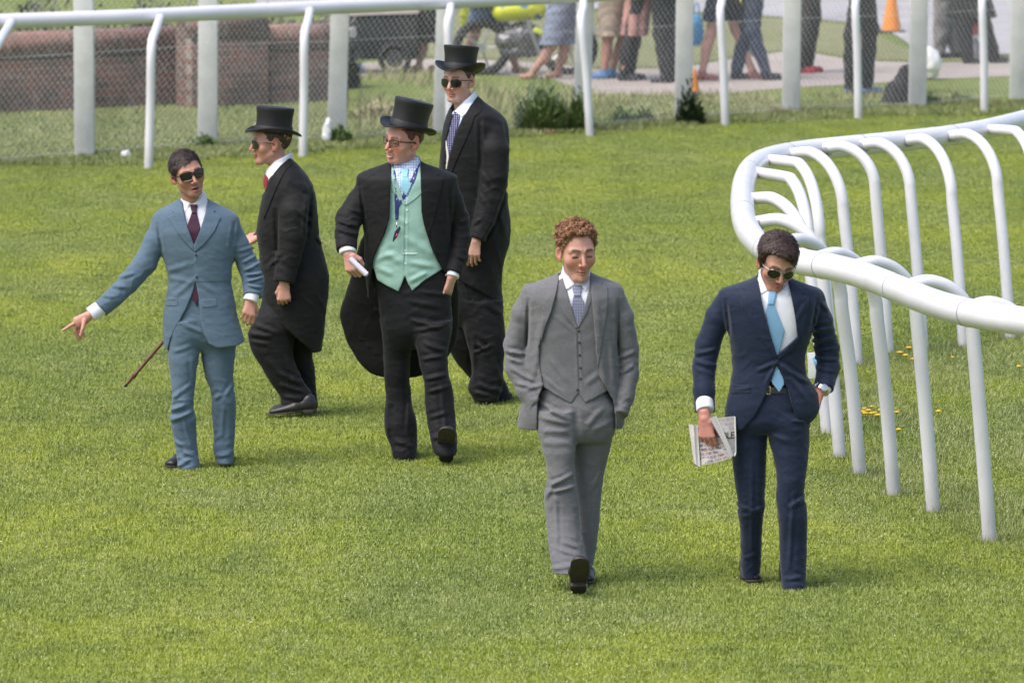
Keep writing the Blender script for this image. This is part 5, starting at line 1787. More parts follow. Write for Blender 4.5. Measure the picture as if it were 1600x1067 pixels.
# ------------------------------------------------------------------ man in the navy suit with a newspaper
def man_navy():
    M = Man('6', (1215, 917), "dark haired man in a navy suit and pale blue tie looking down through sunglasses")
    root = M.root
    SUIT = cloth("navy_mohair", (0.0058, 0.0125, 0.033), 0.3, 0.7)
    TIE = cloth("pale_blue_silk", (0.17, 0.33, 0.50), 0.06, 0.42)
    legL = [(655, 1141, 1205, 0.03, .10), (680, 1142, 1200, .03, .095), (708, 1144, 1198, .03, .088), (747, 1147.5, 1196, .02, .078), (775, 1151.5, 1194.5, .02, .074), (790, 1153, 1195, .02, .075), (799, 1153, 1193, .03, .074), (830, 1157, 1191, .07, .068),
            (860, 1157.5, 1190, .10, .068), (885, 1157, 1188, .13, .072), (897, 1158, 1186.5, .14, .074), (902, 1160, 1186, .14, .074)]
    legR = [(655, 1200, 1264, -0.02, .10), (690, 1202, 1264, -.02, .095), (710, 1207, 1262.5, -.03, .088), (731, 1211.5, 1260, -.04, .082), (757, 1213, 1257, -.05, .078), (772, 1213, 1256.5, -.05, .076), (786, 1214, 1259.5, -.05, .076), (803, 1215.5, 1261, -.05, .074),
            (846, 1217.5, 1260.5, -.03, .073), (890, 1219.5, 1259.5, -.03, .078), (915, 1221, 1259, -.04, .084), (925, 1222, 1258, -.045, .084)]
    pelvis = [(600, 1144, 1258, 0, .100), (625, 1141, 1262, 0, .112), (655, 1141, 1264.5, 0, .118), (676, 1150, 1258, 0, .085)]
    tf = legs_field(M, [legL, legR], pelvis)
    cr = creases(M, [(1153, 792, 1172, 800, 3, 6), (1170, 802, 1194, 796, 3, 5), (1160, 810, 1180, 806, 3, 4), (1235, 790, 1258, 776, 3.5, 6), (1240, 770, 1232, 900, 3, 4), (1175, 720, 1176, 880, 3, 3), (1205, 680, 1235, 690, 4, 3),
                     (1225, 650, 1262, 660, 4, 4), (1163, 880, 1185, 870, 3, 4), (1225, 905, 1255, 900, 3, 4)])
    bu = bunches(M, [(1173, 798, 22, 85, 13, 3.2), (1238, 790, 24, 80, 15, 2.6), (1240, 900, 24, 90, 14, 2.6), (1172, 885, 18, 85, 12, 3), (1230, 668, 26, 95, 15, 2)])
    TR = lambda P: tf(P) - cr(P) - bu(P) - 0.0022 * wob(P, 0.10, 7, (1, 1, .6)) - rumple(P, 1.2)
    lo, hi = bbox(M, 1132, 596, 1272, 932, -0.22, 0.26)
    solid("trousers", TR, lo, hi, 0.0055, SUIT, root)
    torso = ZLoft(M.rows([(420, 1196, 1226, .060, .050), (428, 1186, 1232, .055, .058), (436, 1172, 1240, .04, .075), (444, 1150, 1260, .03, .098), (450, 1132, 1278, .02, .110), (458, 1125, 1283, .01, .120),
                          (480, 1127, 1281, 0, .128), (505, 1133, 1274, 0, .130), (530, 1139.5, 1266, 0, .126), (555, 1143, 1258, 0, .118), (574, 1144.5, 1258, 0, .116), (592, 1142, 1264, 0, .12), (615, 1138, 1278, 0, .126), (640, 1133, 1282, 0, .130),
                          (660, 1131, 1272, .01, .130), (682, 1131, 1262, .02, .130)]), e=2.3, cap=0.004)
    slL, rL = M.chain_pts([(1135, 463, .015, 14, .058), (1122, 495, .03, 19, .068), (1106, 540, .04, 19, .066), (1100, 575, .02, 18, .060), (1100.5, 610, -.02, 17, .054), (1101.5, 643, -.05, 15, .048)])
    slR, rR = M.chain_pts([(1274, 466, .02, 15, .058), (1283, 500, .05, 17, .066), (1292, 545, .10, 19, .066), (1294, 575, .08, 17.5, .060), (1287, 608, .02, 15.5, .052)])
    S1, S2 = sleeve(slL, rL), sleeve(slR, rR)
    cr2 = creases(M, [(1268, 540, 1312, 530, 2.6, 7), (1276, 552, 1314, 548, 2.6, 6), (1274, 566, 1312, 566, 2.6, 6), (1276, 580, 1308, 584, 2.6, 4), (1270, 520, 1304, 516, 2.8, 6), (1284, 474, 1296, 490, 3, 5), (1086, 556, 1122, 548, 3, 5), (1084, 566, 1116, 575, 3, 4),
                      (1213, 566, 1180, 580, 3, 4), (1216, 566, 1254, 596, 3.5, 6), (1222, 572, 1262, 628, 3.5, 6), (1218, 580, 1240, 640, 3, 5), (1212, 568, 1196, 600, 3, 4), (1135, 470, 1142, 530, 2.5, -5), (1277, 470, 1268, 522, 2.5, -5), (1250, 590, 1266, 600, 3, 5),
                      (1244, 500, 1262, 470, 3.5, 3), (1150, 610, 1176, 604, 2.5, 2)], -.1)
    bu2 = bunches(M, [(1294, 550, 30, 80, 14, 4), (1102, 570, 28, 80, 15, 3), (1235, 600, 30, 40, 15, 3), (1165, 560, 40, 90, 22, 1.6), (1280, 490, 20, 60, 13, 3)])
    vee = M.poly([(1182, 400), (1184, 432), (1188, 455), (1191, 474), (1200, 510), (1214, 555), (1226, 544), (1240, 532), (1246, 526), (1244, 505), (1240, 482), (1236, 462), (1233, 445), (1233, 400)])
    low = M.poly([(1213.5, 571), (1208, 586), (1203, 598), (1197, 614), (1189, 632), (1178, 652), (1160, 672), (1128, 677), (1128, 700), (1290, 700), (1300, 640), (1284, 636), (1276, 655), (1264, 666), (1252, 660), (1243, 648), (1236, 628), (1230, 606), (1222, 588)])
    def JK(P):
        t = torso(P)
        t = smin(t, smin(S1(P), S2(P), .01), 0.012) - cr2(P) - bu2(P) - 0.0020 * wob(P, 0.11, 3, (1, 1, .7)) - rumple(P)
        t = smax(t, -smax(poly2(P[0], P[2], vee), P[1] - 0.03, .004), 0.003)
        return smax(t, -smax(poly2(P[0], P[2], low), P[1] - 0.06, .004), 0.003)
    lo, hi = bbox(M, 1074, 412, 1322, 690, -0.26, 0.24)
    jk = solid("jacket", JK, lo, hi, 0.005, SUIT, root)
    for pl in ([(1184, 428), (1176, 434), (1168, 442), (1160, 451), (1166, 456), (1154, 458), (1160, 480), (1180, 515), (1200, 545), (1213, 562), (1213, 553), (1200, 511), (1191, 475), (1187, 450)],
               [(1233, 436), (1241, 441), (1251, 450), (1258, 458), (1253, 462), (1265, 467), (1262, 490), (1256, 516), (1240, 545), (1216, 562), (1214, 555), (1226, 546), (1246, 527), (1243, 500), (1238, 470)]):
        shell_px(M, "lapel", JK, 0.0060, pl, SUIT, jk, 0.0032, ymax=-0.02)
    shell_px(M, "pocket_flap", JK, 0.003, [(1142, 603), (1172, 601), (1173, 614), (1141, 617)], SUIT, jk, 0.0032, ymax=-0.02)
    buttons(M, [(1213.5, 563)], JK, BUTTON_DARK, jk, 0.0060)
    sh, both = make_shirt(M, torso, [(418, 1186, 1233, .04, .060), (455, 1183, 1238, .01, .078)], [[(1184, 426), (1203, 453), (1189, 460), (1184, 440)], [(1232, 444), (1233.5, 464), (1221, 455)]],
                          [[(1101, 630, -.06, 14, .046), (1102, 642, -.085, 13.5, .043)], [(1288, 600, .03, 14, .046), (1283, 611, .005, 13.5, .044)]], 592, WHITE_SHIRT, (1082, 412, 1305, 658), under=0.018)
    make_tie(M, both, [(1201, 456), (1214, 456), (1209, 476), (1200, 476)], [(1199, 474), (1209, 474), (1226, 517), (1216, 558), (1211, 550), (1203, 522), (1196, 490)], TIE, bo=0.010)
    # tie tip and belt below the button
    tip = M.poly([(1207, 578), (1224, 578), (1225.5, 600), (1217.5, 613), (1206, 598)])
    BELT = plain("black_belt", (0.012, 0.011, 0.011), 0.4, 0.1, 20)
    beltp = M.poly([(1186, 603), (1240, 606), (1240, 617), (1186, 615)])
    solid("tie_end", lambda P: smax(smax(smin(torso(P) + .006, tf(P) - .006, .004), poly2(P[0], P[2], tip), .002), P[1] + .03, .003), (M.p(1200, 0)[0], -.18, M.p(0, 618, -.1)[2]), (M.p(1230, 0)[0], 0, M.p(0, 572, -.1)[2]), .003, TIE, root)
    bel = solid("belt", lambda P: smax(smax(tf(P) - .004, poly2(P[0], P[2], beltp), .002), P[1] + .02, .003), (M.p(1180, 0)[0], -.18, M.p(0, 625, -.1)[2]), (M.p(1246, 0)[0], 0, M.p(0, 598, -.1)[2]), .003, BELT, root)
    q = M.p(1200.5, 609.5, -.1); yb = surf_y(tf, q[0], q[2]) - .006
    bk = MB()
    for dx in (-.0085, .0085): bk.box((q[0] + dx, yb, q[2]), (.0035, .004, .038), bevel=.001)
    for dz in (-.018, .018): bk.box((q[0], yb, q[2] + dz), (.020, .004, .0035), bevel=.001)
    bk.build("buckle", GOLD, bel)
    # head bowed
    hc = M.p(1214, 411, -0.06)
    fr = head_frame(hc, 13, 27, 7, 1.06)
    fo = dict(mouth=0.0, mouth_w=0.021, stubble=0.25, jaw=0.86, long=1.04, brow=(0.03, 0.018, 0.012))
    hL = hand_frame(M.p(1101.5, 654, -.10), (0.10, -0.12, -1.0), (0.35, 0.9, 0.1), 1.08)
    hoL = dict(curl=(36, 40, 42, 44), spread=1, m=1, thumb=((0.022, 0.004, -0.018), (0.040, 0.022, -0.044), (0.038, 0.040, -0.066), (0.030, 0.050, -0.084)))
    hR = hand_frame(M.p(1281, 612, -.005), (-0.25, -0.05, -1.0), (-0.9, -0.3, 0.1), 1.0)
    make_body(M, fr, fo, np.array(M.p(1208, 448, .03)), [(torso_in(torso, M, 590), .036), (tf, .022), (S1, .02), (S2, .02)], [(hL, hoL), (hR, dict(curl=(15, 15, 15, 15), m=1))], SKIN_C,
              (1074, 350, 1322, 905), (1180, 354, 1264, 470), [(1080, 636, 1124, 700), (1262, 604, 1300, 650)], wrists=[(slL[-1], hL.c, .026, .026), (slR[-1], hR.c, .026, .026)], hand_col=(0.50, 0.22, 0.18))
    finish_head(M, fr, fo, root, dict(t=0.013, top=0.9, line=0.074, temple=0.058, part=-0.5, comb=1.2, quiff=(0.012,), ramp=.014, len=1.7, col=(0.030, 0.016, 0.014), widow=-.004), hair_mat("near_black_hair", (0.026, 0.014, 0.012)))
    glasses(fr, 'aviator', LENS_DARK, plain('dull_silver', (0.42, 0.41, 0.39), .35, .05, 20, 1.0, 0), root, rim=0.0012)
    # watch
    wc = Vector(M.p(1288, 606.5, -.055))
    W = MB()
    ax = Vector((-0.55, -0.15, -0.82)).normalized()
    Rm = ax.to_track_quat('Z', 'Y').to_matrix().to_4x4()
    W.lathe([(0.0335, -.009), (0.0355, -.009), (0.0355, .009), (0.0335, .009)], n=32, M=Matrix.Translation(wc + Vector((-.012, .035, 0))) @ Rm, close=False, sx=.95, sy=.8)
    wa = W.build("watch", METAL, root)
    W = MB(); nrm = Vector((0.25, -0.9, 0.25)).normalized()
    W.lathe([(0.001, .0045), (.014, .0045), (.0175, .003), (.018, -.003)], n=28, M=Matrix.Translation(wc + Vector((0.0, -.0, .002))) @ nrm.to_track_quat('Z', 'Y').to_matrix().to_4x4())
    W.build("watch_case", METAL, wa)
    # shoes
    shoe_toe(M, (1180, 915), (0.12, -1), BLACK_SHOE, SOLE, root, L=.29)
    shoe_toe(M, (1241, 918), (0.1, -1), BLACK_SHOE, SOLE, root, L=.29)
    # --- the folded newspaper, a thing of its own
    PAPER = newsprint()
    nw = thing("newspaper", M.O, "folded newspaper hanging from the right hand of the man in the navy suit", "newspaper")
    def P3(px, py, dy): return Vector(M.p(px, py, dy))
    def sheet_mesh(name, grid, mat, parent, thick=.0035):
        """grid of points -> a bent sheet with thickness, uv from grid"""
        mbm = MB(); bm = mbm.bm
        uv = bm.loops.layers.uv.new("uv")
        R_, C_ = len(grid), len(grid[0])
        vs = [[bm.verts.new(p) for p in r] for r in grid]
        vb = [[bm.verts.new(p + Vector((0, thick, 0))) for p in r] for r in grid]
        def face(q, us):
            f = bm.faces.new(q)
            for l, u in zip(f.loops, us): l[uv].uv = u
        for i in range(R_ - 1):
            for j in range(C_ - 1):
                us = [(j / (C_ - 1), 1 - i / (R_ - 1)), ((j + 1) / (C_ - 1), 1 - i / (R_ - 1)), ((j + 1) / (C_ - 1), 1 - (i + 1) / (R_ - 1)), (j / (C_ - 1), 1 - (i + 1) / (R_ - 1))]
                face((vs[i][j], vs[i][j + 1], vs[i + 1][j + 1], vs[i + 1][j]), us)
                face((vb[i][j], vb[i + 1][j], vb[i + 1][j + 1], vb[i][j + 1]), [us[0], us[3], us[2], us[1]])
        per = [(0, j) for j in range(C_)] + [(i, C_ - 1) for i in range(1, R_)] + [(R_ - 1, j) for j in range(C_ - 2, -1, -1)] + [(i, 0) for i in range(R_ - 2, 0, -1)]
        for a, b in zip(per, per[1:] + per[:1]):
            face((vs[a[0]][a[1]], vb[a[0]][a[1]], vb[b[0]][b[1]], vs[b[0]][b[1]]), [(.0, .0)] * 4)
        return mbm.build(name, mat, parent, sharp=50)
    def bil(c, n, m, bow=0.0, wave=0.0):
        g = []
        for i in range(n):
            r = []
            for j in range(m):
                u, v = j / (m - 1), i / (n - 1)
                p = c[0] * (1 - u) * (1 - v) + c[1] * u * (1 - v) + c[2] * u * v + c[3] * (1 - u) * v
                p = p + Vector((0, -bow * math.sin(math.pi * u) + wave * math.sin(u * 9 + v * 2), wave * .5 * math.sin(u * 7)))
                r.append(p)
            g.append(r)
        return g
    sheet_mesh("page", bil([P3(1080, 664, -.055), P3(1121, 668, -.075), P3(1143, 715, -.12), P3(1086, 730, -.08)], 10, 12, .012, .004), PAPER['news'], nw)
    sheet_mesh("page", bil([P3(1076, 663, -.07), P3(1090, 664, -.08), P3(1094, 729, -.10), P3(1084, 724, -.09)], 10, 8, .010, .004), PAPER['plain'], nw)
    sheet_mesh("page", bil([P3(1116, 653.5, -.105), P3(1148.5, 650, -.095), P3(1149.5, 709, -.11), P3(1143, 714, -.13)], 10, 10, .004, .0), PAPER['front'], nw)
    sheet_mesh("page_fold", bil([P3(1109, 653, -.165), P3(1119, 650, -.16), P3(1146, 711, -.155), P3(1141.5, 713, -.16)], 10, 4, .002, .0), PAPER['plain'], nw)
    bm_ = MB().tube([P3(1118.5, 650.5, -.158), P3(1127, 669, -.157), P3(1136, 690, -.156), P3(1144, 710, -.154), P3(1147.5, 712.5, -.135), P3(1149.6, 707, -.112), P3(1149.2, 680, -.105), P3(1148.4, 651, -.096)], .0035, n=8)
    bm_.build("folded_edge", PAPER['edge'], nw)
    # the letters of the headline
    cu = bpy.data.curves.new("headline", 'FONT'); cu.body = "BLE"; cu.size = 0.046; cu.extrude = 0.0006; cu.space_character = .86
    to = bpy.data.objects.new("headline", cu); COL.objects.link(to)
    dg = bpy.context.evaluated_depsgraph_get(); me = bpy.data.meshes.new_from_object(to.evaluated_get(dg)); bpy.data.objects.remove(to)
    INK = plain("printing_ink", (0.012, 0.014, 0.03), 0.8, 0.1, 20, 0, 0)
    ho = link_mesh("headline", me, INK, nw, smooth=False)
    a_, b_ = P3(1129, 686, -.142), P3(1147.5, 684.5, -.118)
    ho.location = a_; ho.rotation_euler = (math.radians(90), math.radians(-2), math.atan2((b_ - a_).y, (b_ - a_).x))
    return M

def newsprint():
    out = {}
    def mk(name, kind):
        m, t, b = nodes(name)
        uvn = t.nodes.new("ShaderNodeTexCoord").outputs["UV"]
        base = (0.62, 0.60, 0.57)
        n = noise(t, 4, 3, .5, uvn)
        c = ramp(t, n.outputs["Fac"], [(0.3, (0.46, 0.44, 0.43)), (0.7, (0.60, 0.58, 0.56))])
        if kind != 'plain':
            br = t.nodes.new("ShaderNodeTexBrick")
            t.links.new(mapping(t, uvn, (1, 1, 1)), br.inputs[0])
            br.inputs["Scale"].default_value = 2.3 if kind == 'news' else 2.0
            br.inputs["Mortar Size"].default_value = 0.035
            br.inputs["Color1"].default_value = (0.05, 0.05, 0.07, 1) if kind == 'news' else (0.30, 0.27, 0.30, 1)
            br.inputs["Color2"].default_value = (0.30, 0.12, 0.13, 1) if kind == 'news' else (0.40, 0.33, 0.32, 1)
            br.inputs["Mortar"].default_value = (0.50, 0.48, 0.46, 1)
            ph = noise(t, 9, 4, .7, uvn, 1.5)
            pic = mix(t, ramp(t, ph.outputs["Fac"], [(0.4, (0, 0, 0)), (0.6, (1, 1, 1))]), br.outputs[0], (0.40, 0.36, 0.36))
            # lines of type
            w = t.nodes.new("ShaderNodeTexWave"); w.bands_direction = 'Y'; w.inputs["Scale"].default_value = 11; w.inputs["Distortion"].default_value = 0.6
            t.links.new(uvn, w.inputs[0])
            ty = mix(t, ramp(t, w.outputs["Fac"], [(0.45, (0, 0, 0)), (0.6, (.6, .6, .6))]), (0.61, 0.59, 0.56), (0.20, 0.20, 0.21))
            sel = noise(t, 2.3, 1, .3, uvn)
            c = mix(t, ramp(t, sel.outputs["Fac"], [(0.38, (0, 0, 0)), (0.40, (1, 1, 1))]), ty, pic)
        t.links.new(c, b.inputs["Base Color"]); b.inputs["Roughness"].default_value = 0.8
        return m
    out['news'] = mk("newsprint_pictures", 'news'); out['front'] = mk("newsprint_front", 'front'); out['plain'] = mk("newsprint_margin", 'plain')
    out['edge'] = plain("paper_edge", (0.66, 0.66, 0.62), 0.8, 0.05, 20, 0, 0)
    return out
if not ONLY or '6' in ONLY: man_navy()
# ------------------------------------------------------------------ three men in black morning dress and top hats
COAT = cloth("black_morning_cloth", (0.0062, 0.0062, 0.0070), 0.30, 0.7, sheen=0.05)
STRIPE = cloth("dark_trouser_cloth", (0.0062, 0.0062, 0.0078), 0.35, 0.7, sheen=0.05)
HAIR_D = hair_mat("brown_hair", (0.060, 0.032, 0.018))

def man_profile():
    M = Man('2', (462, 650), "man in top hat and black tailcoat seen in profile, directly behind the man in blue")
    root = M.root
    leg1 = [(470, 412, 478, -.05, .10), (490, 402, 476, -.07, .10), (505, 393.5, 472, -.08, .095), (516, 389, 466, -.09, .09), (526, 387.5, 461, -.09, .085), (548, 394, 458, -.09, .08), (578, 411, 466, -.08, .078),
            (600, 423.5, 477, -.07, .078), (612, 432, 486, -.06, .08), (620, 437.5, 487.5, -.06, .08), (628, 438.5, 480, -.06, .078), (634, 440, 468, -.06, .07)]
    leg2 = [(480, 430, 494, .07, .10), (520, 438, 491, .09, .09), (552, 446, 488, .10, .08), (580, 455, 492, .11, .078), (605, 464, 493.5, .12, .076), (625, 472, 495, .12, .078), (637, 474, 494, .12, .078)]
    pelvis = [(440, 410, 490, 0, .15), (465, 410, 492, 0, .165), (495, 412, 488, 0, .15), (512, 425, 480, 0, .08)]
    tf = legs_field(M, [leg1, leg2], pelvis)
    cr = creases(M, [(390, 520, 430, 524, 3.5, 7), (400, 506, 436, 520, 3.5, 5), (392, 532, 420, 536, 3, 5), (420, 560, 455, 600, 4, 4), (436, 580, 474, 600, 3.5, 5), (440, 600, 478, 612, 3, 5), (440, 618, 470, 622, 3, 4), (448, 556, 462, 590, 3, 5)])
    bu = bunches(M, [(405, 520, 24, 70, 15, 3), (455, 600, 26, 50, 14, 3), (478, 600, 20, 60, 12, 3)])
    TR = lambda P: tf(P) - cr(P) - bu(P) - 0.003 * wob(P, 0.10, 3, (1, 1, .6)) - rumple(P, 1.2)
    lo, hi = bbox(M, 380, 436, 500, 642, -0.24, 0.26)
    solid("trousers", TR, lo, hi, 0.0055, STRIPE, root)
    torso = ZLoft(M.rows([(243, 432, 455, .0, .062), (250, 424, 457.5, 0, .075), (258, 421, 465.5, 0, .11), (266, 418.5, 472.5, 0, .145), (275, 416, 480, 0, .17), (286, 413.5, 486.5, 0, .188), (297, 411.5, 490.5, 0, .196),
                          (312, 408.5, 493, 0, .198), (330, 405, 495, 0, .194), (345, 402.5, 496.5, 0, .186), (360, 401, 497.5, 0, .178), (377, 402.5, 499.5, 0, .172), (388, 404.5, 503, 0, .172), (405, 406, 508, 0, .178), (420, 406.5, 511.5, 0, .184),
                          (435, 407.5, 514, 0, .19), (460, 408, 512.5, 0, .192), (490, 410, 510, 0, .19), (520, 412, 506.5, 0, .186), (548, 414, 502.5, 0, .18)]), e=2.25, cap=0.003)
    sl, r = M.chain_pts([(459, 296, -.13, 21, .055), (461, 332, -.185, 24, .068), (457, 368, -.20, 22.5, .064), (450, 405, -.21, 19.5, .058), (444, 441, -.235, 15, .050)])
    S1 = sleeve(sl, r)
    slf, rf = M.chain_pts([(445, 300, .13, 18, .055), (440, 340, .20, 19, .062), (428, 368, .16, 17, .055), (410, 370, .08, 13, .045)])
    S2 = sleeve(slf, rf)
    cr2 = creases(M, [(470, 330, 484, 350, 3, 6), (472, 345, 482, 368, 3, 5), (430, 330, 434, 400, 3, -4), (436, 400, 416, 422, 3, 5), (440, 395, 424, 400, 3, 4), (486, 300, 478, 380, 3, -7), (494, 374, 503, 388, 2, 5), (455, 290, 484, 310, 4, -4)], -.2)
    bu2 = bunches(M, [(458, 365, 32, 70, 17, 3.4), (452, 405, 26, 80, 14, 2.5), (420, 415, 22, -40, 13, 2.5), (490, 470, 50, 10, 26, 3.5)])
    topcut = M.poly([(380, 200), (462, 200), (462, 238), (455, 245), (437, 259), (421.5, 279), (419, 286), (412.5, 303), (408, 306), (400, 306), (380, 250)], -.05)
    low = M.poly([(404, 430), (410, 460), (420, 487), (440, 507), (455, 520), (470, 534), (486, 548), (486, 600), (360, 600), (360, 430)], -.16)
    def JK(P):
        t = torso(P)
        t = smax(t, -poly2(P[0], P[2], topcut), .003)
        t = smax(t, -poly2(P[0], P[2], low), .003)
        return smin(t, np.minimum(S1(P), S2(P)), 0.014) - cr2(P) - bu2(P) - 0.0025 * wob(P, 0.12, 2, (1, 1, .6)) - rumple(P)
    lo, hi = bbox(M, 392, 236, 522, 556, -0.34, 0.30)
    jk = solid("tailcoat", JK, lo, hi, 0.0052, COAT, root)
    MB().lathe([(0.001, .004), (.009, .004), (.011, 0), (.010, -.004)], n=14, M=Matrix.Translation(M.p(499.5, 376, -.06)) @ Matrix.Rotation(math.radians(70), 4, 'Y')).build("button", BUTTON_DARK, jk)
    shell_px(M, "lapel", JK, 0.005, [(424, 278), (438, 261), (452, 249), (458, 256), (446, 268), (434, 290), (418, 330), (411, 345), (413, 315), (416, 295)], COAT, jk, 0.0034, dy=-.12, ymax=0.03, d0=-.34)
    # shirt, collar, tie
    neckc = (M.p(441, 236, 0.0), M.p(434, 285, 0.0))
    ring = lambda P: cone(P, neckc[0], neckc[1], .064, .082)
    upper = M.poly([(370, 190), (480, 190), (480, 230), (452.5, 240.5), (430, 252), (417, 264.5), (380, 282)], -.05)
    lowc = M.poly([(380, 305), (480, 305), (480, 600), (380, 600)], -.05)
    def SH(P):
        s = np.minimum(torso(P) + .014, ring(P))
        s = smax(s, -poly2(P[0], P[2], upper), .002)
        return smax(s, -poly2(P[0], P[2], lowc), .002)
    lo, hi = bbox(M, 402, 232, 470, 315, -0.22, 0.22)
    solid("shirt", SH, lo, hi, 0.0042, WHITE_SHIRT, root)
    tie = M.poly([(413, 272), (418.5, 277), (420, 281), (418, 290), (412.5, 303), (406, 303), (408, 285)], -.05)
    solid("tie", lambda P: smax(smax(np.minimum(torso(P) + .008, ring(P) - .006), poly2(P[0], P[2], tie), .002), np.abs(P[1] + .02) - .045, .003), (M.p(400, 0)[0], -.12, M.p(0, 308, 0)[2]), (M.p(424, 0)[0], .10, M.p(0, 266, 0)[2]), .003,
          cloth("crimson_silk", (0.22, 0.010, 0.022), 0.1, 0.45), root)
    fr = head_frame(M.p(422.5, 223.5, 0.0), -80, 0, 0, 1.10)
    fo = dict(mouth=0.001, mouth_w=0.026, smile=1.0, stubble=0.2, jaw=1.05, fat=.003, nose=1.0, brow=(0.12, 0.07, 0.05))
    hN = hand_frame(M.p(444, 445, -.235), (-0.02, -0.12, -1.0), (0.1, 1, 0), 1.05)
    hF = hand_frame(M.p(407, 368, .07), (-1.0, -0.25, -0.35), (0.2, 0.8, -1), 1.05)
    make_body(M, fr, fo, np.array(M.p(437, 262, 0)), [(torso_in(torso, M, 430), .036), (tf, .024), (S1, .02), (S2, .02)], [(hN, dict(curl=(68, 74, 78, 80), m=-1, spread=1, thumb=((0.022, 0.004, -0.018), (0.040, 0.020, -0.044), (0.036, 0.034, -0.068), (0.020, 0.042, -0.082)))), (hF, dict(curl=(60, 62, 64, 66), m=-1))],
              SKIN_A, (382, 160, 516, 640), (384, 196, 462, 272), [(424, 440, 462, 480), (384, 356, 412, 390)], yr=(-.34, .30), wrists=[(sl[-1], hN.c, .027, .027), (slf[-1], hF.c, .027, .025)], hand_col=(0.50, 0.26, 0.20))
    finish_head(M, fr, fo, root, dict(t=0.004, top=0.0, line=0.06, temple=0.050, comb=0.2), HAIR_D, hat=0.066)
    glasses(fr, 'aviator', LENS_DARK, GLASS_BLACK, root, rim=0.0018)
    top_hat(M, fr, SILK_HAT, HAT_BAND, root, w=.086, l=.100, h=.136, brim=.050, z0=.056, tilt=math.radians(-5))
    sf = Vector(M.g(415, 653)); L = .30
    heel = np.array((sf.x + L * .985, sf.y, 0.045))
    shoe(M, heel, (-1, -0.05, -0.11), (-.11, 0, 1), BLACK_SHOE, SOLE, root, L=L)
    heel2 = np.array((M.g(497, 640)[0], .12, 0.012))
    shoe(M, heel2, (-1, -0.1, 0), (0, 0, 1), BLACK_SHOE, SOLE, root, L=.29)
    # the cane in his far hand, passing behind the man in blue
    CANE = plain("polished_cane", (0.11, 0.028, 0.020), 0.3, 0.35, 30, 0, 0.2)
    a, b = Vector(M.p(400, 366, .06)), Vector(M.p(195, 604, .14))
    cn = thing("walking_cane", M.O + a, "slim reddish brown cane slanting down behind the man in blue", "cane")
    d = (b - a)
    pts = [d * t for t in (-.03, 0, .2, .4, .6, .8, .905, .915, .925, .935, .95, .985)]
    MB().tube(pts, [.013, .012, .010, .0098, .0095, .0092, .009, .0125, .0135, .012, .0088, .0085], n=12).build("shaft", CANE, cn)
    MB().tube([d * .985, d * 1.0], [.010, .008], n=12).build("ferrule", plain("dark_ferrule", (.02, .02, .02), .4), cn)
    return M

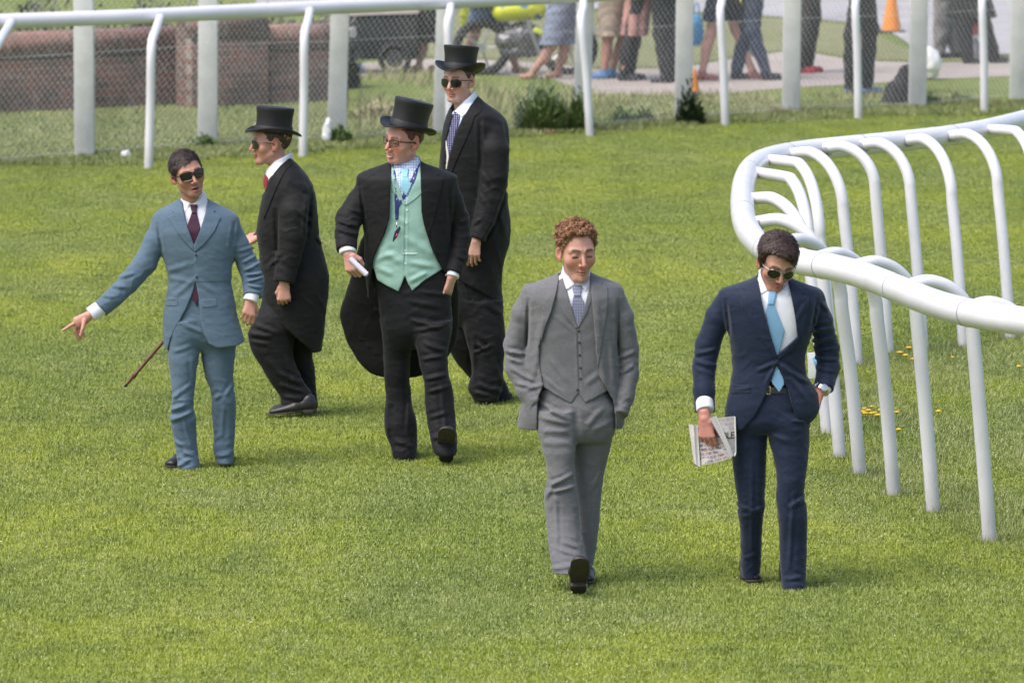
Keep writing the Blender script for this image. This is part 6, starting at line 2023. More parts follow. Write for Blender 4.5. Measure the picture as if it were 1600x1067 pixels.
def man_mint():
    M = Man('3', (650, 719), "man in tilted top hat, black tailcoat and mint green waistcoat with a blue lanyard")
    root = M.root
    legL = [(500, 595, 648, .02, .10), (530, 597, 647, .03, .09), (560, 599, 641, .05, .082), (590, 600.5, 640, .06, .078), (605, 602, 640, .07, .075), (622, 603, 642, .07, .074), (642, 601, 647, .06, .075), (665, 600.5, 651, .05, .078), (680, 604, 651.5, .05, .08),
            (695, 609.5, 651.5, .04, .082), (712, 613, 651, .03, .084), (719, 615, 651, .03, .084)]
    legR = [(500, 642, 705.5, -.04, .10), (524, 647, 704.5, -.06, .095), (540, 650, 701.5, -.08, .088), (553, 653, 699.5, -.09, .084), (568, 656, 699.5, -.10, .08), (581, 659, 700.5, -.11, .078), (597, 662, 704.5, -.12, .078), (609, 663, 707, -.12, .077),
            (637, 665, 709.5, -.13, .076), (651, 667, 711, -.14, .076), (675, 670.5, 713, -.17, .08), (693, 674, 714, -.20, .084), (706, 678, 714, -.22, .084), (711, 682, 712, -.225, .08)]
    pelvis = [(415, 582, 698, 0, .102), (435, 583, 702, 0, .104), (460, 589, 705, 0, .114), (490, 594, 706, 0, .116), (515, 598, 705, 0, .11), (545, 610, 690, 0, .06)]
    tf = legs_field(M, [legL, legR], pelvis)
    cr = creases(M, [(645, 500, 690, 512, 3.5, 5), (650, 516, 700, 506, 3, 5), (665, 535, 698, 548, 3.5, 6), (660, 560, 696, 552, 3, 6), (664, 590, 700, 582, 3, 6), (668, 610, 704, 600, 3, 5), (670, 650, 700, 640, 3, 4), (676, 680, 706, 668, 3.5, 6), (640, 470, 690, 480, 4, 4),
                     (655, 455, 700, 462, 3, 4), (606, 625, 604, 690, 3.5, 4), (618, 690, 645, 700, 3.5, 4), (642, 600, 636, 680, 3, 4), (690, 600, 698, 680, 3, 4)])
    bu = bunches(M, [(678, 570, 30, 60, 19, 2.6), (690, 670, 26, 70, 18, 2.6), (672, 490, 34, 110, 22, 2.0), (630, 695, 24, 85, 14, 3), (622, 620, 22, 80, 15, 2.4)])
    TR = lambda P: tf(P) - cr(P) - bu(P) - 0.003 * wob(P, 0.10, 5, (1, 1, .6)) - rumple(P, 1.2)
    lo, hi = bbox(M, 572, 410, 724, 726, -0.36, 0.24)
    solid("trousers", TR, lo, hi, 0.0055, STRIPE, root)
    torso = ZLoft(M.rows([(246, 620, 653, .06, .050), (252, 610, 658, .055, .060), (257, 598, 668, .045, .075), (262, 584, 682, .03, .095), (267, 570, 697, .02, .110), (272, 561, 709, .01, .122), (280, 557, 714, 0, .130),
                          (300, 558, 713, 0, .138), (330, 563, 708, 0, .142), (360, 568, 704, 0, .142), (390, 569, 702, 0, .142), (415, 570, 703, 0, .140), (440, 572, 705, 0, .138), (465, 575, 706, .01, .134)]), e=2.3, cap=0.004)
    tail = ZLoft(M.rows([(360, 572, 700, .06, .08), (378, 563, 704, .09, .075), (400, 557, 708, .12, .07), (420, 552, 712, .14, .065), (440, 546.5, 715, .16, .06), (468, 537, 717, .18, .06), (492, 531, 717.5, .20, .058), (515, 536, 716, .21, .055),
                         (536, 544, 711.5, .22, .052), (552, 552, 703, .22, .048), (566, 561, 692, .22, .044), (577, 572, 678, .22, .038), (585, 584, 664, .22, .030), (589, 596, 650, .22, .02)]), e=2.6, cap=0.003)
    slL, rL = M.chain_pts([(571, 288, .01, 13, .058), (561, 315, 0, 18.5, .068), (545, 342, -.04, 20.5, .066), (541, 366, -.11, 18, .060), (541.5, 391, -.17, 14.5, .050)])
    slR, rR = M.chain_pts([(703, 288, .01, 12, .058), (707, 312, .03, 15.5, .068), (716, 342, .06, 16.5, .066), (719, 372, .05, 16.5, .062), (716, 402, .01, 15, .056), (708, 428, -.04, 12.5, .050)])
    S1, S2 = sleeve(slL, rL), sleeve(slR, rR)
    cr2 = creases(M, [(526, 344, 560, 352, 3, 6), (528, 356, 560, 366, 3, 5), (545, 325, 565, 335, 3, 4), (562, 290, 570, 345, 2.5, -5), (702, 295, 702, 350, 2.5, -5), (720, 350, 733, 345, 3, 5), (714, 400, 728, 408, 3, 4), (600, 262, 570, 276, 3, 3),
                      (585, 400, 578, 330, 4, 3), (684, 400, 676, 340, 4, 3)], -.1)
    bu2 = bunches(M, [(542, 355, 26, 85, 14, 3.2), (720, 370, 28, 85, 15, 2.8), (560, 500, 50, 20, 26, 5)])
    vee = M.poly([(606, 200), (611, 252), (610, 300), (609, 340), (601, 366), (591, 387), (584, 403), (581, 425), (577, 450), (577, 600), (706, 600), (704, 440), (691, 421), (683, 407), (675, 390), (668, 369), (662, 350), (658.5, 329), (658, 300), (656.5, 262), (654, 200)])
    def JK(P):
        t = torso(P)
        t = smin(t, tail(P), .02)
        t = smin(t, smin(S1(P), S2(P), .01), 0.012) - cr2(P) - bu2(P) - 0.0022 * wob(P, 0.11, 2, (1, 1, .7)) - rumple(P)
        return smax(t, -smax(poly2(P[0], P[2], vee), P[1] - 0.085, .004), 0.003)
    lo, hi = bbox(M, 514, 240, 744, 598, -0.28, 0.32)
    jk = solid("tailcoat", JK, lo, hi, 0.0052, COAT, root)
    for pl in ([(611, 255), (602, 259), (590, 265), (580, 272), (586, 276), (576, 279), (584, 310), (592, 345), (600, 366), (609, 340), (610, 300)],
               [(656.5, 262), (665, 260), (678, 266), (688, 272), (682, 277), (693, 280), (686, 310), (678, 345), (669, 370), (662, 350), (658.5, 329), (658, 300)]):
        shell_px(M, "lapel", JK, 0.0060, pl, COAT, jk, 0.0034, ymax=-0.02)
    # waistcoat
    MINT = cloth("mint_linen", (0.28, 0.455, 0.395), 0.07, 0.75)
    vtop = M.poly([(606, 200), (616, 252), (619, 280), (624, 296), (633.5, 318), (642, 300), (650, 275), (654, 252), (656, 200)])
    vbot = M.poly([(560, 418), (584, 421), (589, 438), (605, 447), (622.5, 455.5), (628, 443), (632.6, 430.5), (638, 444), (644, 454.5), (663, 438), (690, 422), (715, 416), (715, 500), (560, 500)])
    vlim = M.poly([(604, 236), (664, 236), (684, 320), (712, 470), (560, 470), (590, 320)], -.1)
    crv = creases(M, [(634, 322, 632.5, 430, 1.5, -3), (600, 395, 630, 412, 5, 4), (640, 375, 680, 400, 6, 4), (640, 410, 680, 418, 4, 4), (592, 420, 615, 430, 4, 4), (612, 340, 640, 350, 4, 2), (640, 440, 670, 425, 3.5, 4), (590, 405, 620, 395, 4, 3)], -.13)
    def VS(P):
        v = smax(torso(P) + 0.016 - 0.002 * wob(P, 0.09, 6) - crv(P), poly2(P[0], P[2], vlim), .004)
        v = smax(v, -smax(poly2(P[0], P[2], vtop), P[1] - .03, .003), .002)
        return smax(v, -smax(poly2(P[0], P[2], vbot), P[1] - .2, .003), .002)
    lo, hi = bbox(M, 566, 248, 708, 460, -0.18, 0.17)
    vs = solid("waistcoat", VS, lo, hi, 0.0045, MINT, root)
    shell_px(M, "waistcoat_lapel", VS, 0.004, [(654, 262), (659, 262), (659, 303), (645, 315), (634, 322), (633.5, 318), (642, 300), (650, 280)], MINT, vs, 0.003, dy=-.13, ymax=-0.02)
    shell_px(M, "waistcoat_lapel", VS, 0.004, [(615, 258), (611, 262), (611, 296), (622, 312), (633, 322), (633.5, 318), (626, 300), (619, 282)], MINT, vs, 0.003, dy=-.13, ymax=-0.02)
    shell_px(M, "pocket_welt", VS, 0.003, [(630, 395.5), (652, 396), (652, 398.5), (630, 398.5)], plain("pale_edge", (.55, .72, .66), .6), vs, 0.0025, dy=-.14, ymax=-0.02)
    buttons(M, [(636, 329), (635, 348.5), (634, 371), (633, 392), (633.5, 412)], VS, plain("pearl_button", (0.55, 0.68, 0.64), 0.25, .05), vs, 0.0070, dy=-.14)
    CHECK = cloth("blue_check_shirting", (0.72, 0.76, 0.84), 0.04, 0.75, 'check', (0.36, 0.45, 0.68))
    sh, both = make_shirt(M, torso, [(244, 612, 656, .04, .062), (272, 612, 660, .01, .080)], [[(613, 254), (630, 265), (622, 275), (616, 268)], [(655, 243), (635.5, 264), (645, 273), (656, 256)]], [], 330, CHECK, (598, 238, 670, 336), under=0.018)
    for cf in ([(541.5, 380, -.15, 13.5, .045), (543.5, 396, -.18, 13, .042)], [(708, 424, -.035, 10.5, .038), (706, 433.5, -.05, 12, .044)]):
        cp, cr_ = M.chain_pts(cf)
        solid("shirt_cuff", sleeve(cp, cr_), np.array(cp[1]) - .10, np.array(cp[1]) + .12, .004, WHITE_SHIRT, root)
    make_tie(M, both, [(626, 265), (638.5, 265), (636.5, 277), (629, 277)], [(628, 276), (637.5, 276), (643, 290), (635, 306), (626, 292)], cloth("aqua_silk", (0.27, 0.55, 0.66), 0.06, 0.42), bo=.009)
    # lanyard with its tag
    LAN = plain("navy_lanyard", (0.02, 0.03, 0.16), 0.5, 0.4, 60, 0, .2)
    zone = lambda P: np.minimum(np.minimum(VS(P), both(P)), JK(P) + .004)
    la = shell_px(M, "lanyard", zone, 0.004, [(611, 256), (616, 256), (620, 290), (623, 316), (628, 306), (645, 275), (652.5, 249), (658, 251), (651, 278), (634, 308), (623, 325), (622.5, 344), (617.5, 344), (616, 300)], LAN, root, 0.003, dy=-.14, ymax=0.02)
    white = plain("lanyard_print", (.55, .60, .75), .6)
    for i, (x, y) in enumerate([(614.5, 268), (615.5, 276), (617, 285), (618, 294), (619, 303), (620, 312), (651.5, 265), (649, 272), (646, 280), (642.5, 288), (638, 296), (633, 304), (628, 312)]):
        q = M.p(x, y, -.14); yy = surf_y(zone, q[0], q[2]) - .006
        MB().box((q[0], yy, q[2]), (.004, .0012, .013), (0, .1 if i < 6 else -.35, 0)).build("print", white, la)
    q = M.p(620, 347, -.15)
    tg = MB().tube([Vector(q), Vector(M.p(620, 356, -.155))], .0035, n=8).build("clip", METAL, la)
    MB().prism([Vector(M.p(*p_)) for p_ in ((625, 353, -.165), (626, 358, -.166), (621, 370, -.168), (614, 379, -.168), (613.5, 375, -.168), (617, 362, -.167))], (0, .006, 0)).build("tag", plain("dark_tag", (.02, .02, .06), .3), la)
    MB().prism([Vector(M.p(*p_)) for p_ in ((620, 365, -.171), (622, 367, -.171), (620, 371, -.171), (618, 369, -.171))], (0, .003, 0)).build("tag_mark", plain("red_mark", (.6, .04, .05), .4), la)
    # head turned to the left, hat at a slant
    fr = head_frame(M.p(630, 218, -0.01), -48, 4, 9, 1.13)
    fo = dict(mouth=0.005, mouth_w=0.027, smile=1.0, teeth=True, stubble=0.1, jaw=1.06, fat=.006, nose=1.0, brow=(0.10, 0.05, 0.03))
    hL = hand_frame(M.p(544, 397, -.185), (0.28, -0.35, -1.0), (0.45, 1, 0.1), 1.12)
    hR = hand_frame(M.p(706, 432, -.05), (-0.25, 0.0, -1.0), (-0.8, .5, 0), 1.05)
    make_body(M, fr, fo, np.array(M.p(634, 268, .03)), [(torso_in(torso, M, 400), .036), (tf, .024), (S1, .02), (S2, .02)],
              [(hL, dict(curl=(48, 58, 62, 64), m=1, spread=2, thumb=((0.022, 0.004, -0.018), (0.042, 0.024, -0.040), (0.040, 0.042, -0.062), (0.026, 0.052, -0.080)))), (hR, dict(curl=(15, 15, 15, 15)))],
              (0.55, 0.27, 0.21), (514, 150, 744, 716), (584, 186, 676, 275), [(522, 380, 578, 436), (690, 426, 722, 470)], wrists=[(slL[-1], hL.c, .028, .028), (slR[-1], hR.c, .028, .028)], hand_col=(0.56, 0.29, 0.24))
    finish_head(M, fr, fo, root, dict(t=0.005, top=0.0, line=0.06, temple=0.048, comb=0.2), hair_mat("chestnut_hair", (0.10, 0.035, 0.025)), hat=0.066)
    lensg, t, b = nodes("clear_lens"); b.inputs["Base Color"].default_value = (.10, .07, .06, 1); b.inputs["Roughness"].default_value = .05; b.inputs["Alpha"].default_value = .22
    glasses(fr, 'square', lensg, GLASS_BLACK, root, name="spectacles", rim=0.0019)
    top_hat(M, fr, SILK_HAT, HAT_BAND, root, w=.085, l=.100, h=.142, brim=.048, z0=.056, tilt=math.radians(-15), flare=1.04)
    # rolled race card
    a, b_ = Vector(M.p(551, 408, -.225)), Vector(M.p(573, 429, -.235))
    rp = thing("rolled_paper", M.O + a, "rolled white paper held by the man with the mint waistcoat", "paper")
    d = b_ - a
    PAP = plain("white_paper", (0.70, 0.66, 0.80), 0.6, .05, 20)
    Rq = d.to_track_quat('Z', 'Y').to_matrix().to_4x4()
    r0 = .0185
    MB().lathe([(r0 - .002, -.02), (r0, -.02), (r0, d.length), (r0 - .002, d.length), (r0 - .003, d.length * .2)], n=28, M=Rq, sy=.85, close=False).build("outer_roll", PAP, rp)
    MB().lathe([(r0 * .62, d.length * .5), (r0 * .66, d.length + .006), (r0 * .6, d.length + .006), (r0 * .55, d.length * .5)], n=20, M=Rq, sy=.75, close=False).build("inner_roll", PAP, rp)
    # shoes
    an = math.radians(39)
    shoe(M, M.g(697, 724) + np.array((0, 0, .014)), (0.02, -math.cos(an), math.sin(an)), (0, math.sin(an), math.cos(an)), BLACK_SHOE, SOLE, root, L=.29, sc=1.15)
    shoe_toe(M, (633, 718), (0.0, -1), BLACK_SHOE, SOLE, root, L=.28)
    return M

def man_tall():
    M = Man('4', (760, 630), "tall man in top hat, dark aviator sunglasses, spotted navy tie and long black tailcoat")
    root = M.root
    legA = [(470, 715, 784, -.05, .12), (500, 722, 787, -.06, .11), (530, 728, 790, -.07, .10), (548, 732, 789, -.07, .095), (562, 735, 787, -.07, .09), (580, 737, 787, -.07, .09), (598, 733, 787, -.07, .092), (608, 731.5, 785, -.07, .092), (618, 737, 781, -.07, .09), (627, 742, 778, -.07, .086)]
    legB = [(460, 698, 765, .07, .11), (500, 697, 762, .08, .10), (528, 697, 762, .09, .095), (545, 701, 766, .10, .09), (568, 715, 776, .12, .085), (590, 734, 787, .14, .082), (610, 752, 795, .15, .08), (624, 762, 798, .15, .08)]
    pelvis = [(425, 700, 782, 0, .15), (455, 700, 784, 0, .16), (485, 705, 785, 0, .15), (510, 715, 775, 0, .08)]
    tf = legs_field(M, [legA, legB], pelvis)
    cr = creases(M, [(745, 535, 760, 545, 3, 7), (742, 550, 768, 538, 2.5, 5), (740, 520, 741, 600, 3, 4), (760, 470, 782, 490, 4, 5), (750, 600, 782, 612, 4, 5), (774, 604, 784, 614, 3, 6), (740, 612, 770, 616, 3, 5), (722, 440, 735, 470, 3, 4), (770, 560, 786, 600, 3, 4)])
    bu = bunches(M, [(758, 540, 28, 70, 16, 3.5), (762, 605, 26, 85, 14, 3.5), (760, 480, 30, 100, 18, 3)])
    TR = lambda P: tf(P) - cr(P) - bu(P) - 0.003 * wob(P, 0.10, 6, (1, 1, .6)) - rumple(P, 1.2)
    lo, hi = bbox(M, 688, 422, 804, 632, -0.26, 0.28)
    solid("trousers", TR, lo, hi, 0.0055, STRIPE, root)
    torso = ZLoft(M.rows([(147, 716, 744, .03, .060), (152, 712, 748, .03, .072), (158, 708, 755, .025, .095), (165, 705, 764, .015, .125), (171, 702, 773, .01, .148), (177, 699.5, 781, 0, .165), (185, 697, 788, 0, .178), (193, 694.5, 792, 0, .186), (212, 690.5, 795, 0, .195),
                          (239, 687.5, 795.5, 0, .198), (263, 686, 795, 0, .192), (285, 687, 793, 0, .186), (302, 688, 792, 0, .182), (325, 689, 794.5, 0, .182), (347, 689, 797.5, 0, .184), (379, 690, 795.5, 0, .188), (400, 692, 790.5, 0, .188), (430, 694, 785, 0, .186), (460, 697, 782.5, 0, .182), (478, 700, 782, 0, .18)]), e=2.2, cap=0.003)
    sl, r = M.chain_pts([(767, 200, -.10, 19, .058), (772, 236, -.165, 22.5, .070), (772, 276, -.18, 21.5, .068), (768, 308, -.185, 20.5, .064), (757, 343, -.205, 17.5, .058), (745.5, 374, -.235, 11.8, .050)])
    S1 = sleeve(sl, r)
    slf, rf = M.chain_pts([(712, 205, .08, 16, .055), (706, 260, .14, 17, .06), (702, 320, .15, 16, .06), (702, 370, .12, 13, .05)])
    S2 = sleeve(slf, rf)
    cr2 = creases(M, [(753, 270, 765, 290, 3, 5), (748, 300, 758, 320, 3, 4), (738, 350, 752, 340, 3, 4), (790, 300, 775, 345, 3, -6), (750, 190, 752, 270, 3, -5), (776, 345, 755, 380, 3, -5), (750, 185, 785, 200, 4, -3), (780, 330, 790, 370, 4, 4)], -.2)
    bu2 = bunches(M, [(768, 300, 34, 70, 18, 3.2), (755, 345, 24, 60, 14, 2.4), (770, 420, 60, 15, 28, 4)])
    vee = M.poly([(690, 80), (747, 80), (748, 146), (746, 152), (735, 167), (722.5, 184.5), (711, 212), (703, 239), (698, 268), (695, 262), (695, 240), (697.5, 218), (703, 196), (708, 181), (700, 160)], -.1)
    low = M.poly([(650, 395), (690, 405), (706, 424), (722, 440), (745, 452), (760, 461), (782, 477.5), (782, 540), (650, 540)], -.15)
    def JK(P):
        t = torso(P)
        t = smax(t, -smax(poly2(P[0], P[2], vee), P[1] - 0.05, .004), 0.003)
        t = smax(t, -poly2(P[0], P[2], low), 0.003)
        return smin(t, np.minimum(S1(P), S2(P)), 0.014) - cr2(P) - bu2(P) - 0.0025 * wob(P, 0.12, 4, (1, 1, .6)) - rumple(P)
    lo, hi = bbox(M, 676, 142, 806, 486, -0.34, 0.27)
    jk = solid("tailcoat", JK, lo, hi, 0.0052, COAT, root)
    shell_px(M, "lapel", JK, 0.0055, [(746, 153), (755, 160), (752, 175), (742, 182), (738, 195), (730, 215), (716, 245), (704, 275), (698, 285), (699, 265), (703.5, 239), (711.5, 212), (723, 185), (735, 168)], COAT, jk, 0.0034, dy=-.14, ymax=0.03, d0=-.34)
    PALE = cloth("pale_blue_shirting", (0.66, 0.74, 0.86), 0.04, 0.75)
    neckc = (np.array(M.p(727, 145, 0.0)), np.array(M.p(726, 185, 0.0)))
    ring = lambda P: cone(P, neckc[0], neckc[1], .066, .080)
    upper = M.poly([(660, 90), (800, 90), (800, 128), (742, 144.5), (724, 160), (710, 174.5), (690, 190)], -.06)
    lowc = M.poly([(660, 300), (800, 300), (800, 600), (660, 600)], -.05)
    base = lambda P: np.minimum(torso(P) + .014, ring(P))
    colp = M.poly([(709, 174), (741, 144), (746, 152), (722.5, 182)], -.07)
    def SH(P):
        s = base(P)
        s = np.minimum(s, smax(smax(s - .006, poly2(P[0], P[2], colp), .0015), P[1] - .02, .004))
        s = smax(s, -poly2(P[0], P[2], upper), .002)
        return smax(s, -poly2(P[0], P[2], lowc), .002)
    lo, hi = bbox(M, 684, 138, 760, 310, -0.22, 0.22)
    solid("shirt", SH, lo, hi, 0.0045, PALE, root)
    tie = M.poly([(709.5, 174), (718, 178), (717.5, 186), (713, 205), (706, 232), (701, 252), (697, 240), (700, 215), (705, 192)], -.1)
    solid("tie", lambda P: smax(smax(smax(base(P) - .010, poly2(P[0], P[2], tie), .002), P[1] - .02, .003), -(base(P) + .012), .002), (M.p(690, 0)[0], -.22, M.p(0, 258, -.1)[2]), (M.p(724, 0)[0], .05, M.p(0, 168, -.1)[2]), .003,
          cloth("spotted_navy_silk", (0.020, 0.016, 0.10), 0.1, 0.45, 'dots', (0.60, 0.60, 0.72)), root)
    wl = M.poly([(694, 220), (697.5, 220), (701.5, 244), (699, 268), (696, 268), (698, 244)], -.1)
    solid("waistcoat", lambda P: smax(smax(smax(base(P) - .012, poly2(P[0], P[2], wl), .002), P[1] - .02, .003), -(base(P) + .012), .002), (M.p(688, 0)[0], -.22, M.p(0, 272, -.1)[2]), (M.p(706, 0)[0], .05, M.p(0, 214, -.1)[2]), .003,
          cloth("buff_waistcoat", (0.62, 0.60, 0.56), 0.05), root)
    fr = head_frame(M.p(716, 125.5, -0.01), -29, 3, 1, 1.10)
    fo = dict(mouth=0.0, mouth_w=0.024, smile=0.1, stubble=0.12, jaw=1.0, nose=.95, brow=(0.04, 0.02, 0.012))
    hN = hand_frame(M.p(743.5, 377, -.24), (-0.16, -0.05, -1.0), (0.25, 1, 0), 1.03)
    make_body(M, fr, fo, np.array(M.p(727, 172, .0)), [(torso_in(torso, M, 400), .036), (tf, .024), (S1, .02), (S2, .02)],
              [(hN, dict(curl=(22, 28, 32, 36), m=-1, spread=3))], (0.56, 0.32, 0.245), (682, 66, 800, 626), (684, 96, 752, 184), [(724, 370, 760, 416)], yr=(-.34, .27), wrists=[(sl[-1], hN.c, .026, .026)], hand_col=(0.52, 0.29, 0.23))
    finish_head(M, fr, fo, root, dict(t=0.005, top=0.0, line=0.06, temple=0.050, comb=0.2), HAIR_D, hat=0.066)
    glasses(fr, 'aviator', LENS_DARK, GLASS_BLACK, root, rim=0.0014)
    top_hat(M, fr, SILK_HAT, HAT_BAND, root, w=.087, l=.100, h=.132, brim=.046, z0=.054, curl=.034, flare=1.07, tilt=math.radians(-9))
    shoe_toe(M, (752, 633), (-0.35, -0.9), BLACK_SHOE, SOLE, root, L=.29)
    heel = M.g(786, 622)
    shoe_toe(M, (796, 627), (0.3, -0.8), BLACK_SHOE, SOLE, root, L=.28)
    return M
if not ONLY or '2' in ONLY: man_profile()
if not ONLY or '3' in ONLY: man_mint()
if not ONLY or '4' in ONLY: man_tall()
# ------------------------------------------------------------------ behind the fence: brick wall, plants, passers-by, motorcycle
def brick_mat(name, c1, c2, mort, scale=1.0):
    m, t, b = nodes(name)
    po = objco(t)
    sep = t.nodes.new("ShaderNodeSeparateXYZ"); t.links.new(po, sep.inputs[0])
    cb = t.nodes.new("ShaderNodeCombineXYZ")
    t.links.new(sep.outputs[0], cb.inputs[0]); t.links.new(sep.outputs[2], cb.inputs[1])
    br = t.nodes.new("ShaderNodeTexBrick")
    t.links.new(cb.outputs[0], br.inputs[0])
    br.inputs["Scale"].default_value = 1.0 * scale
    br.inputs["Brick Width"].default_value = 0.225; br.inputs["Row Height"].default_value = 0.075
    br.inputs["Mortar Size"].default_value = 0.007; br.inputs["Bias"].default_value = -0.2
    br.inputs["Color1"].default_value = (*c1, 1); br.inputs["Color2"].default_value = (*c2, 1); br.inputs["Mortar"].default_value = (*mort, 1)
    n = noise(t, 3.0, 5, .65, po); n2 = noise(t, 9, 4, .6, po)
    c = mix(t, ramp(t, n.outputs["Fac"], [(0.42, (0, 0, 0)), (0.62, (.7, .7, .7))]), br.outputs[0], (0.10, 0.09, 0.075))
    c = mix(t, ramp(t, n2.outputs["Fac"], [(0.54, (0, 0, 0)), (0.70, (.8, .8, .8))]), c, (0.36, 0.28, 0.24))
    t.links.new(c, b.inputs["Base Color"]); b.inputs["Roughness"].default_value = .95
    bump(t, b, n2.outputs["Fac"], .5, .01)
    return m
BRICK = brick_mat("old_brick", (0.27, 0.125, 0.095), (0.12, 0.09, 0.075), (0.26, 0.23, 0.20))
COPE = brick_mat("red_coping", (0.30, 0.145, 0.115), (0.24, 0.12, 0.095), (0.20, 0.15, 0.13))

def wall_run(a_px, b_px, top_py, h_face, label, cope_h=.17, cope_d=.34, ledge=True):
    a, b = at_z(*a_px, 0), at_z(*b_px, 0)
    L = (b - a).length; ang = math.atan2(b.y - a.y, b.x - a.x)
    w = thing("brick_wall", a, label, "wall")
    w.rotation_euler = (0, 0, ang)
    bm = MB().box((L / 2, .16, h_face / 2 - .03), (L, .32, h_face + .06), bevel=.008)
    # a few proud courses and worn gaps
    bm.build("wall_face", BRICK, w)
    MB().box((L / 2, .155, h_face + .028), (L, .37, .055), bevel=.006).build("stone_course", plain("dark_course", (0.10, 0.085, 0.07), .95, .3, 6, 0, .4), w)
    c = MB()
    z0 = h_face + .056
    pts = [Vector((0, -.03, z0)), Vector((0, .02, z0 + cope_h)), Vector((0, .25, z0 + cope_h + .03)), Vector((0, .34, z0))]
    c.prism(pts, (L, 0, 0))
    c.build("coping", COPE, w)
    return w
wall_run((-70, 185), (296, 168), 75, .56, "old brick wall with red sloping coping at the far left behind the wire fence")
wall_run((300, 174), (420, 169), 80, .72, "middle length of brick wall with a taller red coping, beside the second fence post")
wall_run((424, 167), (545, 161), 80, .56, "right hand length of brick wall, ending beside the black cart")
pr = at_z(300, 172, 0)
pier = thing("brick_pier", pr, "square brick pier between two lengths of the old wall", "pier")
MB().box((0, .12, .46), (.30, .42, .94), bevel=.01).build("shaft", BRICK, pier)
MB().box((0, .12, .955), (.36, .48, .06), bevel=.008).build("cap", COPE, pier)

# --- leafy plants
def leaf_mat(name, c1, c2):
    m, t, b = nodes(name)
    a = t.nodes.new("ShaderNodeAttribute"); a.attribute_name = 'tone'
    n = noise(t, 7, 3, .6, posco(t))
    c = mix(t, a.outputs["Fac"], c1, c2)
    c = mix(t, ramp(t, n.outputs["Fac"], [(0.4, (0, 0, 0)), (0.65, (.35, .35, .35))]), c, tuple(x * .6 for x in c1))
    t.links.new(c, b.inputs["Base Color"]); b.inputs["Roughness"].default_value = .55
    return m
def clump(name, loc, w, d, h, n, bl, bw, mat, seed, label, cat="plant", group=None, up=0.8, droop=.5, kind=None):
    """long narrow leaves rising from a spread of roots"""
    rs = np.random.RandomState(seed)
    V, F, T = [], [], []
    for i in range(n):
        r = rs.rand() ** .6; an = rs.rand() * 6.283
        x, y = r * w / 2 * math.cos(an), r * d / 2 * math.sin(an)
        hh = h * (0.35 + .7 * rs.rand()) * (1 - .55 * r ** 2)
        z0 = max(0.0, rs.rand() ** 2 * hh * .75)
        L = bl * (.5 + rs.rand())
        az = rs.rand() * 6.283
        e = up * (.4 + .6 * rs.rand())
        p = np.array((x, y, z0)); dv = np.array((math.cos(az) * (1 - e), math.sin(az) * (1 - e), e)); dv /= np.linalg.norm(dv)
        if z0 + L > hh * 1.15: L = max(.02, hh * 1.15 - z0)
        sd = np.array((-math.sin(az + rs.rand()), math.cos(az), 0.0)); sd /= np.linalg.norm(sd)
        ww = bw * (.5 + rs.rand())
        m_ = p + dv * L * .55 + np.array((0, 0, 0)); tp = p + dv * L + np.array((math.cos(az), math.sin(az), -1.0)) * L * droop * .35
        k = len(V)
        V += [p - sd * ww * .3, p + sd * ww * .3, m_ + sd * ww * .5, m_ - sd * ww * .5, tp]
        F += [(k, k + 1, k + 2), (k, k + 2, k + 3), (k + 3, k + 2, k + 4)]
        T += [rs.rand()] * 5
    me = mesh_np(name, V, F)
    at = me.attributes.new('tone', 'FLOAT', 'POINT'); at.data.foreach_set('value', np.array(T, f32))
    o = link_mesh(name, me, mat, None, loc, smooth=False)
    return props(o, label, cat, group, kind)
WEED = leaf_mat("weed_leaves", (0.12, 0.19, 0.05), (0.28, 0.36, 0.13))
DRY = leaf_mat("dry_grass_leaves", (0.24, 0.22, 0.10), (0.42, 0.36, 0.20))
DARKL = leaf_mat("dark_leaves", (0.025, 0.045, 0.018), (0.07, 0.11, 0.035))
BROWN = leaf_mat("dead_leaves", (0.16, 0.075, 0.040), (0.36, 0.20, 0.13))
HEDGE = leaf_mat("hedge_leaves", (0.035, 0.04, 0.032), (0.14, 0.135, 0.12))
def C(px, py, wpx, hpx, n, mat, seed, label, bl=.14, bw=.022, cat="plant", **k):
    p = at_z(px, py, 0); s = mpp(p.y)
    return clump("weed_clump" if cat == "plant" else k.pop('nm', "debris"), p, wpx * s, wpx * s * .9, hpx * s, n, bl, bw, mat, seed, label, cat, **k)
C(846, 206, 78, 120, 1900, WEED, 1, "big green weed clump at the foot of the fence, left of a concrete post")
C(905, 206, 34, 90, 600, WEED, 2, "narrow green weed clump growing around a concrete post")
C(975, 194, 34, 40, 300, WEED, 3, "low thin weeds between two white fence posts")
C(1008, 193, 22, 34, 200, WEED, 4, "small weed tuft beside the low thin weeds")
C(1078, 195, 42, 92, 1300, DARKL, 5, "dark round bush against a white concrete post", bl=.08, bw=.02)
C(1455, 165, 30, 26, 260, WEED, 6, "small leafy weed in front of the pale path at right")
C(1500, 160, 46, 20, 260, WEED, 7, "low spreading weed between the last two rail posts")
C(1215, 178, 34, 16, 200, DRY, 8, "dry tuft at the foot of a fence post")
C(700, 200, 60, 60, 500, DRY, 9, "tall dry grass behind the tall man's shoulder")
C(590, 190, 80, 40, 500, DRY, 12, "dry grass tuft behind the hat of the man with the green waistcoat")
C(530, 226, 40, 40, 350, WEED, 13, "green grass tuft around the leaning fence post")
C(420, 216, 70, 34, 450, DRY, 14, "dry grass tuft under the wire behind the profiled man's hat")
C(320, 232, 44, 30, 300, WEED, 15, "green tuft at the foot of the second fence post")
C(845, 209, 70, 9, 260, BROWN, 10, "reddish brown dead leaves below the big weed clump", bl=.05, bw=.03, cat="leaf litter", nm="dead_leaves")
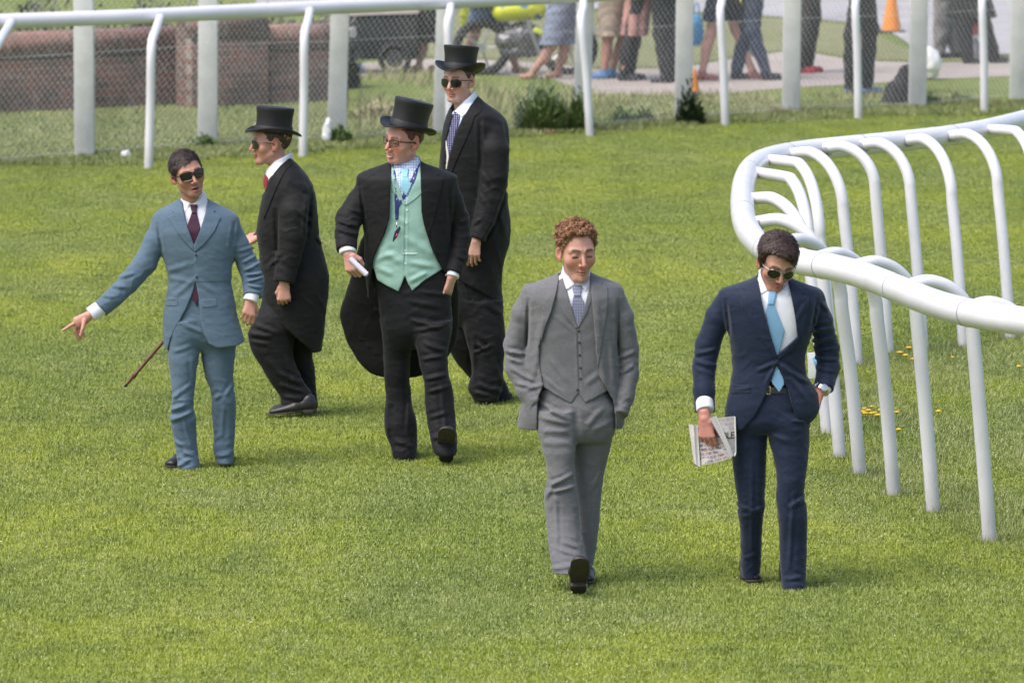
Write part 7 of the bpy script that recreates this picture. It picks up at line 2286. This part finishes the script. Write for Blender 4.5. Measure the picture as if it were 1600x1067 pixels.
C(1140, 184, 24, 9, 90, BROWN, 11, "little heap of orange brown leaves beside a rail post", bl=.05, bw=.03, cat="leaf litter", nm="dead_leaves")
C(288, 186, 44, 6, 120, BROWN, 16, "patch of dead brown leaves in the rough grass at left", bl=.05, bw=.03, cat="leaf litter", nm="dead_leaves")
# long dry grass on the bank: one mass, nobody could count it
rsg = np.random.RandomState(5)
V, F, T = [], [], []
for i in range(26000):
    px = rsg.uniform(-60, 1650); lo_, hi_ = (118, 214) if px < 930 else (150, 190)
    py = lo_ + (hi_ - lo_) * rsg.rand()
    if px < 560 and py < 176: continue
    p = at_z(px, py, 0)
    if p.y < edge_y(p.x) + .25: continue
    patch = math.sin(p.x * 1.9 + 1) * math.sin(p.y * .8 + p.x) + .5 * math.sin(p.x * 5.1 + p.y)
    big = 1.0 if 560 < px < 900 else .55
    if patch < -.35 + .3 * rsg.rand(): continue
    h_ = (.07 + .12 * rsg.rand()) * big; az = rsg.rand() * 6.283; w_ = .004 + .005 * rsg.rand()
    k = len(V); c_, s_ = math.cos(az), math.sin(az)
    V += [(p.x - s_ * w_, p.y + c_ * w_, 0), (p.x + s_ * w_, p.y - c_ * w_, 0), (p.x + c_ * h_ * .45, p.y + s_ * h_ * .45, h_)]
    F.append((k, k + 1, k + 2)); T += [rsg.rand()] * 3
me = mesh_np("bank_grass", V, F); at = me.attributes.new('tone', 'FLOAT', 'POINT'); at.data.foreach_set('value', np.array(T, f32))
props(link_mesh("bank_grass", me, leaf_mat("bank_leaves", (0.22, 0.25, 0.075), (0.42, 0.37, 0.20)), smooth=False), kind='stuff')
for i, (px, wpx, hpx) in enumerate([(-30, 110, 120), (60, 120, 110), (150, 90, 120), (235, 110, 115), (330, 110, 125), (430, 120, 120), (510, 90, 110)]):
    p = at_z(px, 138, 0); s = mpp(p.y)
    clump("garden_shrub", p, wpx * s * 1.1, .6, hpx * 1.75 * s * (1.0 + .15 * math.sin(i * 2.2)), 2600, .11, .035, HEDGE, 40 + i,
          ["grey green shrub at the far left above the brick wall", "dark shrub behind the wall, left of the first fence post", "shrub behind the first concrete fence post", "shrub above the wall between the first two concrete posts",
           "shrub above the taller middle wall", "brownish shrub above the right hand wall", "last shrub, beside the leaning fence post"][i], "shrub", "shrubs behind the brick wall")

# --- litter
WHITE_P = plain("white_litter", (0.78, 0.79, 0.80), .5, .06, 20)
p = at_z(194, 249, 0)
lt = MB().prism([Vector((-.06, 0, .0)), Vector((-.03, 0, .055)), Vector((.03, -.01, .07)), Vector((.06, 0, .01)), Vector((.0, -.02, -.01))], (.01, .06, .012))
props(lt.build("crumpled_cup", WHITE_P, None, p, smooth=False), "crumpled white paper cup lying in the rough grass beside the far rail", "litter")
p = at_z(511, 227, 0)
C0 = Vector((0, 0, 0))
gb = solid("carrier_bag", lambda P: smin(ellip(P, (0, 0, .10), (.045, .04, .10)), ellip(P, (.01, 0, .20), (.028, .03, .055)), .03) - .008 * wob(P, .06, 3), (-.1, -.1, -.02), (.1, .1, .30), .008, WHITE_P, None, loc=p)
props(gb, "upright white plastic bag against the leaning concrete post", "bag")

# --- people walking past
def skin_plain(name, c): return plain(name, c, .5, .12, 8, 0, .2)
LEGSKIN = skin_mat("skin")
SHOES = {}
def walker(label, hip, k1, f1, k2, f2, legs, top, shorts=None, face=1, shoe_c=(.03, .03, .04), wide=1.0, skirt=None, bag=None, tcol=(.42, .22, .17), hair=(.05, .03, .02)):
    """hip, knees and feet in picture points; legs None = bare skin"""
    fpy = max(f1[1], f2[1])
    M = Man('w', ((f1[0] + f2[0]) / 2, fpy), label)
    root = M.root
    s = M.m
    dz = lambda q, dy: np.array(M.p(q[0], q[1], dy))
    H = dz(hip, 0)
    H[2] = max(H[2], .82)
    h1, h2 = H + np.array((0, -.09, 0)), H + np.array((0, .09, 0))
    K1, K2 = dz(k1, -.09), dz(k2, .09)
    A1, A2 = dz(f1, -.09), dz(f2, .09)
    A1[2] = max(A1[2], .09); A2[2] = max(A2[2], .09)
    z_hip = H[2]
    chest = H + np.array((.02 * face, 0, .42)); sh = H + np.array((.03 * face, 0, .52)); hd = H + np.array((.06 * face, 0, .74))
    legs_f = lambda P, a: np.minimum(chain(P, [h1, K1, A1], [(.088 + a, .085 + a), (.056 + a, .056 + a), (.038 + a * .9, .040 + a * .9)], .03), chain(P, [h2, K2, A2], [(.088 + a, .085 + a), (.056 + a, .056 + a), (.038 + a * .9, .040 + a * .9)], .03))
    calf = lambda P: np.minimum(ellip(P, K1 * .62 + A1 * .38 + np.array((-.018 * face, 0, 0)), (.050, .048, .10)), ellip(P, K2 * .62 + A2 * .38 + np.array((-.018 * face, 0, 0)), (.050, .048, .10)))
    feet = lambda P: np.minimum(econe(P, A1 - (.015 * face, 0, .045), A1 + (.13 * face, 0, -.062), (.036, .035), (.034, .022)), econe(P, A2 - (.015 * face, 0, .045), A2 + (.13 * face, 0, -.062), (.036, .035), (.034, .022)))
    armpts = [sh + np.array((0, -.20, -.03)), sh + np.array((-.03 * face, -.24, -.30)), sh + np.array((.08 * face, -.24, -.50))]
    armpts2 = [p_ * np.array((1, 0, 1)) + np.array((0, .20 if i == 0 else .24, 0)) for i, p_ in enumerate(armpts)]
    def body(P):
        d = smin(legs_f(P, 0), calf(P), .03)
        d = smin(d, feet(P), .02)
        d = smin(d, chain(P, [H, chest, sh], [(.12, .15), (.12, .17), (.09, .17)], .05), .04)
        d = smin(d, chain(P, armpts, [(.05, .05), (.042, .042), (.03, .03)], .02), .02)
        d = smin(d, chain(P, armpts2, [(.05, .05), (.042, .042), (.03, .03)], .02), .02)
        d = smin(d, cone(P, sh, hd - (0, 0, .08), .06, .05), .03)
        return smin(d, ellip(P, hd, (.095, .075, .12)), .02)
    xs_ = [K1[0], K2[0], A1[0], A2[0], H[0]]
    lo = (min(xs_) - .30, -.40, -.02); hi = (max(xs_) + .30, .40, hd[2] + .16)
    bc = plain("passer_skin_%d" % int(tcol[0] * 100), tcol, .55, .15, 9, 0, .2)
    solid("body", body, lo, hi, .013, bc, root)
    top_f = lambda P: smax(np.minimum(chain(P, [H, chest, sh], [(.135, .165), (.135, .185), (.10, .185)], .05), np.minimum(chain(P, armpts[:2], [(.062, .062), (.054, .054)], .02), chain(P, armpts2[:2], [(.062, .062), (.054, .054)], .02))) - .01 * wob(P, .12, 2) * .6, H[2] - .06 - P[2], .01)
    solid("top", top_f, lo, hi, .013, top, root)
    hr = solid("hair", lambda P: smax(ellip(P, hd + (-.012 * face, 0, .02), (.105, .086, .125)), (P[0] - hd[0]) * face - .045 - (P[2] - hd[2]) * .5, .01) - .004 * wob(P, .02, 3), hd - .16, hd + .18, .013, hair_mat("passer_hair_%d" % int(hair[0] * 100), hair), root)
    if legs is not None:
        solid("trousers", lambda P: smax(smin(legs_f(P, .020 * wide), calf(P) - .012, .03) - .009 * wob(P, .09, 5, (1, 1, .6)), np.minimum(A1[2], A2[2]) - .035 - P[2], .01), lo, (hi[0], hi[1], H[2] + .12), .011, legs, root)
    if shorts is not None:
        mat, zc = shorts
        zc = M.p(hip[0], zc, 0)[2]
        solid("shorts", lambda P: smax(legs_f(P, .030 * wide + .012 * smooth01(H[2], zc, P[2])) - .008 * wob(P, .09, 5), zc - P[2], .006), lo, (hi[0], hi[1], H[2] + .12), .011, mat, root)
    if skirt is not None:
        mat, zc = skirt
        zc = M.p(hip[0], zc, 0)[2]
        c_ = (K1 + K2) / 2
        solid("skirt", lambda P: smax(econe(P, H, np.array((c_[0], 0, zc - .2)), (.15, .16), (.17 * wide, .22)) - .012 * np.sin(np.arctan2(P[1], P[0] - c_[0]) * 7) * smooth01(H[2], zc, P[2]), zc - P[2], .005), lo, (hi[0], hi[1], H[2] + .12), .011, mat, root)
    if shoe_c is not None:
        sm = plain("passer_shoe_%d_%d" % (int(shoe_c[0] * 100), int(shoe_c[2] * 100)), shoe_c, .5, .2, 20)
        for A in (A1, A2):
            solid("shoe", lambda P, A=A: smax(smin(econe(P, A - (.02 * face, 0, .045), A + (.15 * face, 0, -.064), (.045, .042), (.042, .024)), cone(P, A - (.01 * face, 0, .04), A + (0, 0, .0), .042, .044), .02), A[2] - .105 - P[2], .004), A - .25, A + .25, .010, sm, root)
    return M
def bag(label, px0, py0, px1, py1, Y, col, col2=None, handle=True, cat="bag"):
    a, b = at_y(px0, py1, Y), at_y(px1, py0, Y)
    w, h = b.x - a.x, b.z - a.z
    c = Vector(((a.x + b.x) / 2, Y, a.z))
    mat = plain("bag_%d_%d_%d" % tuple(int(x * 100) for x in col), col, .5, .25, 10, 0, .4)
    r = thing("bag", c, label, cat)
    solid("sack", lambda P: smax(ellip(P, (0, 0, h * .40), (w * .52, .07, h * .46)) - .010 * wob(P, .08, 2), -P[2], .005), (-w, -.14, -.02), (w, .14, h * 1.1), .010, mat, r)
    if handle:
        MB().tube(crom([(-w * .22, 0, h * .75), (-w * .12, 0, h * 1.1), (w * .12, 0, h * 1.1), (w * .22, 0, h * .75)], 5), .008, n=8).build("handle", mat, r)
    return r
def Yat(py): return at_z(800, py, 0).y
fab = lambda n, c, v=.25: plain(n, c, .85, v, 7, 0, .4)
BLK, NAVYF, DENIM, GREYF, BEIGE = fab("black_cotton", (.018, .018, .020)), fab("navy_cotton", (.022, .026, .055)), fab("denim", (.10, .15, .26)), fab("blue_grey_cotton", (.20, .23, .32)), fab("beige_cotton", (.36, .29, .23))
PINKF, JEAN, GREYT = fab("dusty_pink_print", (.38, .20, .18), .6), fab("dark_jeans", (.035, .05, .09)), fab("grey_trouser_cloth", (.20, .19, .19))
TOPS = [fab("top_a", (.10, .10, .11)), fab("top_b", (.5, .48, .45)), fab("top_c", (.22, .30, .42)), fab("top_d", (.4, .12, .12))]
if not ONLY or 'b' in ONLY:
    walker("passer-by in dark knee length clothes with bare calves, right of the black cart", (672, -8), (662, 60), (655, 112), (684, 58), (690, 106), None, TOPS[0], shorts=(BLK, 66), face=-1, wide=2.2, shoe_c=None)
    walker("passer-by in blue denim shorts, just above the tall man's top hat", (762, -15), (742, 52), (729, 110), (782, 50), (806, 116), None, TOPS[2], shorts=(DENIM, 43), face=1, wide=1.5, shoe_c=None)
    walker("passer-by in blue grey shorts striding left, beside the yellow motorcycle", (880, -15), (862, 72), (834, 112), (882, 72), (872, 124), None, TOPS[0], shorts=(GREYF, 70), face=-1, wide=1.8, shoe_c=None)
    walker("passer-by in beige shorts with blue trainers", (958, -18), (950, 60), (944, 124), (974, 56), (956, 122), None, TOPS[1], shorts=(BEIGE, 57), face=-1, wide=1.9, shoe_c=(.10, .22, .42))
    walker("passer-by in a dusty pink printed skirt over dark leggings", (1000, -18), (985, 65), (973, 127), (990, 68), (984, 124), BLK, TOPS[3], skirt=(PINKF, 56), face=1, wide=.8)
    walker("passer-by in loose black trousers left of the bushy concrete post", (1034, -18), (1036, 55), (1042, 130), (1050, 55), (1060, 126), BLK, TOPS[0], face=-1, wide=2.2)
    walker("passer-by in navy shorts and flat shoes, between two fence posts", (1128, -30), (1110, 55), (1097, 126), (1150, 48), (1176, 120), None, TOPS[0], shorts=(NAVYF, 33), face=1, wide=1.5, shoe_c=(.30, .12, .11), tcol=(.50, .29, .24))
    walker("passer-by in dark jeans walking right behind the navy shorts", (1180, -30), (1176, 50), (1196, 112), (1164, 60), (1150, 126), JEAN, TOPS[1], face=1, wide=1.3)
    walker("passer-by in black trousers and red shoes half hidden by a concrete post", (1266, -30), (1262, 36), (1250, 115), (1272, 30), (1262, 110), BLK, TOPS[0], face=1, wide=1.1, shoe_c=(.42, .04, .06))
    walker("passer-by in black trousers and blue trainers nearest the wire fence", (1348, -40), (1332, 56), (1328, 148), (1360, 46), (1354, 143), BLK, TOPS[0], face=1, wide=1.4, shoe_c=(.08, .14, .30))
    walker("passer-by in wide grey trousers left of the red and white bag", (1474, -40), (1472, 32), (1468, 92), (1480, 34), (1492, 92), GREYT, TOPS[0], face=1, wide=1.8)
    walker("passer-by in a long black coat striding right at the top right", (1515, -40), (1504, 36), (1512, 100), (1534, 30), (1552, 100), BLK, TOPS[0], face=1, wide=2.0, skirt=(BLK, 28))
    bag("bright blue carrier bag between the fence post and the bare legs", 1078, 14, 1099, 72, Yat(121), (.06, .32, .62))
    bag("yellow green bag hanging above the dark jeans", 1150, -6, 1171, 25, Yat(120), (.42, .44, .06))
    bag("white carrier bag in the hand of the striding passer-by in black", 1515, 52, 1531, 90, Yat(98), (.70, .68, .72))
    bag("red bag above the white carrier bag at the top right", 1511, 29, 1530, 56, Yat(100), (.42, .09, .10), handle=False)
    bag("bright yellow tabard hanging above the top hat of the tall man", 719, -10, 738, 49, Yat(108), (.62, .70, .04), handle=False, cat="tabard")
# --- black sack and white bag leaning on the post
p = at_z(1400, 166, 0); s = mpp(p.y)
sk = solid("black_sack", lambda P: smin(smin(econe(P, (-.01, 0, .02), (.10, 0, .38), (.13, .10), (.05, .06)), econe(P, (-.05, -.02, .0), (0, 0, .16), (.10, .10), (.10, .09)), .05), econe(P, (.10, .0, .0), (.11, 0, .30), (.06, .10), (.05, .06)), .04) - .012 * wob(P, .08, 3, (1, 1, .5)), (-.30, -.22, -.02), (.32, .22, .60), .010, BLK, None, loc=p)
props(sk, "black cloth sack slumped against a concrete post at the upper right", "sack")
p = at_z(1452, 126, 0)
wb = solid("white_bag", lambda P: smin(ellip(P, (0, 0, .18), (.13, .10, .17)), ellip(P, (-.10, 0, .28), (.10, .07, .10)), .06) - .014 * wob(P, .09, 4), (-.32, -.2, -.02), (.32, .2, .5), .010, plain("white_plastic_bag", (.80, .79, .80), .4, .08, 12), None, loc=p)
props(wb, "bulging white plastic bag right of the black sack", "bag")
# --- traffic cones
CONE = plain("cone_orange", (0.72, 0.24, 0.02), .5, .12, 8)
def cone_thing(px, py, h, label):
    p = at_z(px, py, 0)
    c = thing("traffic_cone", p, label, "cone", "traffic cones")
    r0 = h * .21
    MB().lathe([(r0, .03), (r0 * .97, .045), (h * .045, h), (h * .03, h + .003)], n=28).build("cone_body", CONE, c)
    MB().box((0, 0, .016), (h * .56, h * .56, .032), bevel=.008).build("base", plain("cone_base", (.04, .05, .08), .7), c)
    MB().lathe([(r0 * .62 + .004, h * .45), (r0 * .44 + .004, h * .62)], n=28, close=False).build("band", plain("cone_band", (.12, .14, .18), .4), c)
cone_thing(1393, 52, .58, "tall orange traffic cone with a dark base at the top right")
cone_thing(1085, 148, .26, "small orange cone peeping out right of the dark round bush")
# --- motorcycle with yellow and blue checked panels
def motorcycle():
    Y = Yat(118); c = at_y(800, 118, Y); c.z = 0
    r = thing("motorcycle", c, "parked motorcycle with yellow and blue checked panels among the passers-by", "motorcycle")
    bl = plain("tyre_rubber", (.02, .02, .022), .8); gr = plain("engine_grey", (.16, .16, .17), .4, .3, 30, .6); sv = plain("silver_tube", (.5, .5, .54), .3, .1, 20, .8)
    def wheel(x, parent):
        w = MB()
        pts = [Vector((x + .27 * math.cos(a), 0, .30 + .27 * math.sin(a))) for a in np.linspace(0, 2 * math.pi, 33)]
        w.tube(pts, .052, n=10, caps=False)
        wo_ = w.build("wheel", bl, parent)
        h = MB()
        for k in range(5):
            a = k * 2 * math.pi / 5
            h.tube([(x, 0, .30), (x + .24 * math.cos(a), 0, .30 + .24 * math.sin(a))], .014, n=6)
        h.tube([(x, -.06, .30), (x, .06, .30)], .05, n=14)
        h.build("rim", sv, wo_)
    wheel(-.33, r); wheel(.62, r)
    solid("engine", lambda P: smin(smin(ellip(P, (.12, 0, .42), (.20, .13, .17)), ellip(P, (-.05, 0, .38), (.14, .12, .10)), .04), ellip(P, (.10, 0, .26), (.24, .10, .07)), .03) - .012 * wob(P, .05, 2), (-.3, -.2, .1), (.5, .2, .7), .012, gr, r)
    MB().tube([(.60, -.07, .30), (.42, -.08, .78), (.36, -.08, .95)], .022, n=10).tube([(.60, .07, .30), (.42, .08, .78), (.36, .08, .95)], .022, n=10).build("fork", sv, r)
    solid("seat", lambda P: econe(P, (-.45, 0, .80), (.05, 0, .78), (.06, .13), (.05, .14)), (-.6, -.2, .6), (.2, .2, .95), .014, bl, r)
    m, t, b = nodes("hi_vis_checks")
    sp = t.nodes.new("ShaderNodeTexChecker"); t.links.new(mapping(t, objco(t), (1, 1, 1), loc=(.03, .02, .02)), sp.inputs[0]); sp.inputs["Scale"].default_value = 7.5
    sp.inputs["Color1"].default_value = (.62, .66, .03, 1); sp.inputs["Color2"].default_value = (.62, .66, .03, 1)
    n = noise(t, 7, 1, .4, objco(t)); cc = mix(t, ramp(t, n.outputs["Fac"], [(0.60, (0, 0, 0)), (0.63, (1, 1, 1))]), sp.outputs[0], (.06, .20, .30))
    t.links.new(cc, b.inputs["Base Color"]); b.inputs["Roughness"].default_value = .4
    solid("fairing", lambda P: smin(econe(P, (-.10, -.02, .70), (.22, -.02, .74), (.12, .15), (.13, .16)), ellip(P, (.28, -.02, .70), (.10, .14, .10)), .03), (-.4, -.25, .45), (.5, .25, 1.0), .012, m, r)
    solid("mudguard", lambda P: smax(smax(np.abs(np.sqrt((P[0] - .62) ** 2 + (P[2] - .30) ** 2) - .34) - .01, np.abs(P[1]) - .07, .01), .38 - P[2], .01), (.2, -.1, .3), (1.02, .1, .7), .012, plain("pale_mudguard", (.62, .60, .66), .35), r)
    MB().box((.30, -.13, .48), (.14, .05, .06), (0, .5, 0), bevel=.02).build("side_lamp", plain("lime_cover", (.62, .72, .05), .4), r)
    MB().tube([(.16, -.10, .62), (.28, -.12, .30), (.34, -.12, .14)], .028, n=10).build("exhaust", sv, r)
motorcycle()
# --- black cart
def cart():
    Y = Yat(114); c = at_y(592, 114, Y); c.z = 0
    r = thing("cart", c, "black wheeled cart with a pale rim, parked right of the brick wall", "cart")
    bl = fab("black_cart_paint", (.022, .026, .028), .3)
    a = at_y(545, 22, Y) - c; b_ = at_y(652, 100, Y) - c
    MB().box(((a.x + b_.x) / 2 - .1, 0, .40), (b_.x - a.x + .2, .55, .48), bevel=.04).build("cart_body", bl, r)
    MB().box(((a.x + b_.x) / 2 - .1, -.0, .665), (b_.x - a.x + .24, .60, .045), (0, -.03, 0), bevel=.012).build("rim", plain("pale_pink_rim", (.60, .50, .50), .5), r)
    for x in (.18, -.52):
        w = MB()
        w.tube([Vector((x + .15 * math.cos(q), -.32, .17 + .15 * math.sin(q))) for q in np.linspace(0, 2 * math.pi, 29)], .035, n=10, caps=False)
        wo_ = w.build("wheel", plain("tyre_rubber", (.02, .02, .022), .8), r)
        MB().tube([(x, -.34, .17), (x, -.26, .17)], .10, n=20).build("hub", plain("dark_hub", (.05, .05, .055), .5), wo_)
    q = at_y(553, 49, Y) - c
    MB().box((q.x - .02, -.29, q.z), (.11, .04, .12), bevel=.01).build("label_plate", plain("grey_plate", (.42, .40, .44), .5), r)
    q = at_y(559, 103, Y) - c
    MB().box((q.x, -.34, max(q.z, .06)), (.16, .05, .07), bevel=.02).build("lamp", plain("pale_blue_lamp", (.30, .38, .52), .3), r)
cart()
# --- small yellow flowers inside the bend of the rail
YEL, STEM = plain("flower_yellow", (.75, .48, .02), .6, .1, 40), plain("flower_stem", (.10, .18, .03), .7)
rsf = np.random.RandomState(8)
FL = [(1415, 565), (1406, 561), (1420, 553), (1427, 569), (1431, 560), (1488, 563), (1592, 580), (1401, 652), (1404, 680), (1466, 651), (1272, 646), (1348, 652), (1352, 656), (1357, 651), (1362, 655), (1367, 653), (1372, 656), (1377, 652), (1382, 654), (1388, 652), (1362, 641), (1372, 660), (1350, 645)]
proto = None
for i, (x, y) in enumerate(FL):
    p = at_z(x, y + 3, 0)
    if proto is None:
        f = thing("dandelion", p, "yellow dandelion in the grass inside the bend of the white rail", "flower", "dandelions inside the rail bend")
        MB().lathe([(.002, .050), (.012, .055), (.019, .050), (.014, .044), (.003, .041)], n=12).build("flower_head", YEL, f)
        MB().tube([(0, 0, -.01), (.003, .002, .043)], .0018, n=6).build("stem", STEM, f)
        proto = f
    else:
        f = proto.copy(); COL.objects.link(f); f.location = p
        for ch in list(proto.children):
            q = ch.copy(); COL.objects.link(q); q.parent = f
    sc_ = rsf.uniform(.7, 1.15); f.scale = (sc_, sc_, sc_)
# --- little blue and white board on the rail
bp = at_y(1274, 571, at_z(1293, 678, 0).y - .05)
bd = thing("marker_board", bp, "small blue and white board seen through the crook of the navy suited man's arm", "sign")
MB().box((0, 0, 0), (.085, .012, .15), (0, -.05, 0), bevel=.004).build("board", plain("board_white", (.72, .74, .74), .4), bd)
MB().prism([Vector((-.018, -.010, .045)), Vector((.034, -.010, .045)), Vector((.030, -.010, -.03)), Vector((.012, -.010, -.04))], (0, .003, 0)).build("blue_patch", plain("board_blue", (.09, .32, .62), .4), bd)
MB().box((.035, .012, .03), (.06, .012, .02), bevel=.003).build("strap", JOINT, bd)
